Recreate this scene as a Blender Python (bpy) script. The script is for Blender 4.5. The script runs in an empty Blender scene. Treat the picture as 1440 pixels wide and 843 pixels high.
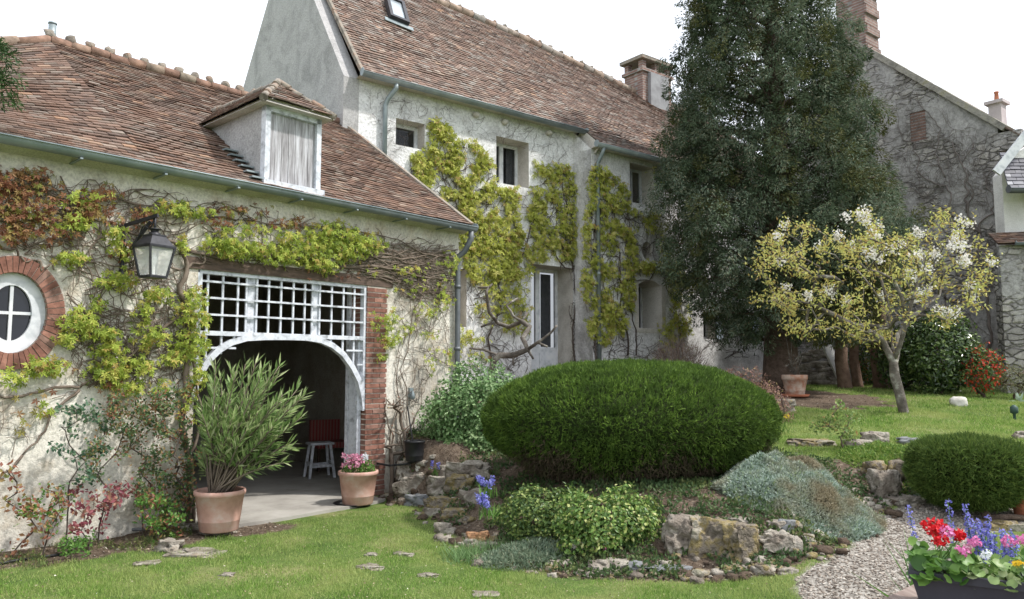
import bpy, math, random
import numpy as np
from mathutils import Vector, noise
from mathutils.geometry import tessellate_polygon
random.seed(7); rng = np.random.default_rng(11)
S = bpy.context.scene
COL = S.collection
# ------------------------------------------------------------------ camera, sky, sun
F = 1080.0; CX = 720.0; CY = 421.5; PITCH = math.atan(96 / 1080); EYE = 1.65
cam = bpy.data.cameras.new("camera"); cam.lens = 27.0; cam.sensor_width = 36.0; cam.clip_end = 2000; cam.clip_start = 0.05
camo = bpy.data.objects.new("camera", cam); COL.objects.link(camo)
camo.location = (0, 0, EYE); camo.rotation_euler = (math.pi / 2 + PITCH, 0, 0); S.camera = camo
SUN_DIR = Vector((0.80, -0.16, 1.10)).normalized()          # towards the sun: from the right, a little behind the camera
W = bpy.data.worlds.new("World"); S.world = W; W.use_nodes = True
nt = W.node_tree; bg = nt.nodes["Background"]; bg.inputs[1].default_value = 0.15
sky = nt.nodes.new("ShaderNodeTexSky"); sky.sky_type = 'NISHITA'; sky.sun_disc = False
sky.sun_elevation = math.asin(SUN_DIR.z); sky.sun_rotation = math.atan2(SUN_DIR.x, SUN_DIR.y)
sky.dust_density = 3.0; sky.air_density = 1.0; sky.ozone_density = 1.0
tcw = nt.nodes.new("ShaderNodeTexCoord"); nzw = nt.nodes.new("ShaderNodeTexNoise"); nzw.inputs["Scale"].default_value = 2.2; nzw.inputs["Detail"].default_value = 6
rpw = nt.nodes.new("ShaderNodeValToRGB"); rpw.color_ramp.elements[0].position = .3; rpw.color_ramp.elements[0].color = (.72,) * 3 + (1,); rpw.color_ramp.elements[1].position = .6; rpw.color_ramp.elements[1].color = (1, 1, 1, 1)
mxw = nt.nodes.new("ShaderNodeMix"); mxw.data_type = 'RGBA'; mxw.inputs[7].default_value = (7.6, 8.0, 8.7, 1)   # thin bright cloud cover
nt.links.new(tcw.outputs["Generated"], nzw.inputs["Vector"]); nt.links.new(nzw.outputs["Fac"], rpw.inputs[0]); nt.links.new(rpw.outputs[0], mxw.inputs[0])
nt.links.new(sky.outputs[0], mxw.inputs[6]); nt.links.new(mxw.outputs[2], bg.inputs[0])
sl = bpy.data.lights.new("sun", 'SUN'); sl.energy = 3.2; sl.angle = math.radians(3); sl.color = (1, .965, .92)
so = bpy.data.objects.new("sun", sl); COL.objects.link(so); so.location = (20, -5, 30)
so.rotation_euler = SUN_DIR.to_track_quat('Z', 'Y').to_euler()
S.view_settings.view_transform = 'Standard'; S.view_settings.look = 'None'; S.view_settings.gamma = 1; S.view_settings.exposure = 0.5
S.view_settings.use_curve_mapping = False

# ------------------------------------------------------------------ frames and rays
def ray(x, y):
    a = (x - CX) / F; b = (CY - y) / F
    return (a, math.cos(PITCH) - b * math.sin(PITCH), math.sin(PITCH) + b * math.cos(PITCH))
def at(x, y, Y):
    r = ray(x, y); s = Y / r[1]; return Vector((r[0] * s, Y, r[2] * s + EYE))
class Fr:                                       # a vertical wall plane: u along it, o outwards, z up
    def __init__(s, O, deg=None, u=None):
        a = math.radians(deg) if deg is not None else 0
        s.O = O; s.u = u or (math.sin(a), math.cos(a)); s.n = (s.u[1], -s.u[0])
    def P(s, u, o, z): return Vector((s.O[0] + s.u[0] * u + s.n[0] * o, s.O[1] + s.u[1] * u + s.n[1] * o, z))
    def hit(s, x, y, o=0.0):
        r = ray(x, y); n = s.n; k = (s.O[0] * n[0] + s.O[1] * n[1] + o) / (r[0] * n[0] + r[1] * n[1])
        X, Y, Z = r[0] * k, r[1] * k, r[2] * k + EYE
        return ((X - s.O[0]) * s.u[0] + (Y - s.O[1]) * s.u[1], Z)
    def uo(s, X, Y): return ((X - s.O[0]) * s.u[0] + (Y - s.O[1]) * s.u[1], (X - s.O[0]) * s.n[0] + (Y - s.O[1]) * s.n[1])
    @property
    def z3(s): return Vector((0, 0, 1))
    @property
    def u3(s): return Vector((s.u[0], s.u[1], 0))
    @property
    def n3(s): return Vector((s.n[0], s.n[1], 0))
G = Fr((-1.9, 10.0), 42)
H = Fr((.667, 16.0), 52)
_p = H.P(0, .57, 0); H2 = Fr((_p.x, _p.y), 52)
_p = H.P(8.2, 0, 0); WG = Fr((_p.x, _p.y), 142)

# ------------------------------------------------------------------ mesh builder
class MB:
    def __init__(s): s.V = []; s.n = 0; s.F = []
    def add(s, V, Fc, mat=0, smooth=False):
        V = np.asarray(V, dtype=np.float64).reshape(-1, 3); Fc = np.asarray(Fc, dtype=np.int64)
        if Fc.ndim == 1: Fc = Fc[None, :]
        s.V.append(V); s.F.append((Fc + s.n, mat, smooth)); s.n += len(V); return s
    def quad(s, a, b, c, d, mat=0): return s.add([a, b, c, d], [[0, 1, 2, 3]], mat)
    def hexa(s, p, mat=0):                      # 8 corners, bottom ring then top ring
        return s.add(p, [[3, 2, 1, 0], [4, 5, 6, 7], [0, 1, 5, 4], [1, 2, 6, 5], [2, 3, 7, 6], [3, 0, 4, 7]], mat)
    def box(s, fr, u0, u1, o0, o1, z0, z1, mat=0):
        return s.hexa([fr.P(u0, o1, z0), fr.P(u1, o1, z0), fr.P(u1, o0, z0), fr.P(u0, o0, z0), fr.P(u0, o1, z1), fr.P(u1, o1, z1), fr.P(u1, o0, z1), fr.P(u0, o0, z1)], mat)
    def bar(s, a, b, w, h, up=Vector((0, 0, 1)), mat=0):
        a = Vector(a); b = Vector(b); d = (b - a).normalized(); x = d.cross(up)
        if x.length < 1e-4: x = d.cross(Vector((0, 1, 0)))
        x.normalize(); y = x.cross(d).normalized(); x *= w / 2; y *= h / 2
        return s.hexa([a - x - y, a + x - y, b + x - y, b - x - y, a - x + y, a + x + y, b + x + y, b - x + y], mat)
    def tube(s, pts, rad, sides=6, mat=0, cap=True):
        pts = [Vector(p) for p in pts]; n = len(pts)
        if n < 2: return s
        if not hasattr(rad, '__len__'): rad = [rad] * n
        V = []; ref = None
        for i, p in enumerate(pts):
            d = (pts[min(i + 1, n - 1)] - pts[max(i - 1, 0)])
            if d.length < 1e-9: d = Vector((0, 0, 1))
            d.normalize()
            if ref is None: ref = d.cross(Vector((.3, .2, 1)) if abs(d.z) < .95 else Vector((1, 0, 0))).normalized()
            x = (ref - d * ref.dot(d)).normalized(); ref = x; y = d.cross(x)
            for k in range(sides):
                a = 2 * math.pi * k / sides; V.append(p + (x * math.cos(a) + y * math.sin(a)) * rad[i])
        Fc = [[i * sides + k, i * sides + (k + 1) % sides, (i + 1) * sides + (k + 1) % sides, (i + 1) * sides + k] for i in range(n - 1) for k in range(sides)]
        base = s.n; s.add(V, Fc, mat, True)
        if cap:
            s.F.append((np.array([[base + (n - 1) * sides + k for k in range(sides)]]), mat, False))
            s.F.append((np.array([[base + k for k in range(sides - 1, -1, -1)]]), mat, False))
        return s
    def lathe(s, c, prof, sides=28, mat=0, sx=1, sy=1):     # prof: (r,z) from bottom to top
        V = [(c[0] + r * sx * math.cos(2 * math.pi * k / sides), c[1] + r * sy * math.sin(2 * math.pi * k / sides), c[2] + z) for r, z in prof for k in range(sides)]
        Fc = [[i * sides + k, i * sides + (k + 1) % sides, (i + 1) * sides + (k + 1) % sides, (i + 1) * sides + k] for i in range(len(prof) - 1) for k in range(sides)]
        return s.add(V, Fc, mat, True)
    def build(s, name, mats, parent=None, **tags):
        V = np.concatenate(s.V) if s.V else np.zeros((0, 3))
        me = bpy.data.meshes.new(name)
        if parent is not None: base = np.array(WLOC[parent.name])
        else: base = np.array([V[:, 0].mean(), V[:, 1].mean(), V[:, 2].min()]) if len(V) else np.zeros(3)
        V = V - base
        me.vertices.add(len(V)); me.vertices.foreach_set("co", V.ravel())
        loops = np.concatenate([f.ravel() for f, m, sm in s.F]); cnt = np.concatenate([np.full(len(f), f.shape[1]) for f, m, sm in s.F])
        mi = np.concatenate([np.full(len(f), m) for f, m, sm in s.F]); sm_ = np.concatenate([np.full(len(f), sm) for f, m, sm in s.F])
        me.loops.add(len(loops)); me.loops.foreach_set("vertex_index", loops.astype(np.int32))
        me.polygons.add(len(cnt)); st = np.concatenate([[0], np.cumsum(cnt)[:-1]])
        me.polygons.foreach_set("loop_start", st.astype(np.int32))
        me.polygons.foreach_set("material_index", mi.astype(np.int32)); me.polygons.foreach_set("use_smooth", sm_.astype(bool))
        me.update(calc_edges=True); me.validate()
        if not isinstance(mats, (list, tuple)): mats = [mats]
        for m in mats: me.materials.append(m)
        o = bpy.data.objects.new(name, me); COL.objects.link(o)
        if parent is not None: o.parent = parent; WLOC[o.name] = tuple(base)
        else: o.location = base; WLOC[o.name] = tuple(base)
        for k, v in tags.items(): o[k] = v
        return o
WLOC = {}
def thing(name, loc, label, cat, group=None):
    o = bpy.data.objects.new(name, None); COL.objects.link(o); o.location = loc; o.empty_display_size = .2
    o["label"] = label; o["category"] = cat
    if group: o["group"] = group
    WLOC[o.name] = tuple(loc); return o

# ------------------------------------------------------------------ materials
def new_mat(name):
    m = bpy.data.materials.new(name); m.use_nodes = True; t = m.node_tree
    return m, t, t.nodes["Principled BSDF"]
def ramp(t, src, stops):
    r = t.nodes.new("ShaderNodeValToRGB"); e = r.color_ramp.elements
    while len(e) < len(stops): e.new(.5)
    for k, (p, c) in enumerate(stops): e[k].position = p; e[k].color = tuple(c) + (1,)
    t.links.new(src, r.inputs[0]); return r.outputs[0]
def tex(t, kind, scale, detail=5, co=None, rough=.6, dist=0, **kw):
    n = t.nodes.new("ShaderNodeTex" + kind); n.inputs["Scale"].default_value = scale
    if kind == "Noise": n.inputs["Detail"].default_value = detail; n.inputs["Roughness"].default_value = rough; n.inputs["Distortion"].default_value = dist
    if co is None:
        c = t.nodes.new("ShaderNodeTexCoord"); co = c.outputs["Object"]
    t.links.new(co, n.inputs["Vector"])
    for k, v in kw.items(): setattr(n, k, v)
    return n
def mix(t, fac, a, b, mode='MIX'):
    n = t.nodes.new("ShaderNodeMix"); n.data_type = 'RGBA'; n.blend_type = mode
    for i, v in ((0, fac), (6, a), (7, b)):
        if hasattr(v, 'is_linked') or hasattr(v, 'links'): t.links.new(v, n.inputs[i])
        elif i == 0: n.inputs[0].default_value = v
        else: n.inputs[i].default_value = tuple(v) + (1,)
    return n.outputs[2]
def bump(t, b, src, strength, dist=.01, prev=None):
    n = t.nodes.new("ShaderNodeBump"); n.inputs["Strength"].default_value = strength; n.inputs["Distance"].default_value = dist
    t.links.new(src, n.inputs["Height"])
    if prev is not None: t.links.new(prev, n.inputs["Normal"])
    t.links.new(n.outputs[0], b.inputs["Normal"]); return n.outputs[0]
def mulm(t, a, v):
    n = t.nodes.new("ShaderNodeVectorMath"); n.operation = 'MULTIPLY'; t.links.new(a, n.inputs[0]); n.inputs[1].default_value = v; return n.outputs[0]
def simple(name, stops, scale=4, rough=.8, bscale=30, bstr=.3, bdist=.01, metal=0, spec=.3, detail=6):
    m, t, b = new_mat(name)
    t.links.new(ramp(t, tex(t, "Noise", scale, detail).outputs["Fac"], stops), b.inputs["Base Color"])
    b.inputs["Roughness"].default_value = rough; b.inputs["Metallic"].default_value = metal; b.inputs["Specular IOR Level"].default_value = spec
    if bstr: bump(t, b, tex(t, "Noise", bscale, 4).outputs["Fac"], bstr, bdist)
    return m
def two(a, b): return [(.32, a), (.68, b)]
def islands(name, stops, rough=.75, noise_amt=.5, nscale=6, bscale=60, bstr=.2, spec=.3):       # each loose piece of the mesh gets its own colour
    m, t, b = new_mat(name); g = t.nodes.new("ShaderNodeNewGeometry")
    c = ramp(t, g.outputs["Random Per Island"], stops)
    n = ramp(t, tex(t, "Noise", nscale, 5).outputs["Fac"], [(.3, (1 - noise_amt,) * 3), (.7, (1 + noise_amt * .4,) * 3)])
    t.links.new(mix(t, 1.0, c, n, 'MULTIPLY'), b.inputs["Base Color"]); b.inputs["Roughness"].default_value = rough; b.inputs["Specular IOR Level"].default_value = spec
    if bstr: bump(t, b, tex(t, "Noise", bscale, 4).outputs["Fac"], bstr)
    return m
def leafm(name, stops, trans=.35, rough=.55, patch=None, spec=.3):
    m, t, b = new_mat(name); g = t.nodes.new("ShaderNodeNewGeometry")
    c = ramp(t, g.outputs["Random Per Island"], stops)
    if patch:
        f = ramp(t, tex(t, "Noise", patch[1], 3).outputs["Fac"], [(.42, (0, 0, 0)), (.62, (1, 1, 1))])
        c = mix(t, f, c, patch[0])
    t.links.new(c, b.inputs["Base Color"]); b.inputs["Roughness"].default_value = rough; b.inputs["Specular IOR Level"].default_value = spec
    if trans:
        tr = t.nodes.new("ShaderNodeBsdfTranslucent"); t.links.new(c, tr.inputs[0]); ms = t.nodes.new("ShaderNodeMixShader"); ms.inputs[0].default_value = trans
        t.links.new(b.outputs[0], ms.inputs[1]); t.links.new(tr.outputs[0], ms.inputs[2]); t.links.new(ms.outputs[0], t.nodes["Material Output"].inputs[0])
    return m

def plaster(name, base, dark, warm, patch_scale=1.3, grain=90, bstr=.5, tint=.5):
    m, t, b = new_mat(name)
    n1 = tex(t, "Noise", patch_scale, 8, rough=.65, dist=.6).outputs["Fac"]; n2 = tex(t, "Noise", patch_scale * 3.3, 8, rough=.7).outputs["Fac"]; n3 = tex(t, "Noise", grain, 5, rough=.7).outputs["Fac"]
    c = ramp(t, n1, [(.36, dark), (.52, base), (.72, tuple(min(1, x * 1.1) for x in base))])
    c = mix(t, ramp(t, n2, [(.5, (0, 0, 0)), (.7, (tint,) * 3)]), c, warm)
    c = mix(t, 1.0, c, ramp(t, n3, [(.36, (.72,) * 3), (.58, (1.04,) * 3)]), 'MULTIPLY')
    t.links.new(c, b.inputs["Base Color"]); b.inputs["Roughness"].default_value = .92; b.inputs["Specular IOR Level"].default_value = .15
    p = bump(t, b, n3, bstr, .012); bump(t, b, n2, .35, .05, p)
    return m
M_garage = plaster("lime_render_cream", (.70, .665, .585), (.47, .43, .365), (.46, .38, .28), 1.1, 32, .9, .85)
M_main = plaster("roughcast_white", (.76, .755, .75), (.50, .49, .48), (.42, .39, .37), 1.4, 24, 1.3, .6)
M_gable = plaster("cement_render_grey", (.42, .41, .405), (.31, .305, .30), (.36, .34, .325), 1.6, 34, .9, .3)
M_reveal = plaster("smooth_render_pale", (.60, .57, .52), (.46, .43, .38), (.50, .46, .40), 2, 60, .2, .3)
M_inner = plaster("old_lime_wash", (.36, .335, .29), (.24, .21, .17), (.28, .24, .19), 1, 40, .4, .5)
M_whitewall = plaster("white_render", (.78, .76, .73), (.66, .64, .61), (.62, .60, .57), 1.5, 70, .3, .2)
def rubble():
    m, t, b = new_mat("rubble_stone")
    tc = t.nodes.new("ShaderNodeTexCoord"); mp = t.nodes.new("ShaderNodeMapping"); mp.inputs["Scale"].default_value = (1, 1, 2.1); t.links.new(tc.outputs["Object"], mp.inputs[0])
    ad = t.nodes.new("ShaderNodeVectorMath"); ad.operation = 'ADD'; nn = tex(t, "Noise", 3, 4); t.links.new(mulm(t, nn.outputs["Color"], (.22, .22, .22)), ad.inputs[1]); t.links.new(mp.outputs[0], ad.inputs[0])
    v = tex(t, "Voronoi", 4.2, co=ad.outputs[0]); ve = tex(t, "Voronoi", 4.2, co=ad.outputs[0], feature='DISTANCE_TO_EDGE')
    sep = t.nodes.new("ShaderNodeSeparateColor"); t.links.new(v.outputs["Color"], sep.inputs[0])
    cs = ramp(t, sep.outputs[0], [(0, (.24, .22, .20)), (.4, (.36, .34, .32)), (.75, (.44, .41, .37)), (1, (.54, .51, .46))])
    joint = ramp(t, ve.outputs["Distance"], [(.02, (1, 1, 1)), (.1, (0, 0, 0))])
    c = mix(t, joint, cs, (.23, .215, .20))
    pl = ramp(t, tex(t, "Noise", .55, 7, rough=.65).outputs["Fac"], [(.47, (0, 0, 0)), (.54, (1, 1, 1))])
    n3 = tex(t, "Noise", 14, 8, rough=.75).outputs["Fac"]
    pc = ramp(t, tex(t, "Noise", 2.2, 8, rough=.7).outputs["Fac"], [(.35, (.27, .26, .25)), (.6, (.44, .425, .41)), (.75, (.49, .47, .45))])
    c = mix(t, pl, c, pc); c = mix(t, 1.0, c, ramp(t, n3, [(.35, (.62,) * 3), (.62, (1.05,) * 3)]), 'MULTIPLY')
    t.links.new(c, b.inputs["Base Color"]); b.inputs["Roughness"].default_value = .95; b.inputs["Specular IOR Level"].default_value = .1
    inv = ramp(t, ve.outputs["Distance"], [(.0, (0, 0, 0)), (.14, (1, 1, 1))]); hgt = mix(t, pl, inv, (.8, .8, .8))
    p = bump(t, b, hgt, .9, .05); bump(t, b, n3, .6, .03, p); return m
M_rubble = rubble()
TILE = [(0, (.085, .056, .045)), (.2, (.13, .082, .062)), (.45, (.17, .104, .077)), (.65, (.205, .125, .09)), (.84, (.17, .13, .105)), (.95, (.25, .205, .17)), (1, (.32, .19, .12))]
def tilem(name, stops, lich):
    m, t, b = new_mat(name); g = t.nodes.new("ShaderNodeNewGeometry")
    c = ramp(t, g.outputs["Random Per Island"], stops)
    c = mix(t, ramp(t, tex(t, "Noise", 1.3, 7, rough=.7).outputs["Fac"], [(.45, (0, 0, 0)), (.7, (.55,) * 3)]), c, (.17, .14, .12))
    c = mix(t, ramp(t, tex(t, "Noise", 9, 8, rough=.75).outputs["Fac"], [(.56, (0, 0, 0)), (.66, (lich,) * 3)]), c, (.42, .38, .33))
    c = mix(t, ramp(t, tex(t, "Noise", 1.1, 8, rough=.8, dist=1).outputs["Fac"], [(.64, (0, 0, 0)), (.72, (.5,) * 3)]), c, (.42, .22, .07))
    t.links.new(c, b.inputs["Base Color"]); b.inputs["Roughness"].default_value = .9; b.inputs["Specular IOR Level"].default_value = .2
    bump(t, b, tex(t, "Noise", 50, 5).outputs["Fac"], .5, .01); return m
M_tile = tilem("clay_roof_tiles", TILE, .35)
M_tile2 = tilem("weathered_roof_tiles", [(p, (c[0] * 1.18, c[1] * 1.28, c[2] * 1.38)) for p, c in TILE], .85)
M_under = simple("dark_roof_batten", two((.03, .022, .018), (.06, .045, .035)))
M_mortar = simple("ridge_mortar", [(.35, (.14, .12, .10)), (.5, (.27, .24, .2)), (.7, (.27, .17, .12))], 5, .95, 20, .8, .03)
M_brick = islands("red_brick", [(0, (.17, .08, .06)), (.4, (.25, .115, .082)), (.8, (.31, .155, .115)), (1, (.24, .15, .12))], .9, .5, 9, 40, .5)
M_joint = simple("brick_joint", two((.36, .32, .27), (.5, .46, .4)), 10)
M_zinc = simple("grey_zinc", two((.17, .21, .22), (.30, .34, .35)), 3, .5, 20, .1, .003, .35, .5)
M_zincd = simple("dark_pipe_metal", two((.09, .10, .11), (.17, .18, .19)), 3, .55, 20, .1, .003, .3, .5)
M_wpaint = simple("white_paint_aged", [(.35, (.42, .44, .46)), (.5, (.60, .61, .63)), (.7, (.68, .68, .68))], 6, .6, 40, .15, .004)
M_bluew = simple("bluish_white_paint", [(.32, (.28, .29, .30)), (.45, (.50, .52, .56)), (.6, (.64, .66, .70)), (.72, (.42, .42, .42))], 12, .6, 40, .25, .004)
def glassm(name, c, rough=.04):
    m, t, b = new_mat(name); t.links.new(ramp(t, tex(t, "Noise", 1.5, 3).outputs["Fac"], two(c, tuple(x * 1.8 for x in c))), b.inputs["Base Color"])
    b.inputs["Roughness"].default_value = rough; b.inputs["Specular IOR Level"].default_value = .45; bump(t, b, tex(t, "Noise", 2.5, 2).outputs["Fac"], .25, .02); return m
M_glass = glassm("dark_window_glass", (.006, .007, .010), .06); M_glassb = glassm("painted_reflection_glass", (.085, .09, .10), .02)  # second glass: paler base colour stands in for reflections
M_curtain_refl = simple("reflection_curtain", two((.30, .31, .33), (.46, .47, .49)), 9, .9, 30, .3)
M_clear = glassm("clear_window_glass", (.01, .012, .015), .03); M_clear.node_tree.nodes["Principled BSDF"].inputs["Alpha"].default_value = .42
def weather_wood():
    m, t, b = new_mat("weathered_shutter_boards")
    tc = t.nodes.new("ShaderNodeTexCoord"); mp = t.nodes.new("ShaderNodeMapping"); mp.inputs["Scale"].default_value = (16, 16, 1.2); t.links.new(tc.outputs["Object"], mp.inputs[0])
    n = tex(t, "Noise", 1.6, 8, co=mp.outputs[0], rough=.7).outputs["Fac"]
    t.links.new(ramp(t, n, [(.33, (.16, .15, .155)), (.5, (.32, .31, .32)), (.66, (.55, .55, .58))]), b.inputs["Base Color"]); b.inputs["Roughness"].default_value = .9; bump(t, b, n, .5, .01); return m
M_shut = weather_wood()
def wood(name, a, c, sc=(2, 2, 14), rough=.8):
    m, t, b = new_mat(name); tc = t.nodes.new("ShaderNodeTexCoord"); mp = t.nodes.new("ShaderNodeMapping"); mp.inputs["Scale"].default_value = sc; t.links.new(tc.outputs["Object"], mp.inputs[0])
    n = tex(t, "Noise", 2, 8, co=mp.outputs[0], rough=.65, dist=.4).outputs["Fac"]; t.links.new(ramp(t, n, two(a, c)), b.inputs["Base Color"]); b.inputs["Roughness"].default_value = rough; bump(t, b, n, .4, .01); return m
M_beam = wood("old_oak_beam", (.05, .033, .024), (.13, .085, .06), (3, 3, 20))
M_bark = simple("brown_bark", two((.055, .038, .028), (.14, .10, .078)), 9, .95, 22, 1.0, .03)
M_barkg = simple("grey_lichened_bark", [(.35, (.07, .06, .05)), (.55, (.16, .14, .12)), (.68, (.34, .33, .29))], 7, .95, 25, .9, .02)
M_twig = simple("dry_vine_stem", two((.10, .075, .055), (.22, .175, .14)), 6, .95, 40, .4)
M_twigd = simple("dark_vine_stem", two((.055, .042, .035), (.12, .095, .08)), 6, .95, 40, .4)
M_stone = simple("limestone", [(.28, (.07, .055, .045)), (.42, (.19, .16, .13)), (.55, (.34, .31, .26)), (.66, (.24, .19, .14)), (.74, (.42, .40, .35))], 3.5, .95, 12, 1.0, .06, detail=9)
M_stone2 = simple("mossy_stone", [(.28, (.06, .05, .04)), (.42, (.19, .16, .125)), (.5, (.22, .17, .07)), (.58, (.30, .27, .22)), (.7, (.08, .09, .03))], 4.5, .95, 14, 1.0, .06, detail=9)
M_stone3 = simple("blue_grey_stone", [(.3, (.10, .105, .105)), (.6, (.21, .215, .22))], 4, .85, 16, .4, .02, detail=8)
M_stonew = simple("pale_round_stone", [(.3, (.42, .39, .34)), (.6, (.62, .59, .54))], 4, .85, 16, .4, .02)
M_terra = simple("pink_terracotta_plastic", [(.3, (.38, .22, .17)), (.5, (.50, .30, .24)), (.62, (.53, .36, .30)), (.75, (.58, .48, .43))], 6, .75, 60, .1, .004)
M_terrac = simple("terracotta_red", [(.3, (.36, .125, .07)), (.7, (.46, .18, .10))], 5, .8, 40, .2)
M_terraw = simple("limed_terracotta", [(.4, (.40, .20, .13)), (.55, (.48, .36, .29)), (.7, (.55, .46, .39))], 8, .9, 40, .3)
M_black = simple("black_plastic", two((.012, .012, .013), (.025, .025, .027)), 5, .45, 30, .05)
M_soil = simple("dark_soil", two((.05, .035, .024), (.12, .085, .06)), 20, 1, 30, 1, .03)
M_iron = simple("black_iron", two((.018, .018, .022), (.05, .05, .058)), 12, .5, 40, .3, .004, .3, .5)

# ------------------------------------------------------------------ ground
EDGE = np.array([(-1.62, 10.35), (-1.45, 9.75), (-1.0, 9.4), (-.62, 7.9), (-.18, 6.75), (.6, 6.2), (1.4, 6.1), (2.05, 6.1), (2.7, 6.55), (3.25, 7.25), (3.8, 7.85), (4.6, 8.1), (6.5, 8.6), (12, 10)])
def edge_dist(X, Y):
    X = np.asarray(X, float); Y = np.asarray(Y, float); best = np.full(X.shape, 1e9); sg = np.ones(X.shape)
    for a, b in zip(EDGE[:-1], EDGE[1:]):
        d = b - a; t = np.clip(((X - a[0]) * d[0] + (Y - a[1]) * d[1]) / (d @ d), 0, 1)
        dx = X - (a[0] + t * d[0]); dy = Y - (a[1] + t * d[1]); r = np.hypot(dx, dy); cr = d[0] * (Y - a[1]) - d[1] * (X - a[0])
        m = r < best - 1e-9; best = np.where(m, r, best); sg = np.where(m, np.where(cr > 0, 1, -1), sg)
    return best * sg
def sstep(x): x = np.clip(x, 0, 1); return x * x * (3 - 2 * x)
def wob(X, Y, f=1.0): return (np.sin(X * 1.7 * f + 1.3) * np.cos(Y * 1.3 * f + .4) + .5 * np.sin(X * 3.9 * f + Y * 2.7 * f))
def height(X, Y):
    X = np.asarray(X, float); Y = np.asarray(Y, float)
    d = edge_dist(X, Y)
    hu = np.interp(Y + .0 * X, [5, 6, 8, 9, 12, 16, 18, 30, 60], [.36, .38, .52, .66, .90, 1.20, 1.28, 1.4, 1.4])
    w = np.interp(X, [-1.2, -.7, 0, 1.6, 2.4, 5], [.3, .45, 1.6, 1.3, .7, .7])
    low = sstep((X - 1.4) / 1.2) * np.clip(.115 * (Y - 5.2), 0, .5)
    low = np.where(Y > 9.2, np.minimum(low, .5), low)
    h = low + (np.maximum(hu, low) - low) * sstep(d / w)
    h = h + .012 * wob(X, Y) * np.clip(np.hypot(X, Y - 8) / 40 + 1, 1, 3)
    u = (X - G.O[0]) * G.u[0] + (Y - G.O[1]) * G.u[1]; o = (X - G.O[0]) * G.n[0] + (Y - G.O[1]) * G.n[1]
    left = sstep((-u + .6) / 1.0); h = h * np.where((o > -.2), 1, 1)
    h = np.where((o < -.02) & (u < 1.7) & (o > -7), -.06, h)
    h = np.where((o >= -.02) & (o < .75) & (u > -2.4) & (u < .1), np.minimum(h, -.03), h)
    return h
def hz(x, y): return float(height(np.array([x]), np.array([y]))[0])
def gpt(x, y, y0=2.5):                          # the ground point seen at a pixel
    r = ray(x, y); Y = y0
    while Y < 60:
        s = Y / r[1]; z = r[2] * s + EYE
        if z < hz(r[0] * s, Y): break
        Y += .04
    s = Y / r[1]; return Vector((r[0] * s, Y, hz(r[0] * s, Y)))
def in_poly(X, Y, P):
    X = np.asarray(X, float); Y = np.asarray(Y, float); r = np.zeros(X.shape, bool); n = len(P)
    for i in range(n):
        x0, y0 = P[i]; x1, y1 = P[(i + 1) % n]
        if y0 == y1: continue
        c = ((y0 > Y) != (y1 > Y)) & (X < (x1 - x0) * (Y - y0) / (y1 - y0) + x0); r ^= c
    return r
PATHP = [(1.9, 4.0), (1.98, 5.3), (2.12, 5.95), (2.75, 6.5), (3.3, 7.2), (3.85, 7.75), (4.7, 7.9), (7.5, 8.4), (7.5, 7.6), (5.4, 7.25), (4.3, 7.05), (3.7, 6.5), (3.15, 5.7), (2.9, 4.8), (2.85, 4.0)]
xs = np.concatenate([-np.geomspace(400, 6.2, 16), np.arange(-6, 13, .09), np.geomspace(13.2, 400, 16)])
ys = np.concatenate([-np.geomspace(200, 3, 10), np.arange(1.5, 4, .5), np.arange(4, 22, .09), np.geomspace(22.3, 600, 18)])
GX, GY = np.meshgrid(xs, ys); GZ = height(GX, GY)
DD = edge_dist(GX, GY)
uG = (GX - G.O[0]) * G.u[0] + (GY - G.O[1]) * G.u[1]; oG = (GX - G.O[0]) * G.n[0] + (GY - G.O[1]) * G.n[1]
jit = .12 * wob(GX, GY, 3.1) + .06 * wob(GY, GX, 8)
def soil_mask(X, Y, d, u, o, j):
    bed = (d > -.02) & (d + j * .5 < np.interp(X, [-1, 0, 1.5, 2.5, 3.2, 4.2], [5.5, 5, 4.2, 2.8, 1.2, .3]))
    bed |= (d > 0) & (Y > 11 + (X - 2) * 1.5) & (X < 5.4 - j)
    bed |= (np.hypot((X - 5.4) / 1.5, (Y - 14.4) / 1.6) < 1 + j)
    strip = (u < -1.55) & (o < .95 + j * .8 + .12 * (u + 2)) & (o > -.1)
    cr = (o > -.1) & (o < 1.2) & (u > .1) & (d > -.05)
    far = (H2.uo(X, Y)[1] < .9 + j) | (WG.uo(X, Y)[1] < .8 + j)
    return bed | strip | cr | (far & (d > 0))
def path_mask(X, Y, j): return in_poly(X + j * .4, Y + j * .4, PATHP)
def lawn_ok(X, Y):
    u = (X - G.O[0]) * G.u[0] + (Y - G.O[1]) * G.u[1]; o = (X - G.O[0]) * G.n[0] + (Y - G.O[1]) * G.n[1]
    j = .12 * wob(X, Y, 3.1) + .06 * wob(Y, X, 8); d = edge_dist(X, Y)
    return ~soil_mask(X, Y, d, u, o, j) & ~path_mask(X, Y, j) & ~((o < .05) & (u < 1.7)) & ~((o < .62 + .4 * j) & (u > -2.3) & (u < .2))
soil = soil_mask(GX, GY, DD, uG, oG, jit); path = path_mask(GX, GY, jit)
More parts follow.
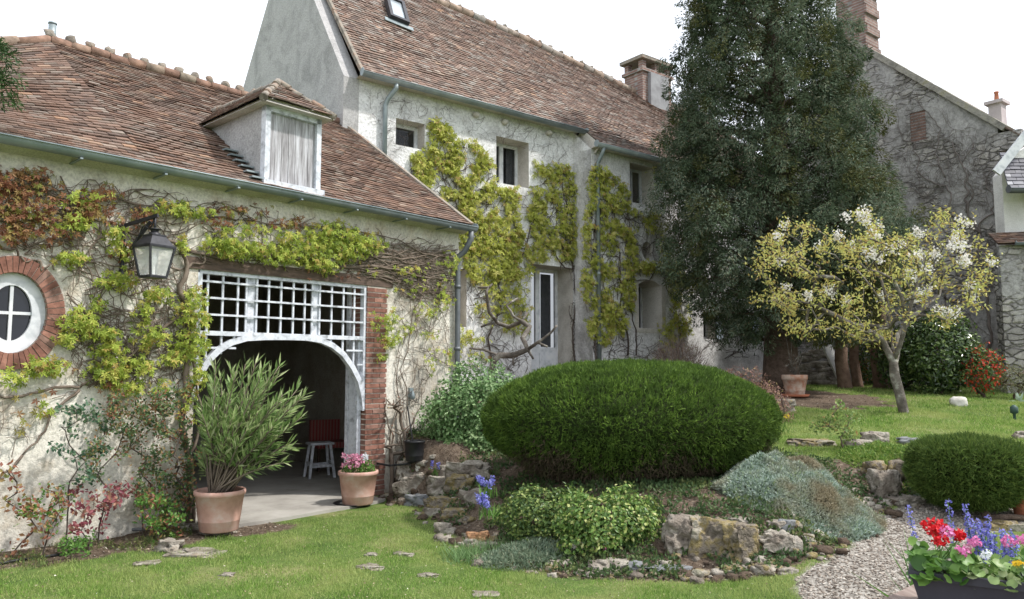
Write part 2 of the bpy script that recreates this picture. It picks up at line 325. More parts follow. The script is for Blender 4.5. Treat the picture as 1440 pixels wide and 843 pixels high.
def ground_mat():
    m, t, b = new_mat("ground_lawn_soil_gravel"); a = t.nodes.new("ShaderNodeAttribute"); a.attribute_name = "zone"; sp = t.nodes.new("ShaderNodeSeparateColor"); t.links.new(a.outputs["Color"], sp.inputs[0])
    n1 = tex(t, "Noise", 1.4, 7, rough=.65).outputs["Fac"]; n2 = tex(t, "Noise", 40, 6, rough=.7).outputs["Fac"]
    gr = ramp(t, n1, [(.35, (.08, .13, .035)), (.5, (.13, .19, .05)), (.65, (.25, .25, .11))])
    gr = mix(t, 1.0, gr, ramp(t, n2, [(.3, (.6,) * 3), (.65, (1.15,) * 3)]), 'MULTIPLY')
    so_ = ramp(t, tex(t, "Noise", 22, 8, rough=.75).outputs["Fac"], [(.33, (.06, .042, .031)), (.5, (.135, .10, .073)), (.68, (.25, .20, .155))])
    gv = ramp(t, tex(t, "Voronoi", 55).outputs["Color"], [(.1, (.16, .14, .12)), (.6, (.34, .31, .27)), (.95, (.52, .49, .44))])
    c = mix(t, sp.outputs[1], gr, so_); c = mix(t, sp.outputs[0], c, gv)
    t.links.new(c, b.inputs["Base Color"]); b.inputs["Roughness"].default_value = 1; b.inputs["Specular IOR Level"].default_value = .1
    bump(t, b, tex(t, "Noise", 30, 8, rough=.75).outputs["Fac"], .9, .03); return m
nx, ny = len(xs), len(ys)
mb = MB(); idx = np.arange(nx * ny).reshape(ny, nx)
mb.add(np.stack([GX, GY, GZ], -1).reshape(-1, 3), np.stack([idx[:-1, :-1], idx[:-1, 1:], idx[1:, 1:], idx[1:, :-1]], -1).reshape(-1, 4), 0, True)
gnd = mb.build("ground", ground_mat(), kind="structure")
at_ = gnd.data.color_attributes.new("zone", 'FLOAT_COLOR', 'POINT'); cc = np.zeros((nx * ny, 4)); cc[:, 0] = path.ravel(); cc[:, 1] = soil.ravel(); cc[:, 3] = 1; at_.data.foreach_set("color", cc.ravel())

# ------------------------------------------------------------------ generic builders
def wall(mb, fr, o, outer, holes=(), th=.45, mat=0, rmat=None):
    """a solid wall with openings whose reveals run through its thickness"""
    if rmat is None: rmat = mat
    loops = [outer] + list(holes); flat = [p for l in loops for p in l]
    tri = tessellate_polygon([[Vector((p[0], p[1], 0)) for p in l] for l in loops])
    for oo in (o, o - th):
        V = [fr.P(p[0], oo, p[1]) for p in flat]; Fs = []
        for t in tri:
            a, b, c = [Vector((flat[k][0], flat[k][1], 0)) for k in t]; ccw = (b - a).cross(c - a).z > 0
            Fs.append(list(t) if ccw == (oo == o) else list(t)[::-1])
        mb.add(V, Fs, mat)
    for li, l in enumerate(loops):
        n = len(l); V = [fr.P(p[0], o, p[1]) for p in l] + [fr.P(p[0], o - th, p[1]) for p in l]
        mb.add(V, [[k, k + n, (k + 1) % n + n, (k + 1) % n] for k in range(n)], mat if li == 0 else rmat)
def rect(u0, u1, z0, z1): return [(u0, z0), (u1, z0), (u1, z1), (u0, z1)]
def ell(cu, cz, ru, rz, n=32): return [(cu + ru * math.cos(2 * math.pi * k / n), cz + rz * math.sin(2 * math.pi * k / n)) for k in range(n)]
def tiles(mb, A, B, C, D, tw=.14, ex=.082, th=.012, wave=.03, mat=0, clip=None, seed=0):
    """plain tiles over the patch A-B (eave) to D-C (ridge)"""
    A, B, C, D = map(Vector, (A, B, C, D)); L = ((B - A).length + (C - D).length) / 2; Hh = ((D - A).length + (C - B).length) / 2
    nc = max(1, int(L / tw)); nr = max(1, int(Hh / ex)); N = (B - A).cross(D - A).normalized()
    if N.z < 0: N = -N
    r_ = random.Random(seed); V = []; Fc = []
    def pt(s, t): return (A * (1 - s) + B * s) * (1 - t) + (D * (1 - s) + C * s) * t
    for j in range(nr):
        off = .5 * (j % 2) + r_.uniform(-.08, .08); rowsag = r_.uniform(-.006, .006)
        for i in range(-1, nc + 1):
            s0 = (i + off + r_.uniform(-.02, .02)) / nc; s1 = s0 + .965 / nc
            if s1 <= 0.0 or s0 >= 1.0: continue
            s0 = max(0, s0); s1 = min(1, s1); t0 = (j + r_.uniform(-.07, .07)) / nr; t1 = (j + 1.5) / nr
            if s1 - s0 < .2 / nc: continue
            t0 = max(-.02, t0); t1 = min(1.0, t1)
            c = pt((s0 + s1) / 2, t0)
            if clip and clip(c): continue
            w = wave * noise.noise(c * .9) + wave * .3 * noise.noise(c * 3)
            lift = .024 + r_.uniform(0, .007) + rowsag * .6; rl = r_.uniform(-.003, .003)
            a, b, cc_, d = pt(s0, t0) + N * (lift + w + rl), pt(s1, t0) + N * (lift + w - rl), pt(s1, t1) + N * (.006 + w), pt(s0, t1) + N * (.006 + w)
            k = len(V); V += [a - N * th, b - N * th, cc_ - N * th, d - N * th, a, b, cc_, d]
            Fc += [[k + 4, k + 5, k + 6, k + 7], [k, k + 1, k + 5, k + 4], [k + 1, k + 2, k + 6, k + 5], [k + 3, k, k + 4, k + 7]]
    mb.add(V, Fc, mat); return mb
def ridge_caps(mb, a, b, n, r=.12, mat=0, seed=0):
    a = Vector(a); b = Vector(b); r_ = random.Random(seed)
    for k in range(n):
        p = a.lerp(b, k / n); q = a.lerp(b, (k + 1.04) / n); dz = r_.uniform(-.015, .025)
        mb.tube([p + Vector((0, 0, dz - .03)), q + Vector((0, 0, dz - .02))], [r * r_.uniform(.9, 1.08), r * r_.uniform(.8, .95)], 8, mat)
def gutter(mb, a, b, r=.075, mat=0):
    a = Vector(a); b = Vector(b); d = (b - a).normalized(); x = d.cross(Vector((0, 0, 1))).normalized(); n = 9; V = []
    for p in (a, b):
        for rr in (r, r - .006):
            V += [p + x * rr * math.cos(math.pi * k / (n - 1)) - Vector((0, 0, rr * math.sin(math.pi * k / (n - 1)))) for k in range(n)]
    Fc = []
    for k in range(n - 1): Fc += [[k, k + 1, 2 * n + k + 1, 2 * n + k], [n + k + 1, n + k, 3 * n + k, 3 * n + k + 1], [k + 1, k, n + k, n + k + 1], [2 * n + k, 2 * n + k + 1, 3 * n + k + 1, 3 * n + k]]
    mb.add(V, Fc, mat, True)
    for p in (a, b):
        mb.tube([p - d * .004, p + d * .004], r, 12, mat)
    for s in (1, -1):
        q = x * r * s; mb.tube([a + q, b + q], .009, 6, mat)
    L = (b - a).length; k = 0.5
    while k < L: mb.tube([a + d * k - d * .012, a + d * k + d * .012], r * 1.0 + .002, 12, mat) if False else None; k += 1
def norm(a): return a / np.maximum(np.linalg.norm(a, axis=1, keepdims=True), 1e-9)
def rdir(n): return norm(rng.normal(size=(n, 3)))
def kites(mb, P, D, N, L, Wd, mat=0, fold=.15, wide=.45):
    n = len(P); D = norm(D); S_ = norm(np.cross(N, D)); Nn = np.cross(D, S_); L = np.broadcast_to(np.asarray(L, float).reshape(-1, 1), (n, 1)); Wd = np.broadcast_to(np.asarray(Wd, float).reshape(-1, 1), (n, 1))
    a = P; c = P + D * L; b = P + D * L * wide + S_ * Wd / 2 + Nn * Wd * fold; d = P + D * L * wide - S_ * Wd / 2 + Nn * Wd * fold
    V = np.stack([a, b, c, d], 1).reshape(-1, 3); mb.add(V, np.arange(n * 4).reshape(n, 4), mat); return mb
def blades(mb, P, D, L, Wd, mat=0):
    n = len(P); D = norm(D); S_ = norm(np.cross(D, rdir(n))); L = np.broadcast_to(np.asarray(L, float).reshape(-1, 1), (n, 1)); Wd = np.broadcast_to(np.asarray(Wd, float).reshape(-1, 1), (n, 1))
    V = np.stack([P - S_ * Wd / 2, P + S_ * Wd / 2, P + D * L], 1).reshape(-1, 3); mb.add(V, np.arange(n * 3).reshape(n, 3), mat); return mb
def palms(mb, P, D, N, size, mat=0, k=5, spread=1.9):
    """hand-shaped leaves: k leaflets sharing one base vertex"""
    n = len(P); D = norm(D); S_ = norm(np.cross(N, D)); Nn = np.cross(D, S_); size = np.broadcast_to(np.asarray(size, float).reshape(-1, 1), (n, 1)); V = [P]; Fc = []
    for i in range(k):
        a = (i / (k - 1) - .5) * 2 * spread; d = D * math.cos(a) + S_ * math.sin(a); s = -D * math.sin(a) + S_ * math.cos(a); l = size * (1 - .35 * abs(i / (k - 1) - .5) * 2); dr = Nn * l * .22
        V += [P + d * l * .5 + s * l * .2, P + d * l - dr, P + d * l * .5 - s * l * .2]
        Fc.append([0, 1 + 3 * i, 2 + 3 * i, 3 + 3 * i])
    m = 1 + 3 * k; V = np.stack(V, 1).reshape(-1, 3); Fc = (np.array(Fc)[None] + np.arange(n)[:, None, None] * m).reshape(-1, 4)
    mb.add(V, Fc, mat); return mb
def grow(root, targets, seg=.12, r_tip=.004, curl=.25, expo=2.4, up=.15, r_=None, chains=()):
    """branches that reach the targets, each leaving the nearest limb; returns nodes"""
    r_ = r_ or random.Random(3); nodes = [Vector(p) for p in root]; par = [-1] + list(range(len(root) - 1)); base = nodes[-1]
    for si, pts_ in chains:
        pv = si
        for p_ in pts_:
            a_ = nodes[pv]; b_ = Vector(p_); m_ = max(1, int((b_ - a_).length / seg))
            for i_ in range(1, m_ + 1): nodes.append(a_.lerp(b_, i_ / m_) + Vector((r_.uniform(-1, 1), r_.uniform(-1, 1), r_.uniform(-1, 1))) * seg * .1); par.append(pv); pv = len(nodes) - 1
    for T in sorted([Vector(t) for t in targets], key=lambda t: (t - base).length):
        A = np.array([tuple(p) for p in nodes]); d = np.linalg.norm(A - np.array(T), axis=1); dz = np.maximum(0, A[:, 2] - T.z) * .6
        cost = d + dz; cost[:max(1, len(root) // 2)] += .5; k = int(np.argmin(cost)); p = nodes[k]; L = (T - p).length; n = max(1, int(L / seg)); prev = k
        side = Vector((r_.uniform(-1, 1), r_.uniform(-1, 1), r_.uniform(-.3, 1))) * L * curl * .5
        for i in range(1, n + 1):
            f = i / n; q = p.lerp(T, f) + side * math.sin(math.pi * f) * (1 - f * .3) + Vector((0, 0, -up * L * math.sin(math.pi * f))) + Vector((r_.uniform(-1, 1), r_.uniform(-1, 1), r_.uniform(-1, 1))) * seg * .12 * (f < 1)
            nodes.append(q); par.append(prev); prev = len(nodes) - 1
    N = len(nodes); w = [0.0] * N; ch = [[] for _ in range(N)]
    for i in range(N - 1, 0, -1): ch[par[i]].append(i)
    for i in range(N - 1, -1, -1): w[i] = (r_tip ** expo) if not ch[i] else sum(w[c] for c in ch[i]) + (r_tip ** expo) * .12
    return nodes, par, ch, [x ** (1 / expo) for x in w]
def limbs(mb, g, sides=6, mat=0, rmax=None, minr=0):
    nodes, par, ch, rad = g
    if rmax: k = rmax / rad[0]; rad = [max(r * (k if r > rad[0] * .3 else 1 + (k - 1) * r / (rad[0] * .3)), minr) for r in rad]
    starts = [(-1, 0)]
    while starts:
        p, i = starts.pop(); pts = [] if p < 0 else [nodes[p]]; rr = [] if p < 0 else [min(rad[p], rad[i] * 1.15)]
        while True:
            pts.append(nodes[i]); rr.append(rad[i])
            if not ch[i]: break
            c = sorted(ch[i], key=lambda k: -rad[k])
            for k in c[1:]: starts.append((i, k))
            i = c[0]
        mb.tube(pts, rr, sides if rr[0] > .01 else max(4, sides - 2), mat, cap=True)
    return mb
def stone_mesh(mb, c, sx, sy, sz, seed, rough=.28, sub=3, mat=0, rot=0, flat=0):
    bm_v, bm_f = ico(sub); V = []; off = Vector((seed * 3.7, seed * 1.3, seed * 2.1)); cr, sr = math.cos(rot), math.sin(rot)
    for v in bm_v:
        v = Vector(v); d = 1 + rough * noise.noise(v * 1.3 + off) * 1.7 + rough * .9 * noise.noise(v * 2.9 + off) - rough * .9 * max(0, .22 - abs(noise.noise(v * 2.3 - off))) + rough * .5 * noise.noise(v * 6 + off) + rough * .28 * noise.noise(v * 13 + off)
        p = v * d; q_ = .80 + .25 * noise.noise(v * 1.1 - off); p = Vector((max(-q_ - .1, min(q_ + .08, p.x)), max(-.86, min(.86, p.y)), max(-.8, min(q_, p.z))))
        x, y, z = p.x * sx, p.y * sy, p.z * sz; V.append((c[0] + x * cr - y * sr, c[1] + x * sr + y * cr, c[2] + z))
    mb.add(V, bm_f, mat, True)
_ico = {}
def ico(sub):
    if sub in _ico: return _ico[sub]
    import bmesh
    b = bmesh.new(); bmesh.ops.create_icosphere(b, subdivisions=sub, radius=1.0); b.verts.ensure_lookup_table()
    _ico[sub] = ([tuple(v.co) for v in b.verts], [[v.index for v in f.verts] for f in b.faces]); b.free(); return _ico[sub]

# ================================================================== garage (left building)
def rp(x, y, A, Nn):                            # pixel ray onto a sloping plane
    r = Vector(ray(x, y)); c = Vector((0, 0, EYE)); return c + r * ((Vector(A) - c).dot(Nn) / r.dot(Nn))
gar = thing("garage_building", G.P(-1.2, 0, 0), "cream rendered outbuilding with brown tiled roof, dormer and wide arched trellis opening", "outbuilding")
UL, UR = -5.6, 1.66; OV = .17
ZG = G.hit(325, 256, .22)[1]; ZE = ZG + .03; ORG = -3.1; ZR = G.hit(200, 96, ORG)[1]; pg = (ZR - ZE) / (OV - ORG); URT = 1.76
zr = lambda o: ZE + (OV - o) * pg
LT = 2.72                                       # top of the wide opening
OVC = (G.hit(17, 440)[0], G.hit(17, 440)[1]); OVR = (G.hit(64, 440)[0] - G.hit(17, 440)[0] - .02, (G.hit(17, 385)[1] - G.hit(17, 496)[1]) / 2 - .02)
OPEN = [(-2.27, .0), (-2.27, LT), (.0, LT), (.0, .0)]
mb = MB()
outer = [(UL, -.4), (-2.27, -.4), (-2.27, LT), (0, LT), (0, -.4), (UR, -.4), (UR, ZE - .06), (UL, ZE - .06)]
wall(mb, G, 0, outer, [ell(OVC[0], OVC[1], OVR[0] + .03, OVR[1] + .03, 40)], .38, 0, 1)
GE = Fr(tuple(G.P(UR, 0, 0).xy), u=(-G.n[0], -G.n[1]))      # right-hand end wall, running back
mb.add([G.P(UR, 0, -.4), G.P(UR, ORG, -.4), G.P(UR, ORG, ZR - .08), G.P(UR, 0, ZE - .1)], [[0, 1, 2, 3]], 0)
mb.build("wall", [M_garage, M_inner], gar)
mb = MB()                                       # the dim room behind the opening
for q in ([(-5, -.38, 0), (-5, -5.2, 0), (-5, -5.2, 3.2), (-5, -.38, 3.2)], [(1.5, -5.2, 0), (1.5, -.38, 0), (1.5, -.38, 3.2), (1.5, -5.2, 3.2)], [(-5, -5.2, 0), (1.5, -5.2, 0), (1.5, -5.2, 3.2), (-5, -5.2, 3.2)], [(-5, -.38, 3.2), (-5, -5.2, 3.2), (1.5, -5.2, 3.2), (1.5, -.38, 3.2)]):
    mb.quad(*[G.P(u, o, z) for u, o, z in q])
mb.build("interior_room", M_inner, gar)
mb = MB(); mb.box(G, -1.2, -.1, -5.19, -5.05, 0.02, 2.1); mb.build("doorway_dark_box", simple("painted_doorway_dark", two((.006, .005, .005), (.012, .01, .01))), gar)  # near-black box paints the darkness of an unlit doorway
M_conc = simple("worn_concrete", [(.3, (.22, .205, .18)), (.5, (.34, .32, .285)), (.7, (.42, .40, .36))], 1.6, .9, 35, .4, .01)
mb = MB(); mb.box(G, -5, 1.5, -5.2, -.39, -.1, .012); mb.box(G, -2.262, -.004, -.39, .0, -.1, .010)
V = [(-2.45, 0), (-2.4, .30), (-2.0, .42), (-1.4, .45), (-.9, .42), (-.4, .40), (-.05, .36), (.12, .30), (.12, 0)]
mb.add([G.P(u, o, .006) for u, o in V], [list(range(len(V)))[::-1]]); mb.add([G.P(u, o, .006) for u, o in V] + [G.P(u, o, -.2) for u, o in V], [[k, k + 1, k + 1 + len(V), k + len(V)] for k in range(len(V) - 1)])
mb.build("floor_slab", M_conc, gar)
mb = MB(); mb.box(G, -2.42, .42, -.36, .022, LT + .002, LT + .13); mb.build("lintel", M_beam, gar)
# brick pier right of the opening, each brick laid in mortar
mb = MB(); mb.box(G, .003, .30, -.37, .012, -.3, LT - .002, 1)
z = .0; k = 0
while z < LT - .06:
    w = [.0, .215, .32] if k % 2 else [.0, .105, .315]
    for a, b in zip(w[:-1], w[1:]):
        e = random.uniform(0, .02) if b > .3 else 0
        mb.box(G, a + .005 + (0 if a else -.008), b - .004 + e, -.1, .018 + random.uniform(0, .008), z + .005, z + .056, 0)
    mb.box(G, -.008, .05, -.365, -.11, z + .005, z + .056, 0)
    z += .066; k += 1
mb.build("brick_pier", [M_brick, M_joint], gar)
mb = MB(); mb.box(G, -.05, -.012, -.36, -.30, .012, LT); mb.box(G, -.045, -.012, -.29, -.13, .012, 2.0); mb.box(G, -.07, -.012, -.12, -.07, .012, 2.0)
mb.build("door_jamb", M_bluew, gar)
# oval window
ow = MB(); n = 46
for k in range(n):
    a0 = 2 * math.pi * (k + .06) / n; a1 = 2 * math.pi * (k + .94) / n; out = 1 + random.uniform(-.01, .012); R2 = .15
    def q(a, extra, o): return G.P(OVC[0] + (OVR[0] + .03 + extra) * math.cos(a), o, OVC[1] + (OVR[1] + .03 + extra) * math.sin(a))
    oo = .03 + random.uniform(0, .008)
    ow.hexa([q(a0, 0, oo), q(a1, 0, oo), q(a1, 0, -.1), q(a0, 0, -.1), q(a0, R2 * out, oo), q(a1, R2 * out, oo), q(a1, R2 * out, -.02), q(a0, R2 * out, -.02)])
sur = ow.build("brick_surround", [M_brick], gar)
mb = MB(); n = 56
for e0, e1, o0, o1 in ((0, .158, .018, -.05),):
    for k in range(n):
        a0 = 2 * math.pi * k / n; a1 = 2 * math.pi * (k + 1) / n
        mb.quad(q(a0, e0, o0), q(a1, e0, o0), q(a1, e1, o0), q(a0, e1, o0)); mb.quad(q(a0, e1, o0), q(a1, e1, o0), q(a1, e1, o1), q(a0, e1, o1))
mb.build("surround_mortar", M_joint, gar)
mb = MB(); n = 48
def eo(a, e, o): return G.P(OVC[0] + (OVR[0] - e) * math.cos(a), o, OVC[1] + (OVR[1] - e) * math.sin(a))
for k in range(n):
    a0 = 2 * math.pi * k / n; a1 = 2 * math.pi * (k + 1) / n
    mb.hexa([eo(a0, .085, -.03), eo(a1, .085, -.03), eo(a1, .085, -.09), eo(a0, .085, -.09), eo(a0, -.028, -.03), eo(a1, -.028, -.03), eo(a1, -.028, -.09), eo(a0, -.028, -.09)])
mb.box(G, OVC[0] - .014, OVC[0] + .014, -.08, -.04, OVC[1] - OVR[1] + .05, OVC[1] + OVR[1] - .05); mb.box(G, OVC[0] - OVR[0] + .05, OVC[0] + OVR[0] - .05, -.078, -.042, OVC[1] - .014, OVC[1] + .014)
wf = mb.build("oval_window_frame", M_wpaint, gar)
mb = MB(); P_ = [eo(2 * math.pi * k / n, .06, -.065) for k in range(n)]; mb.add(P_, [list(range(n))]); mb.build("pane", M_glass, wf)
# roof
def patch_pts(u0, u1, zl=0, zrr=0): return G.P(u0, OV, ZE), G.P(u1, OV, ZE), G.P(u1, ORG, ZR + zrr), G.P(u0, ORG, ZR + zl)
uRL = G.hit(70, 62, ORG)[0]; zl_end = G.hit(-60, 75, ORG); 
# dormer placement: the face stands where its sill meets the roof
od = max(np.arange(-2.5, .1, .01), key=lambda o: -abs(G.hit(412, 262, o)[1] - zr(o) - .04))
dl, dr = G.hit(373, 200, od)[0], G.hit(452, 200, od)[0]; zs = zr(od) + .02; zt = (G.hit(373, 147, od)[1] + G.hit(452, 168, od)[1]) / 2
def in_dormer(c):
    u, o = G.uo(c.x, c.y); return dl - .0 < u < dr + .0 and o < od - .03 and o > od - 1.2 and c.z < zt
mb = MB()
A, B, C, D = patch_pts(uRL, URT); N_ = (B - A).cross(D - A).normalized() * -1
tiles(mb, A, B, C, D, clip=in_dormer, seed=1)
h0_ = G.hit(0, 66, ORG); A2, B2, C2, D2 = G.P(UL, OV, ZE), G.P(uRL, OV, ZE), G.P(uRL, ORG, ZR), G.P(UL, ORG, ZR - (ZR - h0_[1]) * (uRL - UL) / (uRL - h0_[0]))
tiles(mb, A2, B2, C2, D2, seed=2)
def under(mb, q4, dz=.02, n=12):
    A_, B_, C_, D_ = [Vector(p) - Vector((0, 0, dz)) for p in q4]; V = [(A_ * (1 - i / n) + B_ * (i / n)) * (1 - j / n) + (D_ * (1 - i / n) + C_ * (i / n)) * (j / n) for j in range(n + 1) for i in range(n + 1)]
    mb.add(V, [[j * (n + 1) + i, j * (n + 1) + i + 1, (j + 1) * (n + 1) + i + 1, (j + 1) * (n + 1) + i] for j in range(n) for i in range(n)], 1)
under(mb, (A, B, C, D)); under(mb, (A2, B2, C2, D2), .05)
for q4 in ((A, B, C, D), (A2, B2, C2, D2)): # rear slope
    mb.add([q4[3], q4[2], G.P(0, 0, 0) * 0 + Vector((q4[2].x - G.n[0] * 2.4, q4[2].y - G.n[1] * 2.4, q4[2].z - 1.7)), Vector((q4[3].x - G.n[0] * 2.4, q4[3].y - G.n[1] * 2.4, q4[3].z - 1.7))], [[0, 1, 2, 3]], 1)
mb.add([G.P(UL, .0, ZE - .1), G.P(URT, .0, ZE - .1), G.P(URT, OV, ZE - .035), G.P(UL, OV, ZE - .035)], [[0, 1, 2, 3]], 2)
roof_g = mb.build("roof", [M_tile, M_under, M_reveal], gar)
mb = MB(); ridge_caps(mb, D + Vector((0, 0, .04)), C + Vector((0, 0, .04)), 19, .09, 0, 1); ridge_caps(mb, D2 + Vector((0, 0, .04)), C2 + Vector((0, 0, .04)), 7, .09, 0, 2)
for k in range(19):                             # mortar lumps between the ridge tiles
    p = D.lerp(C, (k + .02) / 19); stone_mesh(mb, p + Vector((0, 0, .10)), .07, .07, .08, k, .35, 2, 1)
mb.build("ridge_tiles", [islands("ridge_clay", [(0, (.2, .12, .09)), (.5, (.29, .18, .13)), (1, (.25, .22, .17))], .9, .6, 8), M_mortar], gar)
mb = MB()                                       # mortared verge down the right-hand end
for k in range(16):
    p = B.lerp(C, k / 16); q_ = B.lerp(C, (k + 1) / 16); mb.bar(p + Vector((0, 0, .02)), q_ + Vector((0, 0, .02)), .07, .07, mat=0)
mb.build("verge", M_mortar, gar)
mb = MB(); gutter(mb, G.P(UL, OV + .07, ZG + .02), G.P(URT, OV + .07, ZG - .0), .07)
for k in range(9): mb.box(G, UL + .4 + k * .8, UL + .425 + k * .8, .0, OV + .13, ZG - .075, ZG - .06)
mb.build("gutter", M_zinc, gar)
e_ = G.P(URT - .08, OV + .07, ZG - .05); b_ = G.P(UR - .08, .07, ZG - .55)
mb = MB(); mb.tube([e_, e_ - Vector((0, 0, .12)), e_.lerp(b_, .5) - Vector((0, 0, .06)), b_ + Vector((0, 0, .12)), b_, G.P(UR - .08, .07, 2), G.P(UR - .08, .07, .35)], .042, 10)
for z in (.9, 1.9, 2.8): mb.tube([G.P(UR - .08, .07, z), G.P(UR - .08, .07, z + .05)], .049, 10)
mb.build("drainpipe", M_zincd, gar)
fl = G.hit(77, 55, ORG); f0 = G.P(fl[0], ORG - .12, fl[1] - .1)
mb = MB(); mb.tube([f0, f0 + Vector((0, 0, .34))], .048, 14); mb.tube([f0 + Vector((0, 0, .34)), f0 + Vector((0, 0, .36))], .055, 14); mb.tube([f0 - Vector((0, 0, .06)), f0 + Vector((0, 0, .02))], [.12, .06], 14, 0)
mb.build("flue_pipe", M_zinc, gar)
# dormer
dm = MB(); T = .065
dback = lambda z: OV - (z - ZE) / pg              # o where the main roof reaches height z
for (a, b, c, d) in ((dl, dl + T, zs, zt), (dr - T, dr, zs, zt), (dl, dr, zt - T, zt), (dl - .03, dr + .03, zs - .05, zs + .03)):
    dm.box(G, a, b, od - .10 if c != zs - .05 else od - .16, od + (.0 if c != zs - .05 else .05), c, d)
dorm = dm.build("dormer", M_bluew, gar)
mb = MB()
for u in (dl + .012, dr - .012):
    a = [G.P(u, od - .06, zs - .12), G.P(u, dback(zt) - .1, zt), G.P(u, od - .06, zt)]
    b = [p + G.u3 * (.02 if u == dl + .012 else -.02) for p in a]; mb.add(a, [[0, 1, 2]]); mb.add(b, [[0, 1, 2]])
mb.build("cheek", M_gable, dorm)
mb = MB(); npl = 7; wv = (dr - dl - 2 * T) / npl
for k in range(npl): mb.box(G, dl + T + k * wv + .002, dl + T + (k + 1) * wv - .002, od - .075, od - .05 + random.uniform(-.003, .003), zs + .03, zt - T)
mb.build("board_shutter", M_shut, dorm)
zde = zt + .03; apz = G.hit(392, 113, od - .35)[1]; um = (dl + dr) / 2; ex = .11
AP = G.P(um, od - .40, apz - .03); RB = G.P(um, dback(apz - .03) - .15, apz - .03)
FL, FR_ = G.P(dl - ex, od + .12, zde), G.P(dr + ex, od + .12, zde); BL, BR = G.P(dl - ex, dback(zde) - .1, zde), G.P(dr + ex, dback(zde) - .1, zde)
mb = MB(); tiles(mb, FL, FR_, AP + G.u3 * .02, AP - G.u3 * .02, ex=.075, seed=5, wave=.01); tiles(mb, BL, FL, AP, RB, ex=.075, seed=6, wave=.01); tiles(mb, FR_, BR, RB, AP, ex=.075, seed=7, wave=.01)
dn = Vector((0, 0, -.035)); mb.add([FL + dn, FR_ + dn, BR + dn, BL + dn, AP + dn, RB + dn], [[0, 1, 2, 3]], 1); mb.add([FL + dn, FR_ + dn, AP + dn], [[0, 1, 2]], 1); mb.add([BL + dn, FL + dn, AP + dn, RB + dn], [[0, 1, 2, 3]], 1); mb.add([FR_ + dn, BR + dn, RB + dn, AP + dn], [[0, 1, 2, 3]], 1)
for a, b in ((FL, AP), (FR_, AP), (AP, RB)): ridge_caps(mb, a + Vector((0, 0, .03)), b + Vector((0, 0, .03)), 5, .05, 2, 3)
mb.build("dormer_roof", [M_tile2, M_reveal, M_mortar], dorm)
mb = MB(); mb.box(G, dl - .05, dr + .05, od - .02, od + .06, zt + .002, zt + .06); mb.box(G, dl - .055, dl - .002, dback(zt) , od + .055, zt - .0, zt + .055); mb.build("cornice", M_reveal, dorm)
mb = MB()
for k in range(6):
    o = od - .02 - k * .13; mb.box(G, dl - .16, dl + .0, o - .08, o + .04, zr(o) + .035, zr(o) + .055)
mb.build("lead_flashing", M_zinc, dorm)
# trellis
TO = (-.05, -.02)
tb = MB(); vb = .017
def px_u(x, y=430): return G.hit(x, y, -.03)[0]
ux = [px_u(260 + v / 2.48) for v in (78, 131, 184, 214, 250, 292, 335, 378, 418, 444, 470, 512, 553, 591)]
xr = px_u(514) ; xl = -2.25; zA, zT = 2.035, LT - .03
for u in ux: w = .011; tb.box(G, u - w, u + w, -.046, -.024, zA, zT)
for c in (234, 457): u = px_u(260 + c / 2.48); tb.box(G, u - .045, u + .045, -.075, -.047, zA, zT)
for z in (2.60, 2.42, 2.235): tb.box(G, xl, xr, -.024, -.006, z - .011, z + .011)
for z in (1.87, 1.69): tb.box(G, xr - (.30 if z > 1.8 else .13), xr, -.024, -.006, z - .011, z + .011); tb.box(G, xl, xl + (.45 if z > 1.8 else .2), -.024, -.006, z - .011, z + .011)
for u, z0 in ((ux[0], 1.62), (ux[1], 1.80), (ux[2] - .03, 1.94), (ux[-1], 1.60), (ux[-2], 1.78), (ux[-3], 1.93)): tb.box(G, u - .011, u + .011, -.046, -.024, z0, zA)
tr_ = tb.build("trellis", M_bluew, gar)
tb = MB(); tb.box(G, xl, xr, -.08, -.002, zT - .01, zT + .03); tb.box(G, xl, xr, -.08, -.002, zA - .03, zA + .02); tb.box(G, xr - .045, xr, -.08, .0, 1.10, zT); tb.box(G, xl - .02, xl + .03, -.08, .0, 1.3, zT)
tb.build("trellis_frame", M_bluew, tr_)
ap = [(276, 540), (281, 525), (291, 508), (306, 493), (324, 482), (345, 476), (372, 474.5), (400, 474.5), (430, 475.5), (450, 479), (466, 486), (481, 498), (494, 516), (504, 536), (509, 556), (511, 575)]
pts = [G.hit(x, y, -.03) for x, y in ap]; ab = MB()
for i in range(len(pts) - 1):
    def nn_(k):
        a = pts[max(k - 1, 0)]; b = pts[min(k + 1, len(pts) - 1)]; d = Vector((b[0] - a[0], b[1] - a[1])).normalized(); return Vector((-d.y, d.x)) * .034
    n0, n1 = nn_(i), nn_(i + 1); a, b = pts[i], pts[i + 1]
    ab.hexa([G.P(a[0] - n0.x, .005, a[1] - n0.y), G.P(b[0] - n1.x, .005, b[1] - n1.y), G.P(b[0] - n1.x, -.07, b[1] - n1.y), G.P(a[0] - n0.x, -.07, a[1] - n0.y), G.P(a[0] + n0.x, .005, a[1] + n0.y), G.P(b[0] + n1.x, .005, b[1] + n1.y), G.P(b[0] + n1.x, -.07, b[1] + n1.y), G.P(a[0] + n0.x, -.07, a[1] + n0.y)])
ab.build("arch_rail", M_bluew, tr_)

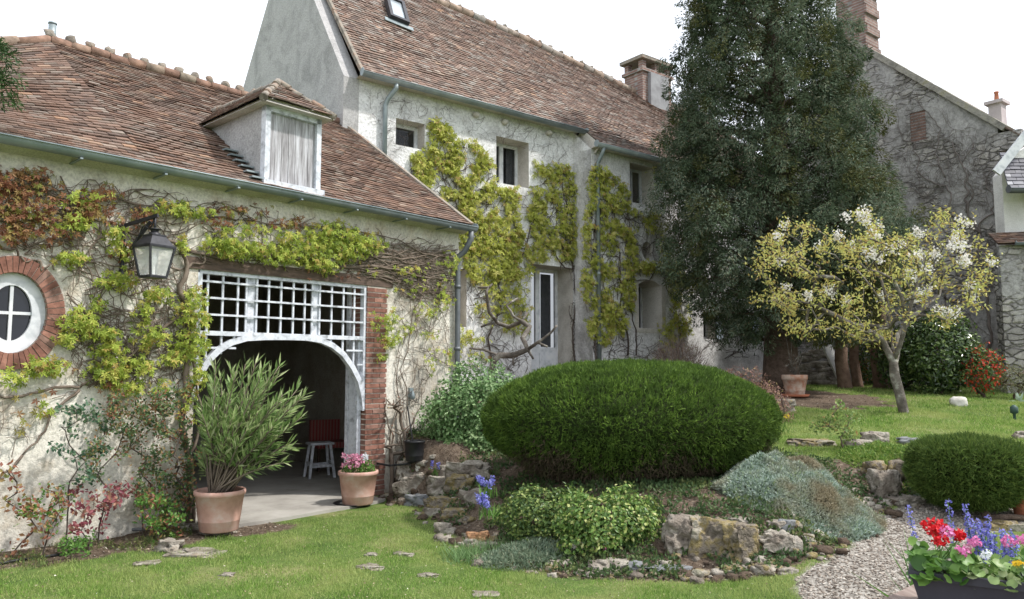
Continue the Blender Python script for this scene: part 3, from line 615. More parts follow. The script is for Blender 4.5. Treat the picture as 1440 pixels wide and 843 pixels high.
# lantern on its bracket, hanging beside the vine
lx = G.hit(172, 345, .02); lan = thing("wall_lantern", G.P(lx[0], 0, 2.55), "black four sided wall lantern on an iron bracket amid the creeper", "lantern")
LO = .42; lc = at(216, 366, 0.1); r0 = G.hit(216, 366, LO); lu, lz = r0; 
mb = MB(); zb = G.hit(172, 320, .02)[1]; uw = lx[0]
mb.bar(G.P(uw, .03, lz - .12), G.P(uw, .03, lz + .40), .05, .03, G.u3)
mb.bar(G.P(uw, .03, lz + .37), G.P(lu, LO + .06, lz + .44), .02, .035); mb.bar(G.P(uw, .04, lz + .02), G.P(lu, LO * .75, lz + .40), .02, .03)
pr = [G.P(uw, .06, lz + .1) + (G.P(lu, LO, lz + .42) - G.P(uw, .06, lz + .1)) * (k / 10) + Vector((0, 0, .05 * math.sin(k * 1.3))) for k in range(11)]; mb.tube(pr, .008, 6)
mb.tube([G.P(lu, LO, lz + .43), G.P(lu, LO, lz + .30)], .012, 8)
mb.build("bracket", M_iron, lan)
c0 = G.P(lu, LO, lz); ang = math.radians(-30)
def sq(r, z, a=ang): return [c0 + Vector((r * math.cos(a + math.pi / 4 + k * math.pi / 2), r * math.sin(a + math.pi / 4 + k * math.pi / 2), z)) for k in range(4)]
mb = MB()
mb.hexa(sq(.205, .125) + sq(.205, .14)); mb.hexa(sq(.19, .141) + sq(.105, .235)); mb.hexa(sq(.11, .236) + sq(.11, .25)); mb.lathe(c0, [(.06, .251), (.055, .27), (.035, .28), (.04, .30), (.07, .305), (.012, .325)], 16)
a4, b4 = sq(.19, .124), sq(.125, -.165)
for k in range(4): mb.bar(a4[k], b4[k], .018, .018, G.n3); mb.bar(b4[k], b4[(k + 1) % 4], .016, .016); mb.bar(a4[k], a4[(k + 1) % 4], .016, .016)
mb.hexa(sq(.13, -.182) + sq(.13, -.172)); mb.build("lantern_frame", M_iron, lan)
gl, t_, b_s = new_mat("lantern_glass"); b_s.inputs["Base Color"].default_value = (.9, .92, .9, 1); b_s.inputs["Roughness"].default_value = .12; b_s.inputs["Alpha"].default_value = .32; b_s.inputs["Specular IOR Level"].default_value = .9
mb = MB(); a4, b4 = sq(.183, .12), sq(.12, -.165)
for k in range(4): mb.quad(b4[k], b4[(k + 1) % 4], a4[(k + 1) % 4], a4[k])
mb.build("glass_pane", gl, lan)
mb = MB(); mb.lathe(c0, [(.018, -.16), (.018, -.05), (.03, -.03), (.034, .02), (.02, .06), (0.001, .07)], 12); mb.build("bulb", simple("opal_bulb", two((.7, .7, .68), (.8, .8, .78)), 3, .3, 10, 0), lan)

# ================================================================== main house
hou = thing("main_house", H.P(1, 0, 1.45), "long white roughcast house with a steep brown tiled roof behind the tiled outbuilding", "house")
UH0 = H.hit(505, 120)[0]; US = H.hit(810, 190)[0]
g1a, g1b = H.hit(507, 103, .24), H.hit(817, 183, .24); Z1 = (g1a[1] + g1b[1]) / 2
g2a, g2b = H2.hit(835, 203, .24), H2.hit(922, 224, .24); Z2 = (g2a[1] + g2b[1]) / 2
OR = -2.6; r1 = H.hit(613, 3, OR); r2 = H.hit(760, 66, OR); r3 = H.hit(907, 139, OR)
zrid = lambda u: float(np.interp(u, [-5, r1[0], r2[0], r3[0], 12], [r1[1] + (r1[0] + 5) * .06, r1[1], r2[1], r3[1], r3[1] - .1]))
print("main", UH0, US, Z1, Z2, r1, r2, r3, 'garage', ZG, ZR, pg, uRL, 'dormer', od, dl, dr, zs, zt, apz)
wins1 = [rect(-3.56, -2.94, 5.74, 6.24), rect(-1.25, -.40, 5.38, 6.34)]
door_u1 = H.hit(806, 450)[0]; DO = rect(-.34, door_u1, 1.40, 3.80)
niche = rect(-2.62, H.hit(656, 420)[0], 2.43, 3.55)
mb = MB(); wall(mb, H, 0, rect(UH0, US + .2, -.3, Z1 - .02), wins1 + [DO, niche], .62, 0, 1); mb.build("wall", [M_main, M_reveal], hou)
def arch(u0, u1, z0, z1, rise, n=8):
    return [(u0, z0), (u1, z0), (u1, z1 - rise)] + [(u1 + (u0 - u1) * k / n, z1 - rise + rise * math.sin(math.pi * k / n)) for k in range(1, n)] + [(u0, z1 - rise)]
w2 = [H2.hit(886, 260)[0], H2.hit(919, 262)[0], H2.hit(886, 284)[1], H2.hit(886, 229)[1]]
w3 = [H2.hit(898, 430)[0], H2.hit(930, 430)[0], H2.hit(930, 463)[1], H2.hit(914, 394)[1]]
ov = H2.hit(910, 353); w4 = [H2.hit(989, 460)[0], H2.hit(1005, 460)[0], H2.hit(997, 477)[1], H2.hit(997, 440)[1]]
w5 = [H2.hit(1040, 460)[0], H2.hit(1056, 460)[0], H2.hit(1050, 483)[1], H2.hit(1050, 445)[1]]
U20 = H2.hit(832, 300)[0]
mb = MB(); wall(mb, H2, 0, rect(U20, 9.2, .4, Z2 - .02), [rect(*w2), arch(*w3, .12), ell(ov[0], ov[1], .17, .21, 20), rect(*w4), rect(*w5)], .8, 0, 1)
zc = Z1 + .45; mb.add([H.P(U20, 0, .4), H2.P(U20, 0, .4), H2.P(U20, 0, Z2 - .02), H.P(U20, 0, Z1 + .02)], [[0, 1, 2, 3]], 2)
mb.build("wall", [M_main, M_reveal, M_main], hou)
GB = Fr(tuple(H.P(UH0, 0, 0).xy), u=(-H.n[0], -H.n[1]))
ga, gb = GB.hit(397, 2), GB.hit(365, 110); zap = zrid(UH0) + .02; sl_ = (ga[1] - gb[1]) / (gb[0] - ga[0])
uend = gb[0] + (gb[1] - 5.0) / sl_; zb_ = ga[1] + sl_ * (ga[0] + OR + .0)
mb = MB(); wall(mb, GB, 0, [(0, -.3), (uend, -.3), (uend, 5.0), (gb[0], gb[1]), (ga[0], ga[1]), (-OR, zap), (0.0, Z1 - .02)], [], .3, 0); 
mb.build("gable_wall", M_gable, hou)
# its roof, in strips that follow the sagging ridge
def zr1(o, u): return Z1 + .05 + (zrid(u) - Z1 - .05) * (.2 - o) / (.2 - OR)
us = [UH0 - .06, 0.0, 4.5 - 3, US]; us = [UH0 - .06, -2.2, -.4, US + .02]
mb = MB()
for k in range(len(us) - 1):
    a, b = us[k], us[k + 1]; Q = (H.P(a, .2, Z1 + .05), H.P(b, .2, Z1 + .05), H.P(b, OR, zrid(b)), H.P(a, OR, zrid(a)))
    tiles(mb, *Q, seed=20 + k, wave=.035, mat=0); mb.add([p - Vector((0, 0, .05)) for p in Q], [[0, 1, 2, 3]], 1)
us2 = [US + .02, 3.6, 6.2, 9.2]
for k in range(len(us2) - 1):
    a, b = us2[k], us2[k + 1]
    for j, Q in enumerate(((H2.P(a, .2, Z2 + .05), H2.P(b, .2, Z2 + .05), H.P(b, .2, Z1 + .05), H.P(a, .2, Z1 + .05)), (H.P(a, .2, Z1 + .05), H.P(b, .2, Z1 + .05), H.P(b, OR, zrid(b)), H.P(a, OR, zrid(a))))):
        tiles(mb, *Q, seed=30 + k + 7 * j, wave=.03, mat=0); mb.add([p - Vector((0, 0, .03)) for p in Q], [[0, 1, 2, 3]], 1)
aa, bb = us[0], us2[-1]
mb.add([H.P(aa, OR, zrid(aa)), H.P(bb, OR, zrid(bb)), H.P(bb, OR - 3.5, 5), H.P(aa, OR - 3.5, 5)], [[0, 1, 2, 3]], 1)
mb.add([H.P(US + .01, -.05, Z1 - .12), H2.P(US + .01, -.02, Z2 - .14), H2.P(US + .01, .2, Z2 + .04), H.P(US + .01, .2, Z1 + .04)], [[0, 1, 2, 3]], 2)
mb.add([H.P(aa, -.1, Z1 - .03), H.P(US, -.1, Z1 - .03), H.P(US, .2, Z1 + .01), H.P(aa, .2, Z1 + .01)], [[0, 1, 2, 3]], 2); mb.add([H2.P(U20, -.1, Z2 - .03), H2.P(bb, -.1, Z2 - .03), H2.P(bb, .2, Z2 + .01), H2.P(U20, .2, Z2 + .01)], [[0, 1, 2, 3]], 2)
rfh = mb.build("roof", [M_tile2, M_under, M_reveal], hou)
mb = MB()
for a, b in zip(us[:-1] + us2[:-1], us[1:] + us2[1:]):
    n_ = max(1, int((b - a) / .34)); ridge_caps(mb, H.P(a, OR, zrid(a) + .04), H.P(b, OR, zrid(b) + .04), n_, .12, 0, int(a * 10) + 60)
    for k in range(n_): stone_mesh(mb, H.P(a + (b - a) * k / n_, OR, zrid(a + (b - a) * k / n_) + .13), .07, .07, .07, k + 9, .35, 1, 1)
mb.build("ridge_tiles", [islands("ridge_clay_grey", [(0, (.26, .19, .15)), (.5, (.34, .26, .2)), (1, (.3, .28, .25))], .9, .5, 8), M_mortar], hou)
mb = MB(); A_, C_ = H.P(UH0 - .05, .2, Z1 + .06), H.P(UH0 - .05, OR, zrid(UH0) + .05)
for k in range(14): mb.bar(A_.lerp(C_, k / 14) + Vector((0, 0, random.uniform(-.01, .01))), A_.lerp(C_, (k + 1) / 14), .06, .07, mat=0)
mb.build("verge", M_mortar, hou)
mb = MB(); gutter(mb, H.P(UH0 - .08, .27, Z1 + .02), H.P(US + .06, .27, Z1 - .01), .075); mb.build("gutter", M_zinc, hou)
mb = MB(); gutter(mb, H2.P(U20 - .1, .27, Z2 + .02), H2.P(9, .27, Z2 - .01), .075); mb.build("gutter", M_zinc, hou)
pa = H.hit(541, 200, .08)[0]
mb = MB(); mb.tube([H.P(pa + .12, .27, Z1 - .04), H.P(pa + .12, .26, Z1 - .12), H.P(pa + .03, .12, Z1 - .30), H.P(pa, .08, Z1 - .42), H.P(pa, .08, 4.6)], .045, 10); mb.build("drainpipe", M_zinc, hou)
pb_ = H2.hit(841, 300, .08)[0]
mb = MB(); mb.tube([H2.P(pb_, .27, Z2 - .04), H2.P(pb_, .25, Z2 - .12), H2.P(pb_ , .08, Z2 - .35), H2.P(pb_, .08, 1.3)], .045, 10)
for z in (2.2, 3.6, 5.2): mb.tube([H2.P(pb_, .08, z), H2.P(pb_, .08, z + .06)], .053, 10)
mb.build("drainpipe", M_zinc, hou)
for px in (668, 708, 770): u = H.hit(px, 165)[0]; MB().lathe(H.P(u, .05, Z1 - .22), [(.001, 0), (.06, .02), (.075, .06), (.06, .10), (.001, .12)], 12).build("vent_cap", M_reveal, hou)
def window(parent, fr, o, u0, u1, z0, z1, fw=.055, vs=(), hs=(), glass=M_glass, name="window", mat=None):
    mb = MB(); m = mat or M_wpaint
    mb.box(fr, u0, u1, o - .06, o, z0, z0 + fw); mb.box(fr, u0, u1, o - .06, o, z1 - fw, z1); mb.box(fr, u0, u0 + fw, o - .06, o, z0 + fw, z1 - fw); mb.box(fr, u1 - fw, u1, o - .06, o, z0 + fw, z1 - fw)
    for v, w in vs: mb.box(fr, v - w / 2, v + w / 2, o - .05, o + .008, z0 + fw, z1 - fw)
    for h_, w in hs: mb.box(fr, u0 + fw, u1 - fw, o - .05, o + .004, h_ - w / 2, h_ + w / 2)
    f = mb.build(name, m, parent); mb = MB(); mb.box(fr, u0 + .02, u1 - .02, o - .04, o - .03, z0 + .02, z1 - .02); mb.build("pane", glass, f); return f
window(hou, H, -.26, -3.56, -2.94, 5.745, 6.235, .07, glass=M_clear)
window(hou, H, -.38, -1.25, -.40, 5.385, 6.335, .06, [(-.84, .10)], glass=M_clear)
def curtain_reflection(fr, u0, u1, z0, z1, o):  # pale curtains, added partly to stand in for reflections in the panes
    mb = MB(); n = 26; mb.add([fr.P(u0 + (u1 - u0) * i / n, o + .014 * math.sin(i * 1.9), z) for z in (z0, z1) for i in range(n + 1)], [[i, i + 1, n + 2 + i, n + 1 + i] for i in range(n)], 0, True); mb.build("reflection_curtain", M_curtain_refl, hou)
curtain_reflection(H, -1.22, -.78, 5.42, 6.3, -.50); curtain_reflection(H, -.62, -.44, 5.42, 6.3, -.50); curtain_reflection(H, -3.5, -3.3, 5.78, 6.2, -.4)
curtain_reflection(H, -.30, .10, 2.1, 3.7, -.60); curtain_reflection(H, .42, .72, 2.1, 3.7, -.61)
dr_ = window(hou, H, -.50, -.34, door_u1 - .002, 2.02, 3.795, .07, [((door_u1 - .34) / 2 + .0, .12)], glass=M_clear, name="door")
mb = MB(); mb.box(H, -.34, door_u1, -.56, -.505, 1.42, 2.02); um_ = (door_u1 - .34) / 2
for a, b in ((-.26, um_ - .05), (um_ + .05, door_u1 - .07)):
    mb.box(H, a, b, -.504, -.49, 1.62, 1.96); mb.box(H, a, b, -.504, -.492, 1.47, 1.54)
mb.build("door_panel", M_wpaint, dr_)
mb = MB(); mb.box(H, -.42, door_u1 + .05, -.60, .10, 1.30, 1.40); mb.build("door_step", M_reveal, hou)
mb = MB(); mb.box(H, niche[0][0], niche[1][0], -.40, -.22, niche[0][1], niche[2][1]); mb.build("blind_panel", M_reveal, hou)
window(hou, H2, -.36, w2[0], w2[1], w2[2], w2[3], .06, [((w2[0] + w2[1]) / 2 + .05, .03)], glass=M_clear); curtain_reflection(H2, w2[0], (w2[0] + w2[1]) / 2, w2[2], w2[3], -.5)
window(hou, H2, -.58, w3[0], w3[1], w3[2], w3[3] - .02, .05, [((w3[0] + w3[1]) / 2, .03)])
mb = MB(); mb.box(H2, ov[0] - .2, ov[0] + .2, -.4, -.3, ov[1] - .25, ov[1] + .25); mb.build("oval_niche_back", M_reveal, hou)
window(hou, H2, -.2, w4[0], w4[1], w4[2], w4[3], .06, mat=M_bluew); window(hou, H2, -.2, w5[0], w5[1], w5[2], w5[3], .06, mat=M_bluew)
for w in (w4, w5):
    mb = MB(); mb.box(H2, w[1] + .02, w[1] + .02 + (w[1] - w[0]) * .55, .02, .05, w[2], w[3])
    mb.build("window_shutter", simple("blue_grey_shutter_paint", two((.36, .43, .50), (.46, .52, .58)), 5), hou)
mb = MB(); mb.box(H2, w3[0] - .13, w3[0] - .005, -.1, .012, w3[2] - .1, w3[3] - .08); mb.box(H2, w3[1] + .005, w3[1] + .13, -.1, .012, w3[2] - .1, w3[3] - .08); mb.box(H2, w3[0] - .004, w3[1] + .004, -.1, .012, w3[2] - .1, w3[2] - .004); mb.build("window_surround", M_reveal, hou)
# skylight on the slope
Aq, Bq, Dq = H.P(UH0, .2, Z1 + .05), H.P(US, .2, Z1 + .05), H.P(UH0, OR, zrid(UH0)); Nq = (Bq - Aq).cross(Dq - Aq).normalized(); Nq = -Nq if Nq.z < 0 else Nq
s1, s2 = rp(546, 29, Aq, Nq), rp(573, 40, Aq, Nq); uu = (s2 - s1).normalized(); up_ = Nq.cross(uu).normalized(); up_ = up_ if up_.z > 0 else -up_; w_ = (s2 - s1).length; hgt = .95
mb = MB()
def sk(a, b, n): return s1 + uu * a + up_ * b + Nq * n
def skb(a0, a1, b0, b1, n0, n1, mat=0): mb.hexa([sk(a0, b0, n0), sk(a1, b0, n0), sk(a1, b1, n0), sk(a0, b1, n0), sk(a0, b0, n1), sk(a1, b0, n1), sk(a1, b1, n1), sk(a0, b1, n1)], mat)
for a in ((0, w_, 0, .08), (0, w_, hgt - .08, hgt), (0, .07, .08, hgt - .08), (w_ - .07, w_, .08, hgt - .08)): skb(*a, .02, .14)
sky_f = mb.build("skylight", M_iron, hou); mb = MB(); skb(.07, w_ - .07, .08, hgt - .08, .08, .10); mb.build("pane", glassm("painted_sky_glass", (.25, .28, .3), .03), sky_f)  # the pane's pale base colour paints in the reflected sky
mb = MB(); skb(-.1, w_ + .1, -.14, 0, .04, .055); mb.build("flashing", M_zinc, sky_f)
# ridge chimney near the conifer
uc = H.hit(903, 140, OR + .35)[0] + .03; cw = H.hit(944, 140, OR + .35)[0] - uc; ztop = H.hit(905, 84, OR)[1] - .1; zc0 = zrid(uc) - .5
mb = MB(); mb.box(H, uc, uc + cw, OR - .35, OR + .35, zc0, ztop - .45, 0); mb.box(H, uc - .06, uc + cw + .06, OR - .41, OR + .41, ztop - .45, ztop - .36, 0)
for a, b in ((0, .16), (cw / 2 - .08, cw / 2 + .08), (cw - .16, cw)):
    for c, d in ((-.35, -.2), (.2, .35)): mb.box(H, uc + a, uc + b, OR + c, OR + d, ztop - .36, ztop - .1, 0)
def bricktex(name, sc=2.2, a=(.27, .11, .075), b=(.36, .17, .12), mo=(.36, .33, .3)):
    m, t, bs = new_mat(name); tc = t.nodes.new("ShaderNodeTexCoord"); sx = t.nodes.new("ShaderNodeSeparateXYZ"); t.links.new(tc.outputs["Object"], sx.inputs[0])
    ad = t.nodes.new("ShaderNodeMath"); ad.operation = 'ADD'; t.links.new(sx.outputs[0], ad.inputs[0]); t.links.new(sx.outputs[1], ad.inputs[1]); cb = t.nodes.new("ShaderNodeCombineXYZ"); t.links.new(ad.outputs[0], cb.inputs[0]); t.links.new(sx.outputs[2], cb.inputs[1])
    br = t.nodes.new("ShaderNodeTexBrick"); br.inputs["Scale"].default_value = sc; br.inputs["Color1"].default_value = a + (1,); br.inputs["Color2"].default_value = b + (1,); br.inputs["Mortar"].default_value = mo + (1,); br.inputs["Mortar Size"].default_value = .022; br.inputs["Brick Width"].default_value = .5; br.inputs["Row Height"].default_value = .16
    t.links.new(cb.outputs[0], br.inputs["Vector"]); c = mix(t, 1, br.outputs["Color"], ramp(t, tex(t, "Noise", 5, 7).outputs["Fac"], [(.3, (.55,) * 3), (.7, (1.1,) * 3)]), 'MULTIPLY'); t.links.new(c, bs.inputs["Base Color"]); bs.inputs["Roughness"].default_value = .9; bump(t, bs, br.outputs["Fac"], -.5, .01); return m
M_bt = bricktex("chimney_brick", 2.2, (.22, .12, .095), (.29, .18, .145), (.32, .30, .28)); M_bt2 = bricktex("old_chimney_brick", 2.2, (.2, .12, .1), (.28, .17, .14), (.3, .28, .26))
ch = mb.build("chimney", M_bt, hou); mb = MB(); mb.box(H, uc - .1, uc + cw + .1, OR - .45, OR + .45, ztop - .098, ztop); mb.build("cap_slab", M_mortar, ch)
mb = MB(); mb.box(H, uc + .22, uc + cw * .80, OR + .352, OR + .47, zc0, ztop - .47); mb.build("rendered_flue", M_whitewall if False else simple("grey_flue_render", two((.20, .20, .205), (.30, .305, .31))), ch)
# ================================================================== wing with the big rubble gable
wi = thing("stone_wing", WG.P(3, 0, 1.2), "tall grey rubble stone gable laced with bare creeper, right of the conifer", "house")
c1, c2 = WG.hit(1240, 84), WG.hit(1401, 176); slw = (c1[1] - c2[1]) / (c2[0] - c1[0]); ua = WG.hit(1196, 20)[0]; za = c1[1] + (c1[0] - ua) * slw; ur = WG.hit(1404, 200)[0]
print("wing", c1, c2, slw, ua, za, ur)
hs_ = [rect(*(lambda a, b: (a[0], b[0], b[1], a[1]))(WG.hit(1279, 160), WG.hit(1303, 196)))]
mb = MB(); wall(mb, WG, 0, [(-1.6, -.2), (ur, -.2), (ur, c2[1] - (ur - c2[0]) * slw), (ua, za), (-1.6, za - (ua + 1.6) * slw)], hs_, .5, 0)
mb.add([WG.P(ur, 0, -.2), WG.P(ur, -7, -.2), WG.P(ur, -7, c2[1] - .1), WG.P(ur, 0, c2[1] - .1)], [[0, 1, 2, 3]], 0); mb.build("gable_wall", M_rubble, wi)
h0 = hs_[0]; mb = MB(); mb.box(WG, h0[0][0], h0[1][0], -.2, -.02, h0[0][1], h0[2][1]); mb.build("brick_infill", M_bt, wi)
mb = MB(); e0, e1 = Vector(WG.P(ua, .0, za)), Vector(WG.P(ur + .15, 0, c2[1] - (ur + .15 - c2[0]) * slw))
for k in range(12):
    a, b = e0.lerp(e1, k / 12), e0.lerp(e1, (k + 1) / 12); mb.bar(a + Vector((0, 0, .04 + random.uniform(-.012, .012))) - WG.n3 * .2, b + Vector((0, 0, .04)) - WG.n3 * .2, .56, .13)
l0 = Vector(WG.P(-1.6, 0, za - (ua + 1.6) * slw)); mb.bar(l0 - WG.n3 * .2, e0 - WG.n3 * .2, .56, .13); mb.build("coping", simple("lichened_coping", [(.3, (.17, .16, .14)), (.55, (.32, .30, .26)), (.7, (.27, .25, .15))], 4, .95, 20, .8, .03), wi)
mb = MB(); q5 = [WG.P(ua, -.3, za - .05), WG.P(ur + .1, -.3, c2[1] - .2), WG.P(ur + .1, -7, c2[1] - .2), WG.P(ua, -7, za - .05)]; mb.add(q5, [[0, 1, 2, 3]]); q5 = [WG.P(ua, -.3, za - .05), WG.P(-1.6, -.3, l0.z - .1), WG.P(-1.6, -7, l0.z - .1), WG.P(ua, -7, za - .05)]; mb.add(q5, [[0, 1, 2, 3]]); mb.build("roof", M_tile2, wi)
k0, k1 = WG.hit(1176, 20, -.1)[0], WG.hit(1216, 20, -.1)[0]
mb = MB(); mb.box(WG, k0, k1, -.75, -.1, za - .8, za + 1.9); 
for k in range(9): mb.box(WG, k1 - .02, k1 + .012 + .05 * (k % 2), -.75, -.08, za - .6 + k * .26, za - .4 + k * .26)
mb.build("chimney", M_bt2, wi)
sc_ = WG.hit(1403, 165, -.4)[0]; zt_ = WG.hit(1403, 148, -.4)[1]
mb = MB(); mb.box(WG, sc_ - .13, sc_ + .13, -.55, -.25, zt_ - 1.1, zt_); mb.box(WG, sc_ - .19, sc_ + .19, -.62, -.18, zt_, zt_ + .07)
ch2 = mb.build("small_chimney", simple("pinkish_grey_render", two((.38, .33, .33), (.5, .44, .43))), wi)
mb = MB(); mb.lathe(WG.P(sc_, -.4, zt_ + .07), [(.055, 0), (.04, .2), (.05, .21), (.05, .24), (.035, .24)], 14); mb.build("chimney_pot", M_terrac, ch2)
mb = MB(); mb.box(WG, ur - .08, ur + .45, -.5, .02, c2[1] - .60, c2[1] - .2); mb.build("eaves_corbel", M_rubble, wi)
mb = MB(); tiles(mb, WG.P(ur + .55, .05, c2[1] - .42), WG.P(ur + .55, -1.5, c2[1] - .42), WG.P(ur - .05, -1.5, c2[1] + .02), WG.P(ur - .05, .05, c2[1] + .02), seed=50); mb.build("eaves_tiles", M_tile2, wi)
# ================================================================== things at the right edge
nb = thing("white_house", (10.9, 15.3, 1.0), "white rendered house with slate roof cut off by the right edge", "house")
B0 = Fr((10.0, 15.6), u=(1, 0)); Yb = 0
def bu(x, y, o=0): return B0.hit(x, y, o)
wl = bu(1413, 320)[0]; mb = MB(); wt = bu(1440, 200)[1]
wall(mb, B0, 0, [(wl, .8), (wl + 4, .8), (wl + 4, wt + 2), (wl + .35, bu(1432, 215)[1]), (wl, bu(1405, 238)[1] - .1)], [], .3); mb.build("wall", M_whitewall, nb)
mb = MB(); a, b = B0.P(*[bu(1401, 243, .35)[0], .35, bu(1401, 243, .35)[1]]), B0.P(bu(1446, 186, .35)[0], .35, bu(1446, 186, .35)[1]); dd = (b - a).normalized()
mb.bar(a, a + dd * 4, .05, .17, up=Vector((0, 0, 1))); mb.build("bargeboard", M_wpaint, nb)
a, b = B0.P(bu(1418, 272, .55)[0], .6, bu(1418, 268, .6)[1]), None
sA = Vector(B0.P(bu(1418, 266, .6)[0], .6, bu(1418, 266, .6)[1])); sB = sA + Vector((3, 0, 0)); sC = sB + Vector((0.6, .75, .95)); sD = sA + Vector((.35, .75, .95))
mb = MB(); tiles(mb, sA, sB, sC, sD, tw=.22, ex=.13, th=.012, wave=0, seed=8); mb.add([p - Vector((0, 0, .03)) for p in (sA, sB, sC, sD)], [[0, 1, 2, 3]]); mb.build("slate_roof", islands("dark_slate", [(0, (.035, .035, .05)), (.7, (.07, .07, .09)), (1, (.3, .3, .32))], .5, .2, 6, 30, .1), nb)
mb = MB(); gutter(mb, sA + Vector((-.05, -.08, -.02)), sB + Vector((0, -.08, -.02)), .085); mb.build("gutter", M_zincd, nb)
gw = thing("garden_wall", (11.4, 15.0, 1.0), "low stone garden wall with a tile coping at the right edge", "garden wall")
gA = Fr((bu(1411, 450, .4)[0] + 10.0, 15.2), u=(.97, -.24)); zt2 = gA.hit(1425, 345)[1]
mb = MB(); mb.box(gA, 0, 5, -.35, 0, .6, zt2); mb.build("masonry", M_rubble, gw)
mb = MB(); tiles(mb, gA.P(-.06, .1, zt2 + .02), gA.P(5, .1, zt2 + .02), gA.P(5, -.4, zt2 + .32), gA.P(-.06, -.4, zt2 + .32), seed=9, wave=0); mb.add([gA.P(-.05, .09, zt2), gA.P(5, .09, zt2), gA.P(5, -.4, zt2 + .3), gA.P(-.05, -.4, zt2 + .3)], [[0, 1, 2, 3]], 0); mb.build("tile_coping", M_tile, gw)
mb = MB(); gutter(mb, gA.P(.25, .14, zt2 + .02), gA.P(5, .14, zt2 + .02), .05); mb.build("zinc_edge", M_zinc, gw)

# ================================================================== climbing plants on the walls
CREEP_G = [(0, (.18, .25, .04)), (.3, (.30, .38, .06)), (.6, (.42, .50, .09)), (.85, (.52, .52, .12)), (1, (.40, .28, .08))]
L_green = leafm("creeper_leaf_green", CREEP_G, .4)
L_yel = leafm("creeper_leaf_yellow_green", [(0, (.24, .28, .055)), (.3, (.42, .46, .085)), (.65, (.56, .58, .14)), (.9, (.62, .58, .2)), (1, (.42, .28, .11))], .45)
L_red = leafm("creeper_leaf_bronze", [(0, (.16, .06, .035)), (.35, (.27, .12, .06)), (.6, (.34, .19, .09)), (.8, (.32, .26, .08)), (1, (.20, .23, .05))], .35)
def wall_leaves(mb, fr, blobs, size, o0=.03, o1=.16, mat=0, px=True):
    P = []; 
    for (cx, cy, rx, ry, n) in blobs:
        for _ in range(n):
            while True:
                x, y = random.gauss(0, .5), random.gauss(0, .5)
                if x * x + y * y < 1.4: break
            X, Y = cx + x * rx, cy + y * ry
            u, z = fr.hit(X, Y) if px else (X, Y)
            P.append(tuple(fr.P(u, random.uniform(o0, o1) * (1.15 - .5 * (x * x + y * y)), z)))
    if not P: return
    P = np.array(P); n = len(P); N = norm(np.array(fr.n3)[None] + .55 * rng.normal(size=(n, 3)) + np.array([0, 0, .5])); D = norm(np.array([[0, 0, -.9]]) + .75 * rng.normal(size=(n, 3)) + .35 * np.array(fr.n3)[None])
    palms(mb, P, D, N, size * rng.uniform(.6, 1.2, n), mat)
def stems(mb, fr, x0, y0, x1, y1, r0=.012, wig=.08, n=14, o=.03, sides=5, r1=None, mat=0, seed=None):
    r_ = random.Random(seed if seed is not None else int(x0 * 7 + y0 * 3 + x1)); a = Vector((*fr.hit(x0, y0), 0)); b = Vector((*fr.hit(x1, y1), 0)); pts = []; ph = r_.uniform(0, 6); L = (b - a).length; acc = 0
    for i in range(n + 1):
        f = i / n; acc = acc * .7 + r_.uniform(-1, 1) * wig * .5; p = a.lerp(b, f); k = math.sin(math.pi * f); d = (b - a).normalized(); pp = Vector((-d.y, d.x, 0)); q_ = p + pp * (acc + wig * math.sin(f * 7 + ph)) * k
        pts.append(fr.P(q_.x, o + r_.uniform(-.01, .02), q_.y))
    r1 = r0 * .5 if r1 is None else r1
    mb.tube(pts, [r0 + (r1 - r0) * i / n for i in range(n + 1)], sides, mat)
def net(mb, fr, poly, count, seed, length=(30, 90), r=(.003, .008), bias=(0, -1), spread=.9, px=True):
    """a web of thin wandering shoots inside a pixel polygon on the wall"""
    r_ = random.Random(seed); X = [p[0] for p in poly]; Y = [p[1] for p in poly]; k = 0; tries = 0
    while k < count and tries < count * 30:
        tries += 1; x, y = r_.uniform(min(X), max(X)), r_.uniform(min(Y), max(Y))
        if not in_poly(np.array([x]), np.array([y]), poly)[0]: continue
        ang = math.atan2(bias[1], bias[0]) + r_.gauss(0, spread); L = r_.uniform(*length); pts = []; n = 8; cx, cy = x, y
        for i in range(n + 1):
            u, z = fr.hit(cx, cy); pts.append(fr.P(u, .012 + r_.uniform(0, .03), z)); ang += r_.gauss(0, .35); cx += math.cos(ang) * L / n; cy += math.sin(ang) * L / n
            if not in_poly(np.array([cx]), np.array([cy]), poly)[0]: break
        if len(pts) > 2: rr = r_.uniform(*r); mb.tube(pts, [rr * (1 - .6 * i / len(pts)) for i in range(len(pts))], 4, 0, cap=False); k += 1
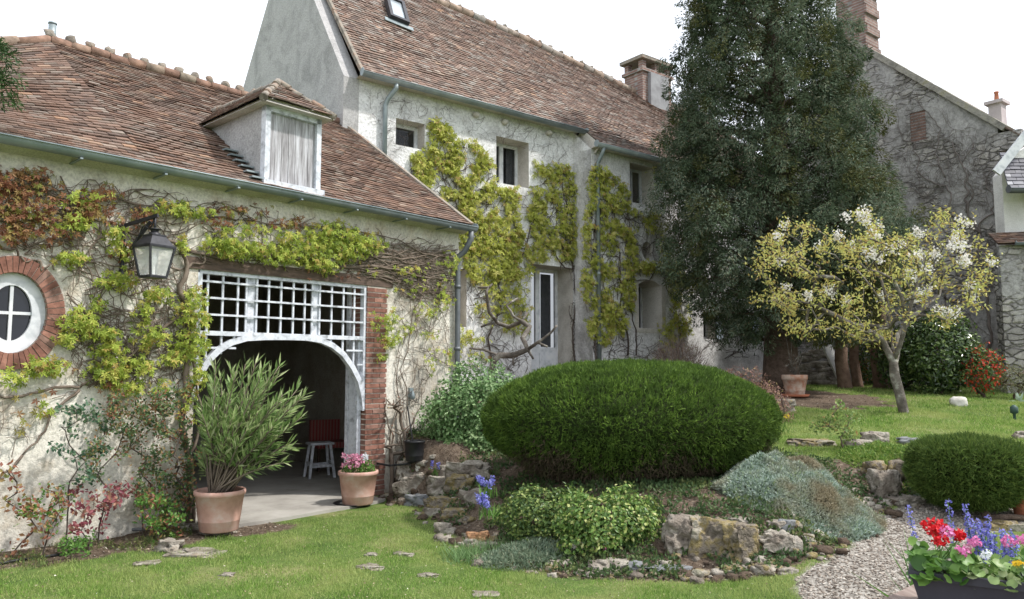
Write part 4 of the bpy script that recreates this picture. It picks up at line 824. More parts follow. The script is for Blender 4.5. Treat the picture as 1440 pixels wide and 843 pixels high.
# on the outbuilding
cg = thing("climbing_vine", G.P(-2.42, .05, 0), "bronze and green Virginia creeper spreading over the cream outbuilding wall", "climbing plant", "creepers on the walls")
mb = MB()
stems(mb, G, 262, 735, 262, 440, .032, .05, 20, .05, 7, .03); stems(mb, G, 262, 440, 250, 345, .035, .06, 10, .05, 7, .02); stems(mb, G, 268, 735, 270, 520, .02, .07, 18, .05, 6); stems(mb, G, 255, 600, 258, 400, .018, .07, 14, .05, 6)
for q5 in [(250, 345, 130, 310, .02), (130, 310, -60, 300, .016), (252, 350, 420, 368, .022), (420, 368, 640, 395, .024), (262, 440, 110, 545, .02), (110, 545, -60, 560, .016), (110, 548, 30, 640, .015), (30, 640, -40, 720, .014), (250, 380, 120, 370, .012), (255, 480, 150, 430, .012), (255, 520, 130, 500, .012), (262, 380, 300, 345, .014), (300, 345, 470, 372, .018), (470, 372, 640, 352, .02), (640, 365, 520, 330, .012), (520, 330, 330, 310, .012), (330, 310, 200, 290, .012), (200, 290, 20, 262, .014), (0, 350, 50, 368, .014), (50, 368, 75, 380, .014), (600, 390, 560, 520, .01), (560, 520, 585, 640, .008), (545, 650, 560, 500, .012), (550, 655, 540, 560, .014), (575, 655, 590, 540, .008), (555, 660, 575, 600, .016), (620, 395, 600, 470, .01), (140, 320, 130, 420, .01), (190, 300, 200, 420, .01)]:
    stems(mb, G, *q5[:4], q5[4], .05)
# sturdy bundle on the right above the pier
for k in range(16): stems(mb, G, 500 + random.uniform(-30, 30), 372 + random.uniform(-18, 18), 640, 385 + random.uniform(-30, 40), .009, .07)
net(mb, G, [(-30, 230), (240, 270), (640, 340), (640, 420), (540, 400), (280, 372), (262, 540), (100, 548), (95, 450), (80, 375), (-30, 340)], 520, 4, (30, 90), (.003, .008), (1, .15), 1.0)
net(mb, G, [(470, 335), (640, 345), (636, 430), (560, 420), (545, 390), (480, 380)], 260, 5, (25, 70), (.003, .008), (1, .3), .9)
net(mb, G, [(548, 395), (638, 400), (632, 520), (600, 540), (590, 620), (552, 650)], 110, 6, (30, 90), (.002, .005), (0, 1), .8)
net(mb, G, [(60, 440), (262, 430), (262, 560), (110, 548)], 160, 8, (25, 80), (.003, .007), (0, -1), 1.0)
net(mb, G, [(-40, 545), (110, 550), (60, 620), (-40, 700)], 26, 9, (30, 90), (.002, .005), (1, -.6), .6)
mb.build("stem", M_twig, cg)
reds = [(-20, 280, 40, 30, 70), (30, 265, 50, 20, 100), (20, 300, 55, 26, 110), (60, 300, 65, 26, 130), (120, 300, 40, 22, 120), (140, 275, 30, 15, 50), (40, 245, 30, 12, 40), (195, 305, 30, 14, 60), (330, 298, 55, 12, 60), (395, 315, 40, 12, 50), (300, 315, 30, 10, 30), (10, 330, 30, 18, 50), (155, 545, 40, 12, 18), (70, 515, 40, 12, 30), (175, 350, 20, 30, 20), (60, 330, 60, 15, 70), (-5, 255, 30, 20, 60), (50, 560, 30, 20, 8), (25, 600, 14, 24, 10), (470, 400 - 20, 60, 15, 25)]
grs = [(95, 365, 22, 10, 60), (100, 315, 30, 14, 60), (155, 330, 16, 10, 40), (165, 355, 20, 25, 40), (160, 395, 28, 12, 80), (215, 415, 25, 12, 60), (195, 440, 15, 15, 40), (108, 455, 28, 22, 120), (145, 470, 20, 12, 60), (150, 490, 26, 10, 60), (208, 475, 28, 18, 90), (265, 440, 24, 38, 190), (262, 488, 26, 20, 130), (150, 520, 32, 22, 130), (190, 515, 22, 20, 70), (176, 545, 20, 12, 50), (232, 505, 20, 12, 40), (55, 515, 35, 14, 80), (270, 530, 14, 22, 60), (306, 345, 28, 14, 100), (345, 352, 55, 13, 200), (390, 362, 35, 12, 120), (425, 350, 42, 18, 200), (460, 332, 42, 20, 240), (484, 352, 36, 18, 180), (512, 345, 28, 18, 120), (450, 372, 30, 14, 120), (395, 335, 25, 12, 50), (250, 345, 12, 15, 25), (240, 295, 35, 14, 70), (272, 302, 25, 12, 40), (350, 325, 60, 14, 60), (535, 450, 22, 16, 50), (540, 478, 18, 12, 50), (562, 462, 22, 10, 30), (595, 437, 18, 14, 36), (617, 420, 16, 16, 40), (530, 502, 10, 8, 14), (598, 470, 14, 8, 16), (575, 405, 40, 14, 30), (627, 375, 16, 24, 40), (600, 510, 12, 20, 16), (622, 500, 10, 26, 24), (8, 530, 25, 14, 30), (85, 480, 18, 12, 24), (130, 430, 30, 12, 24), (60, 575, 22, 12, 12), (220, 545, 26, 16, 26), (255, 570, 22, 24, 26), (120, 280, 40, 14, 30), (200, 345, 30, 12, 30), (570, 380, 50, 10, 30)]
mb = MB(); wall_leaves(mb, G, reds, .052); mb.build("bronze_foliage", L_red, cg)
mb = MB(); wall_leaves(mb, G, grs, .058, .03, .22); mb.build("green_foliage", L_green, cg)
# on the main house
def field_blobs(fr, poly, n, seed, th=-.05, sc=1.4, holes=()):
    r_ = random.Random(seed); X = [p[0] for p in poly]; Y = [p[1] for p in poly]; out = []; k = 0
    while len(out) < n and k < n * 60:
        k += 1; x, y = r_.uniform(min(X), max(X)), r_.uniform(min(Y), max(Y))
        if not in_poly(np.array([x]), np.array([y]), poly)[0]: continue
        u, z = fr.hit(x, y); v = noise.noise(Vector((u * sc, z * sc * 1.2, seed))) + .5 * noise.noise(Vector((u * sc * 2.6, z * sc * 2.9, seed + 5)))
        if v < th + r_.uniform(-.08, .08): continue
        if any(h[0] < x < h[2] and h[1] < y < h[3] for h in holes): continue
        out.append((x, y, 3, 3, 1))
    return out
cm = thing("climbing_vine", H.P(.2, .05, 1.3), "yellow-green Virginia creeper around the windows and glazed door of the white house", "climbing plant", "creepers on the walls")
mb = MB(); HL = [(694, 188, 748, 264), (745, 366, 812, 540)]
pm = [(600, 165), (625, 170), (640, 200), (665, 195), (680, 215), (690, 232), (700, 258), (745, 270), (750, 228), (804, 232), (806, 375), (752, 366), (745, 392), (700, 392), (690, 408), (655, 390), (645, 340), (608, 290), (572, 248), (578, 215), (603, 205)]
wall_leaves(mb, H, field_blobs(H, pm, 4300, 2, -.12, 2.8, HL), .085, .02, .15)
wall_leaves(mb, H, field_blobs(H, [(658, 392), (745, 380), (745, 470), (700, 470), (664, 440)], 330, 3, -.02, 1.6, HL), .085, .03, .18)
wall_leaves(mb, H, [(640, 480, 10, 26, 30), (660, 480, 30, 8, 24), (650, 470, 14, 10, 20), (705, 380, 45, 18, 160), (800, 300, 14, 60, 60), (610, 185, 10, 20, 60), (625, 400, 10, 10, 6), (688, 350, 40, 20, 130), (660, 505, 30, 12, 20)], .085, .03, .2)
mb.build("foliage", L_yel, cm); mb = MB()
for q5 in [(690, 520, 700, 400, .02), (700, 400, 640, 290, .018), (700, 400, 760, 300, .018), (808, 525, 805, 380, .022), (805, 380, 790, 250, .02), (805, 380, 720, 340, .014), (820, 520, 812, 300, .02), (812, 300, 806, 235, .014), (640, 290, 605, 190, .012), (640, 380, 690, 360, .014), (700, 340, 780, 345, .012), (786, 380, 800, 280, .012), (815, 515, 800, 430, .014), (735, 355, 650, 355, .014)]: stems(mb, H, *q5[:4], q5[4], .12)
net(mb, H, pm, 300, 11, (14, 50), (.004, .008), (0, -1), 1.1)
net(mb, H, [(650, 380), (745, 380), (745, 530), (660, 530)], 110, 12, (14, 50), (.004, .009), (0, -1), .8)
net(mb, H, [(786, 240), (828, 240), (826, 525), (800, 525), (800, 380), (786, 370)], 200, 13, (14, 60), (.004, .008), (0, -1), .7)
net(mb, H, [(512, 125), (800, 190), (806, 240), (750, 226), (690, 200), (600, 190), (560, 230), (515, 180)], 130, 14, (10, 34), (.002, .0045), (1, -.6), .9)
mb.build("stem", M_twigd, cm)
cr_ = thing("climbing_vine", H2.P(3, .05, 1.3), "yellow-green Virginia creeper on both sides of the drainpipe and the arched window", "climbing plant", "creepers on the walls")
p2 = [(822, 236), (838, 232), (855, 245), (872, 250), (887, 272), (890, 296), (922, 298), (932, 340), (946, 362), (965, 395), (968, 470), (945, 480), (936, 466), (938, 398), (914, 388), (893, 395), (890, 440), (870, 475), (845, 490), (824, 470), (815, 400), (818, 300)]
H2L = [(889, 388, 941, 470), (884, 226, 922, 292), (892, 328, 928, 374)]
mb = MB(); wall_leaves(mb, H2, field_blobs(H2, p2, 2800, 6, -.08, 2.8, H2L), .085, .02, .14)
wall_leaves(mb, H2, [(925, 250, 18, 14, 20), (838, 245, 14, 14, 60), (905, 375, 26, 8, 110), (935, 470, 14, 22, 60), (850, 440, 14, 40, 70)], .09, .03, .2); mb.build("foliage", L_yel, cr_); mb = MB()
for q5 in [(838, 520, 840, 380, .02), (840, 380, 836, 240, .016), (882, 500, 872, 400, .022), (872, 400, 860, 300, .018), (893, 500, 890, 400, .016), (890, 400, 880, 300, .014), (872, 400, 930, 380, .014), (930, 380, 960, 450, .014), (955, 520, 950, 440, .018), (860, 300, 900, 305, .012)]: stems(mb, H2, *q5[:4], q5[4], .1)
net(mb, H2, p2, 280, 21, (14, 55), (.004, .008), (0, -1), .9); net(mb, H2, [(830, 470), (960, 470), (990, 520), (835, 525)], 90, 22, (14, 40), (.004, .008), (0, -1), 1.0)
net(mb, H2, [(985, 445), (1085, 450), (1085, 505), (985, 505)], 60, 23, (14, 40), (.004, .009), (1, -.2), 1.0)
mb.build("stem", M_twigd, cr_)
cw_ = thing("climbing_vine", WG.P(4.6, .05, 1.2), "leafless dark creeper stems fanning over the grey rubble gable", "climbing plant", "creepers on the walls")
mb = MB()
for q5 in [(1385, 540, 1380, 330, .03), (1380, 330, 1340, 200, .018), (1380, 330, 1395, 240, .016), (1380, 330, 1300, 250, .018), (1300, 250, 1265, 180, .012), (1340, 540, 1330, 420, .02), (1330, 420, 1300, 330, .016), (1330, 420, 1400, 400, .014), (1360, 300, 1370, 200, .012), (1330, 250, 1290, 130, .012), (1390, 430, 1290, 430, .014), (1345, 330, 1280, 300, .012)]: stems(mb, WG, *q5[:4], q5[4] * 1.3, .18, 18)
net(mb, WG, [(1240, 110), (1400, 190), (1410, 330), (1290, 330), (1240, 260)], 150, 31, (20, 70), (.002, .006), (-.3, -1), .9)
net(mb, WG, [(1280, 330), (1410, 330), (1412, 540), (1300, 540)], 90, 32, (20, 70), (.003, .008), (.5, -1), 1.1)
net(mb, WG, [(1270, 150), (1395, 200), (1395, 300), (1280, 280)], 110, 33, (20, 60), (.002, .005), (-.5, -1), .8)
mb.build("stem", simple("grey_creeper_stem", two((.12, .10, .09), (.2, .175, .155)), 6), cw_)
cgl = thing("climbing_vine", GB.P(.6, .05, 5), "fine bare creeper stems on the grey gable beside the dormer", "climbing plant", "creepers on the walls")
mb = MB(); net(mb, GB, [(503, 110), (505, 190), (470, 165), (430, 130), (455, 100)], 150, 41, (12, 40), (.003, .008), (-1, -1), .8); mb.build("stem", M_twigd, cgl)

# ================================================================== trees and shrubs
def cloud(n, c, r, shell=.0):
    d = rdir(n); k = (shell + (1 - shell) * rng.random(n)) ** (1 / 3.0); return np.array(c) + d * k[:, None] * np.array(r)
# conifer
CB = gpt(1095, 556, 10); CB = Vector((5.40, 15.5, hz(5.4, 15.5))); HT = 12.4
con = thing("conifer_tree", CB, "tall dark green conifer with drooping foliage in front of the house corner", "conifer tree")
mb = MB(); mb.tube([CB + Vector((.0, 0, -.1)), CB + Vector((0, 0, .25)), CB + Vector((.02, 0, 1.2)), CB + Vector((.05, 0, 3)), CB + Vector((.05, 0, 7)), CB + Vector((0, 0, HT - 1.2))], [.5, .36, .31, .28, .17, .03], 14)
def crown_edge(z, side):                        # half widths read from the outline, metres
    zz = [1.9, 2.3, 2.9, 3.6, 4.4, 5.2, 6.2, 7.2, 8.2, 9.4, 11, 12.8]
    L = [.3, 1.1, 1.75, 2.05, 2.15, 2.15, 2.1, 2.0, 1.95, 1.7, 1.2, .1]; R = [.3, 1.2, 1.9, 2.3, 2.4, 2.15, 1.75, 1.7, 1.6, 1.05, .7, .1]
    return np.interp(z, zz, L if side < 0 else R)
def crown_pts(n, f0, f1, gap):
    P_, D_, cells, tr = [], [], {}, 0
    while len(P_) < n and tr < n * 30:
        tr += 1; z = CB.z + 1.1 + random.uniform(.0, 1) ** .95 * 10.8; a = random.uniform(0, 2 * math.pi); ca, sa = math.cos(a), math.sin(a)
        R = float(crown_edge(z, ca)) * (.97 + .28 * noise.noise(Vector((ca * 2.4, sa * 2.4, z * 1.15))) + .20 * noise.noise(Vector((ca * 5, sa * 5, z * 2.6)))); f = random.uniform(f0, f1)
        p = (CB.x + .05 + ca * R * f, CB.y + sa * R * f * .8, z); c_ = tuple(int(v // gap) for v in p)
        if gap and any((p[0] - q[0]) ** 2 + (p[1] - q[1]) ** 2 + (p[2] - q[2]) ** 2 < gap * gap for i in (-1, 0, 1) for j in (-1, 0, 1) for k in (-1, 0, 1) for q in cells.get((c_[0] + i, c_[1] + j, c_[2] + k), ())): continue
        cells.setdefault(c_, []).append(p); P_.append(p); D_.append((ca, sa, 0))
    return np.array(P_), np.array(D_)
SP, SD = crown_pts(1600, .74, 1.04, .262); SI, SJ = crown_pts(420, .35, .78, .2); print("plumes", len(SP), len(SI))
for i in range(0, len(SP), 9):
    p = Vector(SP[i]); st = Vector((CB.x + .04, CB.y, p.z - .5 + .25 * random.random())); mb.tube([st, st.lerp(p, .5) + Vector((0, 0, .12)), p], [.045, .028, .01], 5, cap=False)
mb.build("trunk", M_bark, con)
def plumes(mb, SP, SD, per, r, L, Wd, mat=0):
    """drooping feathery plumes at the branch ends, each a teardrop of twiglets hanging outwards"""
    m = len(SP); n = m * per; sz = np.repeat(rng.uniform(.55, 1.35, m), per)[:, None]; P0 = np.repeat(SP, per, 0); D0 = np.repeat(SD, per, 0); ax = norm(np.repeat(SD * .55 + rng.normal(size=(m, 3)) * .25 + np.array([0, 0, -1.0]), per, 0))
    t = rng.random(n)[:, None]; w = np.sin(np.pi * np.clip(t * .85 + .12, 0, 1)) * .9 + .1; rad = rdir(n); rad = norm(rad - ax * np.sum(rad * ax, 1, keepdims=True)); q = rng.random(n)[:, None] ** .45
    P = P0 + ax * (t - .35) * r * 2.0 * sz + rad * w * r * .75 * sz * q
    D = norm(rad * .75 + ax * .75 + rng.normal(size=(n, 3)) * .3); kites(mb, P, D, norm(rad + D0 * .4 + rng.normal(size=(n, 3)) * .35 + np.array([0, 0, .4])), L * rng.uniform(.6, 1.3, n), Wd * rng.uniform(.7, 1.2, n), mat)
def tufts(mb, SP, SD, per, r, L, Wd, mat=0):
    """feathery tufts: twiglets radiating from each branch end, hanging at their tips"""
    m = len(SP); n = m * per; sz = np.repeat(rng.uniform(.6, 1.35, m), per)[:, None]; P0 = np.repeat(SP, per, 0); D0 = np.repeat(SD, per, 0)
    lead = norm(D0 * .9 + np.repeat(rdir(m) * .45, per, 0)); d = norm(rdir(n) + lead * .75 + np.array([0, 0, .25])); t = rng.random(n)[:, None] ** .6
    P = P0 + d * t * r * sz * np.array([1, 1, .85]); P[:, 2] -= (t[:, 0] ** 3) * r * .45 * sz[:, 0]
    D = norm(d * .9 + np.array([0, 0, -.75]) * t + rng.normal(size=(n, 3)) * .3); kites(mb, P, D, norm(d + rng.normal(size=(n, 3)) * .5 + np.array([0, 0, .6])), L * rng.uniform(.6, 1.3, n), Wd * rng.uniform(.7, 1.2, n), mat)
L_con = leafm("conifer_needles_dark", [(0, (.032, .052, .03)), (.5, (.065, .095, .052)), (.85, (.10, .135, .075)), (1, (.15, .125, .08))], .2, .85, ((.11, .145, .09), 1.1), .08)
L_con2 = leafm("conifer_needles_tip", [(0, (.09, .13, .085)), (.6, (.17, .215, .15)), (1, (.22, .21, .14))], .2, .85, None, .08)
L_con3 = leafm("conifer_needles_olive", [(0, (.06, .07, .026)), (.6, (.10, .11, .04)), (1, (.15, .14, .065))], .15, .85, None, .08)
mb = MB(); k_ = rng.random(len(SP)); olive = (k_ < .14) | ((SD[:, 0] > .3) & (SP[:, 2] < 7.2) & (k_ < .42)); tip = ~olive & (k_ > .62)
plumes(mb, SP[~olive & ~tip], SD[~olive & ~tip], 200, .235, .075, .022, 0); plumes(mb, SP[olive], SD[olive], 200, .235, .075, .022, 2); plumes(mb, SP[tip], SD[tip], 190, .235, .075, .022, 1)
tufts(mb, SI, SJ, 120, .36, .08, .03, 0)
mb.build("crown", [L_con, L_con2, L_con3], con)

# cherry tree
YB = 12.3; cb = Vector((at(1272, 588, YB).x, YB, 0)); cb.z = hz(cb.x, cb.y)
che = thing("cherry_tree", cb, "small spreading cherry tree with bronze young leaves and white blossom on the lawn", "cherry tree")
def cp(x, y, dy=0): return at(x, y, YB + dy)
rootp = [cb - Vector((0, 0, .08)), cp(1270, 575), cp(1264, 550), cp(1258, 528), cp(1256, 508)]
mainl = [[cp(1240, 480), cp(1215, 462, -.1), cp(1185, 450, -.2), cp(1150, 430, -.3)], [cp(1252, 470, .1), cp(1248, 430, .2), cp(1240, 390, .2), cp(1225, 350, .1)], [cp(1264, 488, -.1), cp(1274, 452, -.2), cp(1284, 415, -.3), cp(1300, 370, -.3)], [cp(1262, 470, .3), cp(1290, 440, .5), cp(1320, 415, .6)]]
crown_poly = [(1055, 365), (1085, 310), (1130, 305), (1160, 330), (1200, 290), (1245, 300), (1262, 325), (1300, 335), (1320, 298), (1350, 300), (1370, 335), (1405, 365), (1395, 400), (1370, 440), (1330, 470), (1290, 455), (1260, 470), (1230, 485), (1180, 470), (1150, 480), (1100, 455), (1060, 430), (1075, 395)]
tips = []; k = 0
while len(tips) < 230:
    x, y = random.uniform(1050, 1410), random.uniform(285, 490)
    if not in_poly(np.array([x]), np.array([y]), crown_poly)[0]: continue
    dx = (x - 1235) / 185; dy = (y - 390) / 110; dm = math.sqrt(max(.05, 1.1 - dx * dx - dy * dy)) * 1.7
    tips.append(cp(x, y, random.uniform(-dm, dm)))
g_ = grow(rootp, tips, .16, .0040, .22, 2.2, -.02, random.Random(5), [(4, mainl[0]), (4, mainl[1]), (4, mainl[2]), (3, mainl[3])]); mb = MB(); limbs(mb, g_, 8, 0, .08); 
mb.build("trunk", M_barkg, che)
nodes, par, chd, rad = g_; tw = np.array([tuple(nodes[i]) for i in range(len(nodes)) if rad[i] < .012]); print("cherry twigs", len(tw))
n = 1500; P0 = tw[rng.integers(0, len(tw), n)]; T_ = np.array([tuple(t) for t in tips]); n2 = 5000; P1 = T_[rng.integers(0, len(T_), n2)] + rng.normal(size=(n2, 3)) * .065
P = np.concatenate([P0 + rng.normal(size=(n, 3)) * .045, P1]); n = len(P); mb = MB(); D = norm(rng.normal(size=(n, 3)) + np.array([0, 0, -.25])); kites(mb, P, D, rdir(n), rng.uniform(.045, .085, n), rng.uniform(.022, .036, n), 0, .2)
mb.build("foliage", leafm("cherry_young_leaf", [(0, (.36, .24, .09)), (.3, (.50, .44, .13)), (.65, (.58, .56, .18)), (1, (.42, .48, .15))], .45), che)
mb = MB(); cl = []
for (x, y, rx, ry, n_) in [(1210, 300, 14, 12, 7), (1182, 318, 16, 12, 7), (1235, 310, 20, 14, 6), (1100, 315, 12, 10, 4), (1133, 348, 6, 5, 2), (1340, 340, 40, 30, 14), (1300, 370, 30, 40, 18), (1230, 350, 50, 30, 14), (1375, 360, 20, 20, 5), (1390, 392, 10, 8, 3), (1353, 438, 20, 10, 5), (1210, 400, 80, 40, 12), (1120, 395, 40, 30, 4), (1290, 420, 50, 30, 8), (1148, 465, 8, 6, 1), (1370, 410, 20, 20, 4), (1310, 300, 12, 14, 3), (1350, 310, 20, 14, 5)]:
    for _ in range(n_):
        q0 = cp(random.gauss(x, rx * .6), random.gauss(y, ry * .6), random.uniform(-1.2, .6)); j = int(np.argmin(np.linalg.norm(tw - np.array(q0), axis=1))); cl.append(tw[j] * .6 + np.array(q0) * .4)
cl = np.array(cl)[::2]; per = 40; P = np.repeat(cl, per, 0) + rng.normal(size=(len(cl) * per, 3)) * .042; n = len(P); kites(mb, P, rdir(n), rdir(n), .038, .036, 0, .25, .5)
mb.build("blossom", leafm("cherry_blossom_white", [(0, (.72, .66, .62)), (.5, (.82, .80, .76)), (1, (.85, .85, .82))], .4), che)

# two brown trunks and a laurel behind the cherry
def pxb(x, y, Y): p = at(x, y, Y); return Vector((p.x, Y, hz(p.x, Y)))
for x, tp, yy, r, lab in ((1188, 445, 16.4, .13, "reddish brown tree trunk, nearest the leaning white board"), (1206, 450, 17.0, .10, "slim pale brown trunk just right of and behind the reddish trunk"), (1240, 440, 16.6, .15, "dark brown trunk half hidden behind the cherry tree's stem")):
    b_ = pxb(x, 545, yy); t = thing("yew_tree", b_, lab, "tree trunk", "bare trunks behind the cherry tree"); mb = MB()
    mb.tube([b_ - Vector((0, 0, .1)), b_ + Vector((0, 0, .1)), b_ + Vector((-.06, 0, .6)), b_ + Vector((-.02, 0, 1.2)), b_ + Vector((.08, 0, 2.4)), b_ + Vector((.1, 0, 3.4))], [r * 1.5, r * 1.1, r, r * .95, r * .8, r * .4], 10); mb.build("trunk", simple("reddish_trunk_bark", two((.10, .06, .042), (.22, .145, .105)), 8, .95, 20, .8, .02), t)
    mb = MB(); c_ = b_ + Vector((.1, 0, 2.9)); P = cloud(1800, c_, (.8, .6, .7), .3); kites(mb, P, rdir(len(P)) + np.array([0, 0, -.5]), rdir(len(P)), .1, .04); mb.build("crown", L_con, t)
def bush(name, label, cat, c, r, n, leaf, mat, group=None, shell=.55, core=True, lumps=.18, stem=None, flat=.0, ls=1.0):
    """rounded shrub: leaves spread through an uneven volume round a few woody stems"""
    c = Vector(c); base = Vector((c.x, c.y, hz(c.x, c.y))); t = thing(name, base, label, cat, group)
    d = rdir(n); rr = (shell + (1 - shell) * rng.random(n) ** .7)
    lm = np.array([1 + lumps * (noise.noise(Vector((v[0] * 2.2 + c.x, v[1] * 2.2, v[2] * 2.2 + c.y))) * 1.6 + .5 * noise.noise(Vector((v[0] * 6, v[1] * 6 + c.x, v[2] * 6)))) for v in d])
    if flat: d[:, 2] = np.sign(d[:, 2]) * np.abs(d[:, 2]) ** (1 - flat)
    P = np.array(c) + d * (rr * lm)[:, None] * np.array(r); P[:, 2] = np.maximum(P[:, 2], height(P[:, 0], P[:, 1]) + .01)
    N = norm(d + .5 * rng.normal(size=(n, 3)) + np.array([0, 0, .4])); D = norm(rng.normal(size=(n, 3)) + d * .5 + np.array([0, 0, .1])); D = norm(D - N * np.sum(D * N, 1, keepdims=True) * .7)
    mb = MB(); kites(mb, P, D, N, leaf[0] * rng.uniform(.6, 1.25, n), leaf[1] * rng.uniform(.7, 1.2, n), 0, .12, .5); mb.build("foliage", mat, t)
    tg = [Vector(c) + Vector(v) for v in (rdir(14) * np.array(r) * .75)]; tg = [Vector((v.x, v.y, max(v.z, base.z + .1))) for v in tg]
    mb = MB(); limbs(mb, grow([base - Vector((0, 0, .05)), base + Vector((0, 0, .06))], tg, .12, .006, .2), 5, 0, .03); mb.build("stem", stem or M_bark, t); return t
L_laurel = leafm("glossy_laurel_leaf", [(0, (.03, .06, .018)), (.6, (.07, .12, .035)), (1, (.16, .22, .06))], .2, .25, spec=.6)
L_vib = leafm("grey_green_leaf", [(0, (.08, .16, .05)), (.5, (.17, .29, .11)), (1, (.34, .46, .22))], .3, .45)
L_euo = leafm("variegated_leaf", [(0, (.05, .10, .025)), (.4, (.11, .20, .045)), (.7, (.20, .31, .07)), (.88, (.36, .40, .12)), (1, (.48, .48, .22))], .3, .4)
p = pxb(1325, 505, 15.2); bush("laurel_bush", "large rounded dark green laurel bush right of the cherry trunk", "bush", (at(1322, 505, 15.2).x, 15.2, 1.93), (.72, .65, .80), 6500, (.10, .045), L_laurel)
bush("laurel_bush", "dark green bush in the gap behind the cherry trunk", "bush", (at(1268, 505, 15.9).x, 15.9, 1.85), (.5, .5, .72), 2600, (.10, .045), L_laurel)
bush("flowering_shrub", "low green shrub with orange tinged leaves behind the brown trunks", "shrub", (at(1228, 508, 17.5).x, 17.5, 1.85), (.6, .5, .7), 2600, (.08, .04), leafm("mixed_green_leaf", [(0, (.05, .10, .03)), (.7, (.13, .2, .05)), (.93, (.3, .18, .06)), (1, (.4, .12, .06))], .3))
bush("viburnum_shrub", "rounded grey-green shrub against the corner where the drainpipe comes down", "shrub", (at(678, 590, 10.4).x, 10.3, .93), (.78, .6, .70), 17000, (.062, .034), L_vib, lumps=.22)
bush("variegated_shrub", "low yellow-green variegated shrub lying in front of the big clipped dome", "shrub", (.82, 6.92, .27), (.50, .42, .30), 7500, (.04, .028), L_euo, lumps=.25)
bush("variegated_shrub", "darker left half of the low variegated planting, beside the blue hyacinths", "shrub", (.30, 7.2, .32), (.46, .36, .24), 5200, (.036, .024), leafm("dark_variegated_leaf", [(0, (.045, .09, .028)), (.5, (.09, .15, .04)), (.8, (.2, .27, .07)), (1, (.36, .4, .14))], .3, .4), lumps=.25)
M_tw = leafm("brown_bare_twigs", [(0, (.07, .05, .045)), (.6, (.16, .115, .10)), (1, (.25, .19, .15))], 0, .9)
def twiggy(name, label, cat, c, r, n, mat, L=.22, leaves=None, lf=(0, 0)):
    c = Vector(c); base = Vector((c.x, c.y, hz(c.x, c.y))); t = thing(name, base, label, cat); mb = MB(); d = rdir(n); d[:, 2] = np.abs(d[:, 2]); f = rng.random(n)[:, None] ** .5; root = np.array(base)
    P = root + (d * np.array(r) * np.array([1, 1, 1])) * f; blades(mb, P, norm(d * np.array([1, 1, .8]) + rng.normal(size=(n, 3)) * .35 + np.array([0, 0, .5])), L * rng.uniform(.5, 1.3, n), .006); mb.build("twigs", mat, t)
    if leaves:
        mb = MB(); m = lf[0]; d = rdir(m); d[:, 2] = np.abs(d[:, 2]); P = root + d * np.array(r) * (.7 + .4 * rng.random(m))[:, None]; kites(mb, P, rdir(m), rdir(m), lf[1], lf[1] * .5); mb.build("foliage", leaves, t)
    return t
q_ = pxb(955, 510, 14.3); twiggy("twiggy_shrub", "brown leafless twiggy shrub under the arched window", "shrub", (at(955, 500, 14.6).x, 14.6, 1.3), (.68, .55, 1.05), 5200, M_tw, .26, leafm("budding_leaf", [(0, (.2, .12, .09)), (1, (.2, .2, .08))], .3), (500, .04))
L_hea = leafm("dusty_pink_heath", [(0, (.20, .10, .085)), (.5, (.34, .19, .155)), (.85, (.42, .27, .2)), (1, (.5, .4, .16))], .3)
bush("heather_shrub", "pinkish brown low shrub behind the right shoulder of the clipped dome", "shrub", (at(1035, 530, 12.2).x, 12.2, 1.18), (.72, .5, .50), 5200, (.05, .014), L_hea, lumps=.2)
bush("heather_shrub", "dusty pink shrub spilling down to the conifer's foot", "shrub", (at(1080, 545, 11.6).x, 11.6, .98), (.34, .4, .42), 2200, (.05, .014), L_hea, lumps=.2)

# clipped dome
DC = Vector((1.30, 8.55, .45)); domez = [-.2, -.08, .06, .25, .46, .68, .88, 1.04, 1.17, 1.245, 1.27]; domer = [.30, .46, .64, .84, .97, 1.0, .93, .79, .60, .34, .0]
dth = thing("clipped_yew_dome", (DC.x, DC.y, hz(DC.x, DC.y)), "huge clipped evergreen dome, green above and brown below, in the middle of the bed", "clipped shrub")
def dome_pts(n, cx, cy, cz, rx, ry, zz, rr, seed, amp=.035, wts=None):
    zz = np.array(zz); rr = np.array(rr); seg = np.hypot(np.diff(zz), np.diff(rr) * (rx + ry) / 2) * (rr[:-1] + rr[1:] + .05); seg = seg / seg.sum(); k = rng.choice(len(seg), n, p=seg); t = rng.random(n)
    z = zz[k] + (zz[k + 1] - zz[k]) * t; r = rr[k] + (rr[k + 1] - rr[k]) * t; a = rng.random(n) * 2 * math.pi; ca, sa = np.cos(a), np.sin(a)
    lm = np.array([1 + amp * (noise.noise(Vector((ca[i] * 2.5, sa[i] * 2.5, z[i] * 2.5 + seed))) + .6 * noise.noise(Vector((ca[i] * 7, sa[i] * 7, z[i] * 7 + seed)))) for i in range(n)])
    P = np.stack([cx + ca * r * rx * lm, cy + sa * r * ry * lm, cz + z * (1 + (lm - 1) * .5)], 1)
    dz = np.gradient(zz); drr = np.gradient(rr); nz = -np.interp(z, zz, drr) * (rx + ry) / 2; nr = np.interp(z, zz, dz); N = norm(np.stack([ca * nr / rx, sa * nr / ry, nz / 1.0], 1)); return P, N, z
def dome_core(mb, cx, cy, cz, rx, ry, zz, rr, k=.9, mat=0):
    mb.lathe((cx, cy, cz), [(max(r * k, .001), z * .97) for z, r in zip(zz, rr)], 32, mat, rx, ry)
L_yew = leafm("yew_needles", [(0, (.045, .085, .018)), (.5, (.10, .175, .03)), (1, (.20, .30, .055))], .3, .6, ((.06, .105, .022), 5), .12)
L_yewb = leafm("yew_dead_needles", [(0, (.045, .032, .022)), (.6, (.105, .075, .05)), (1, (.09, .10, .04))], .1, .8)
RX, RY = 1.62, 1.25
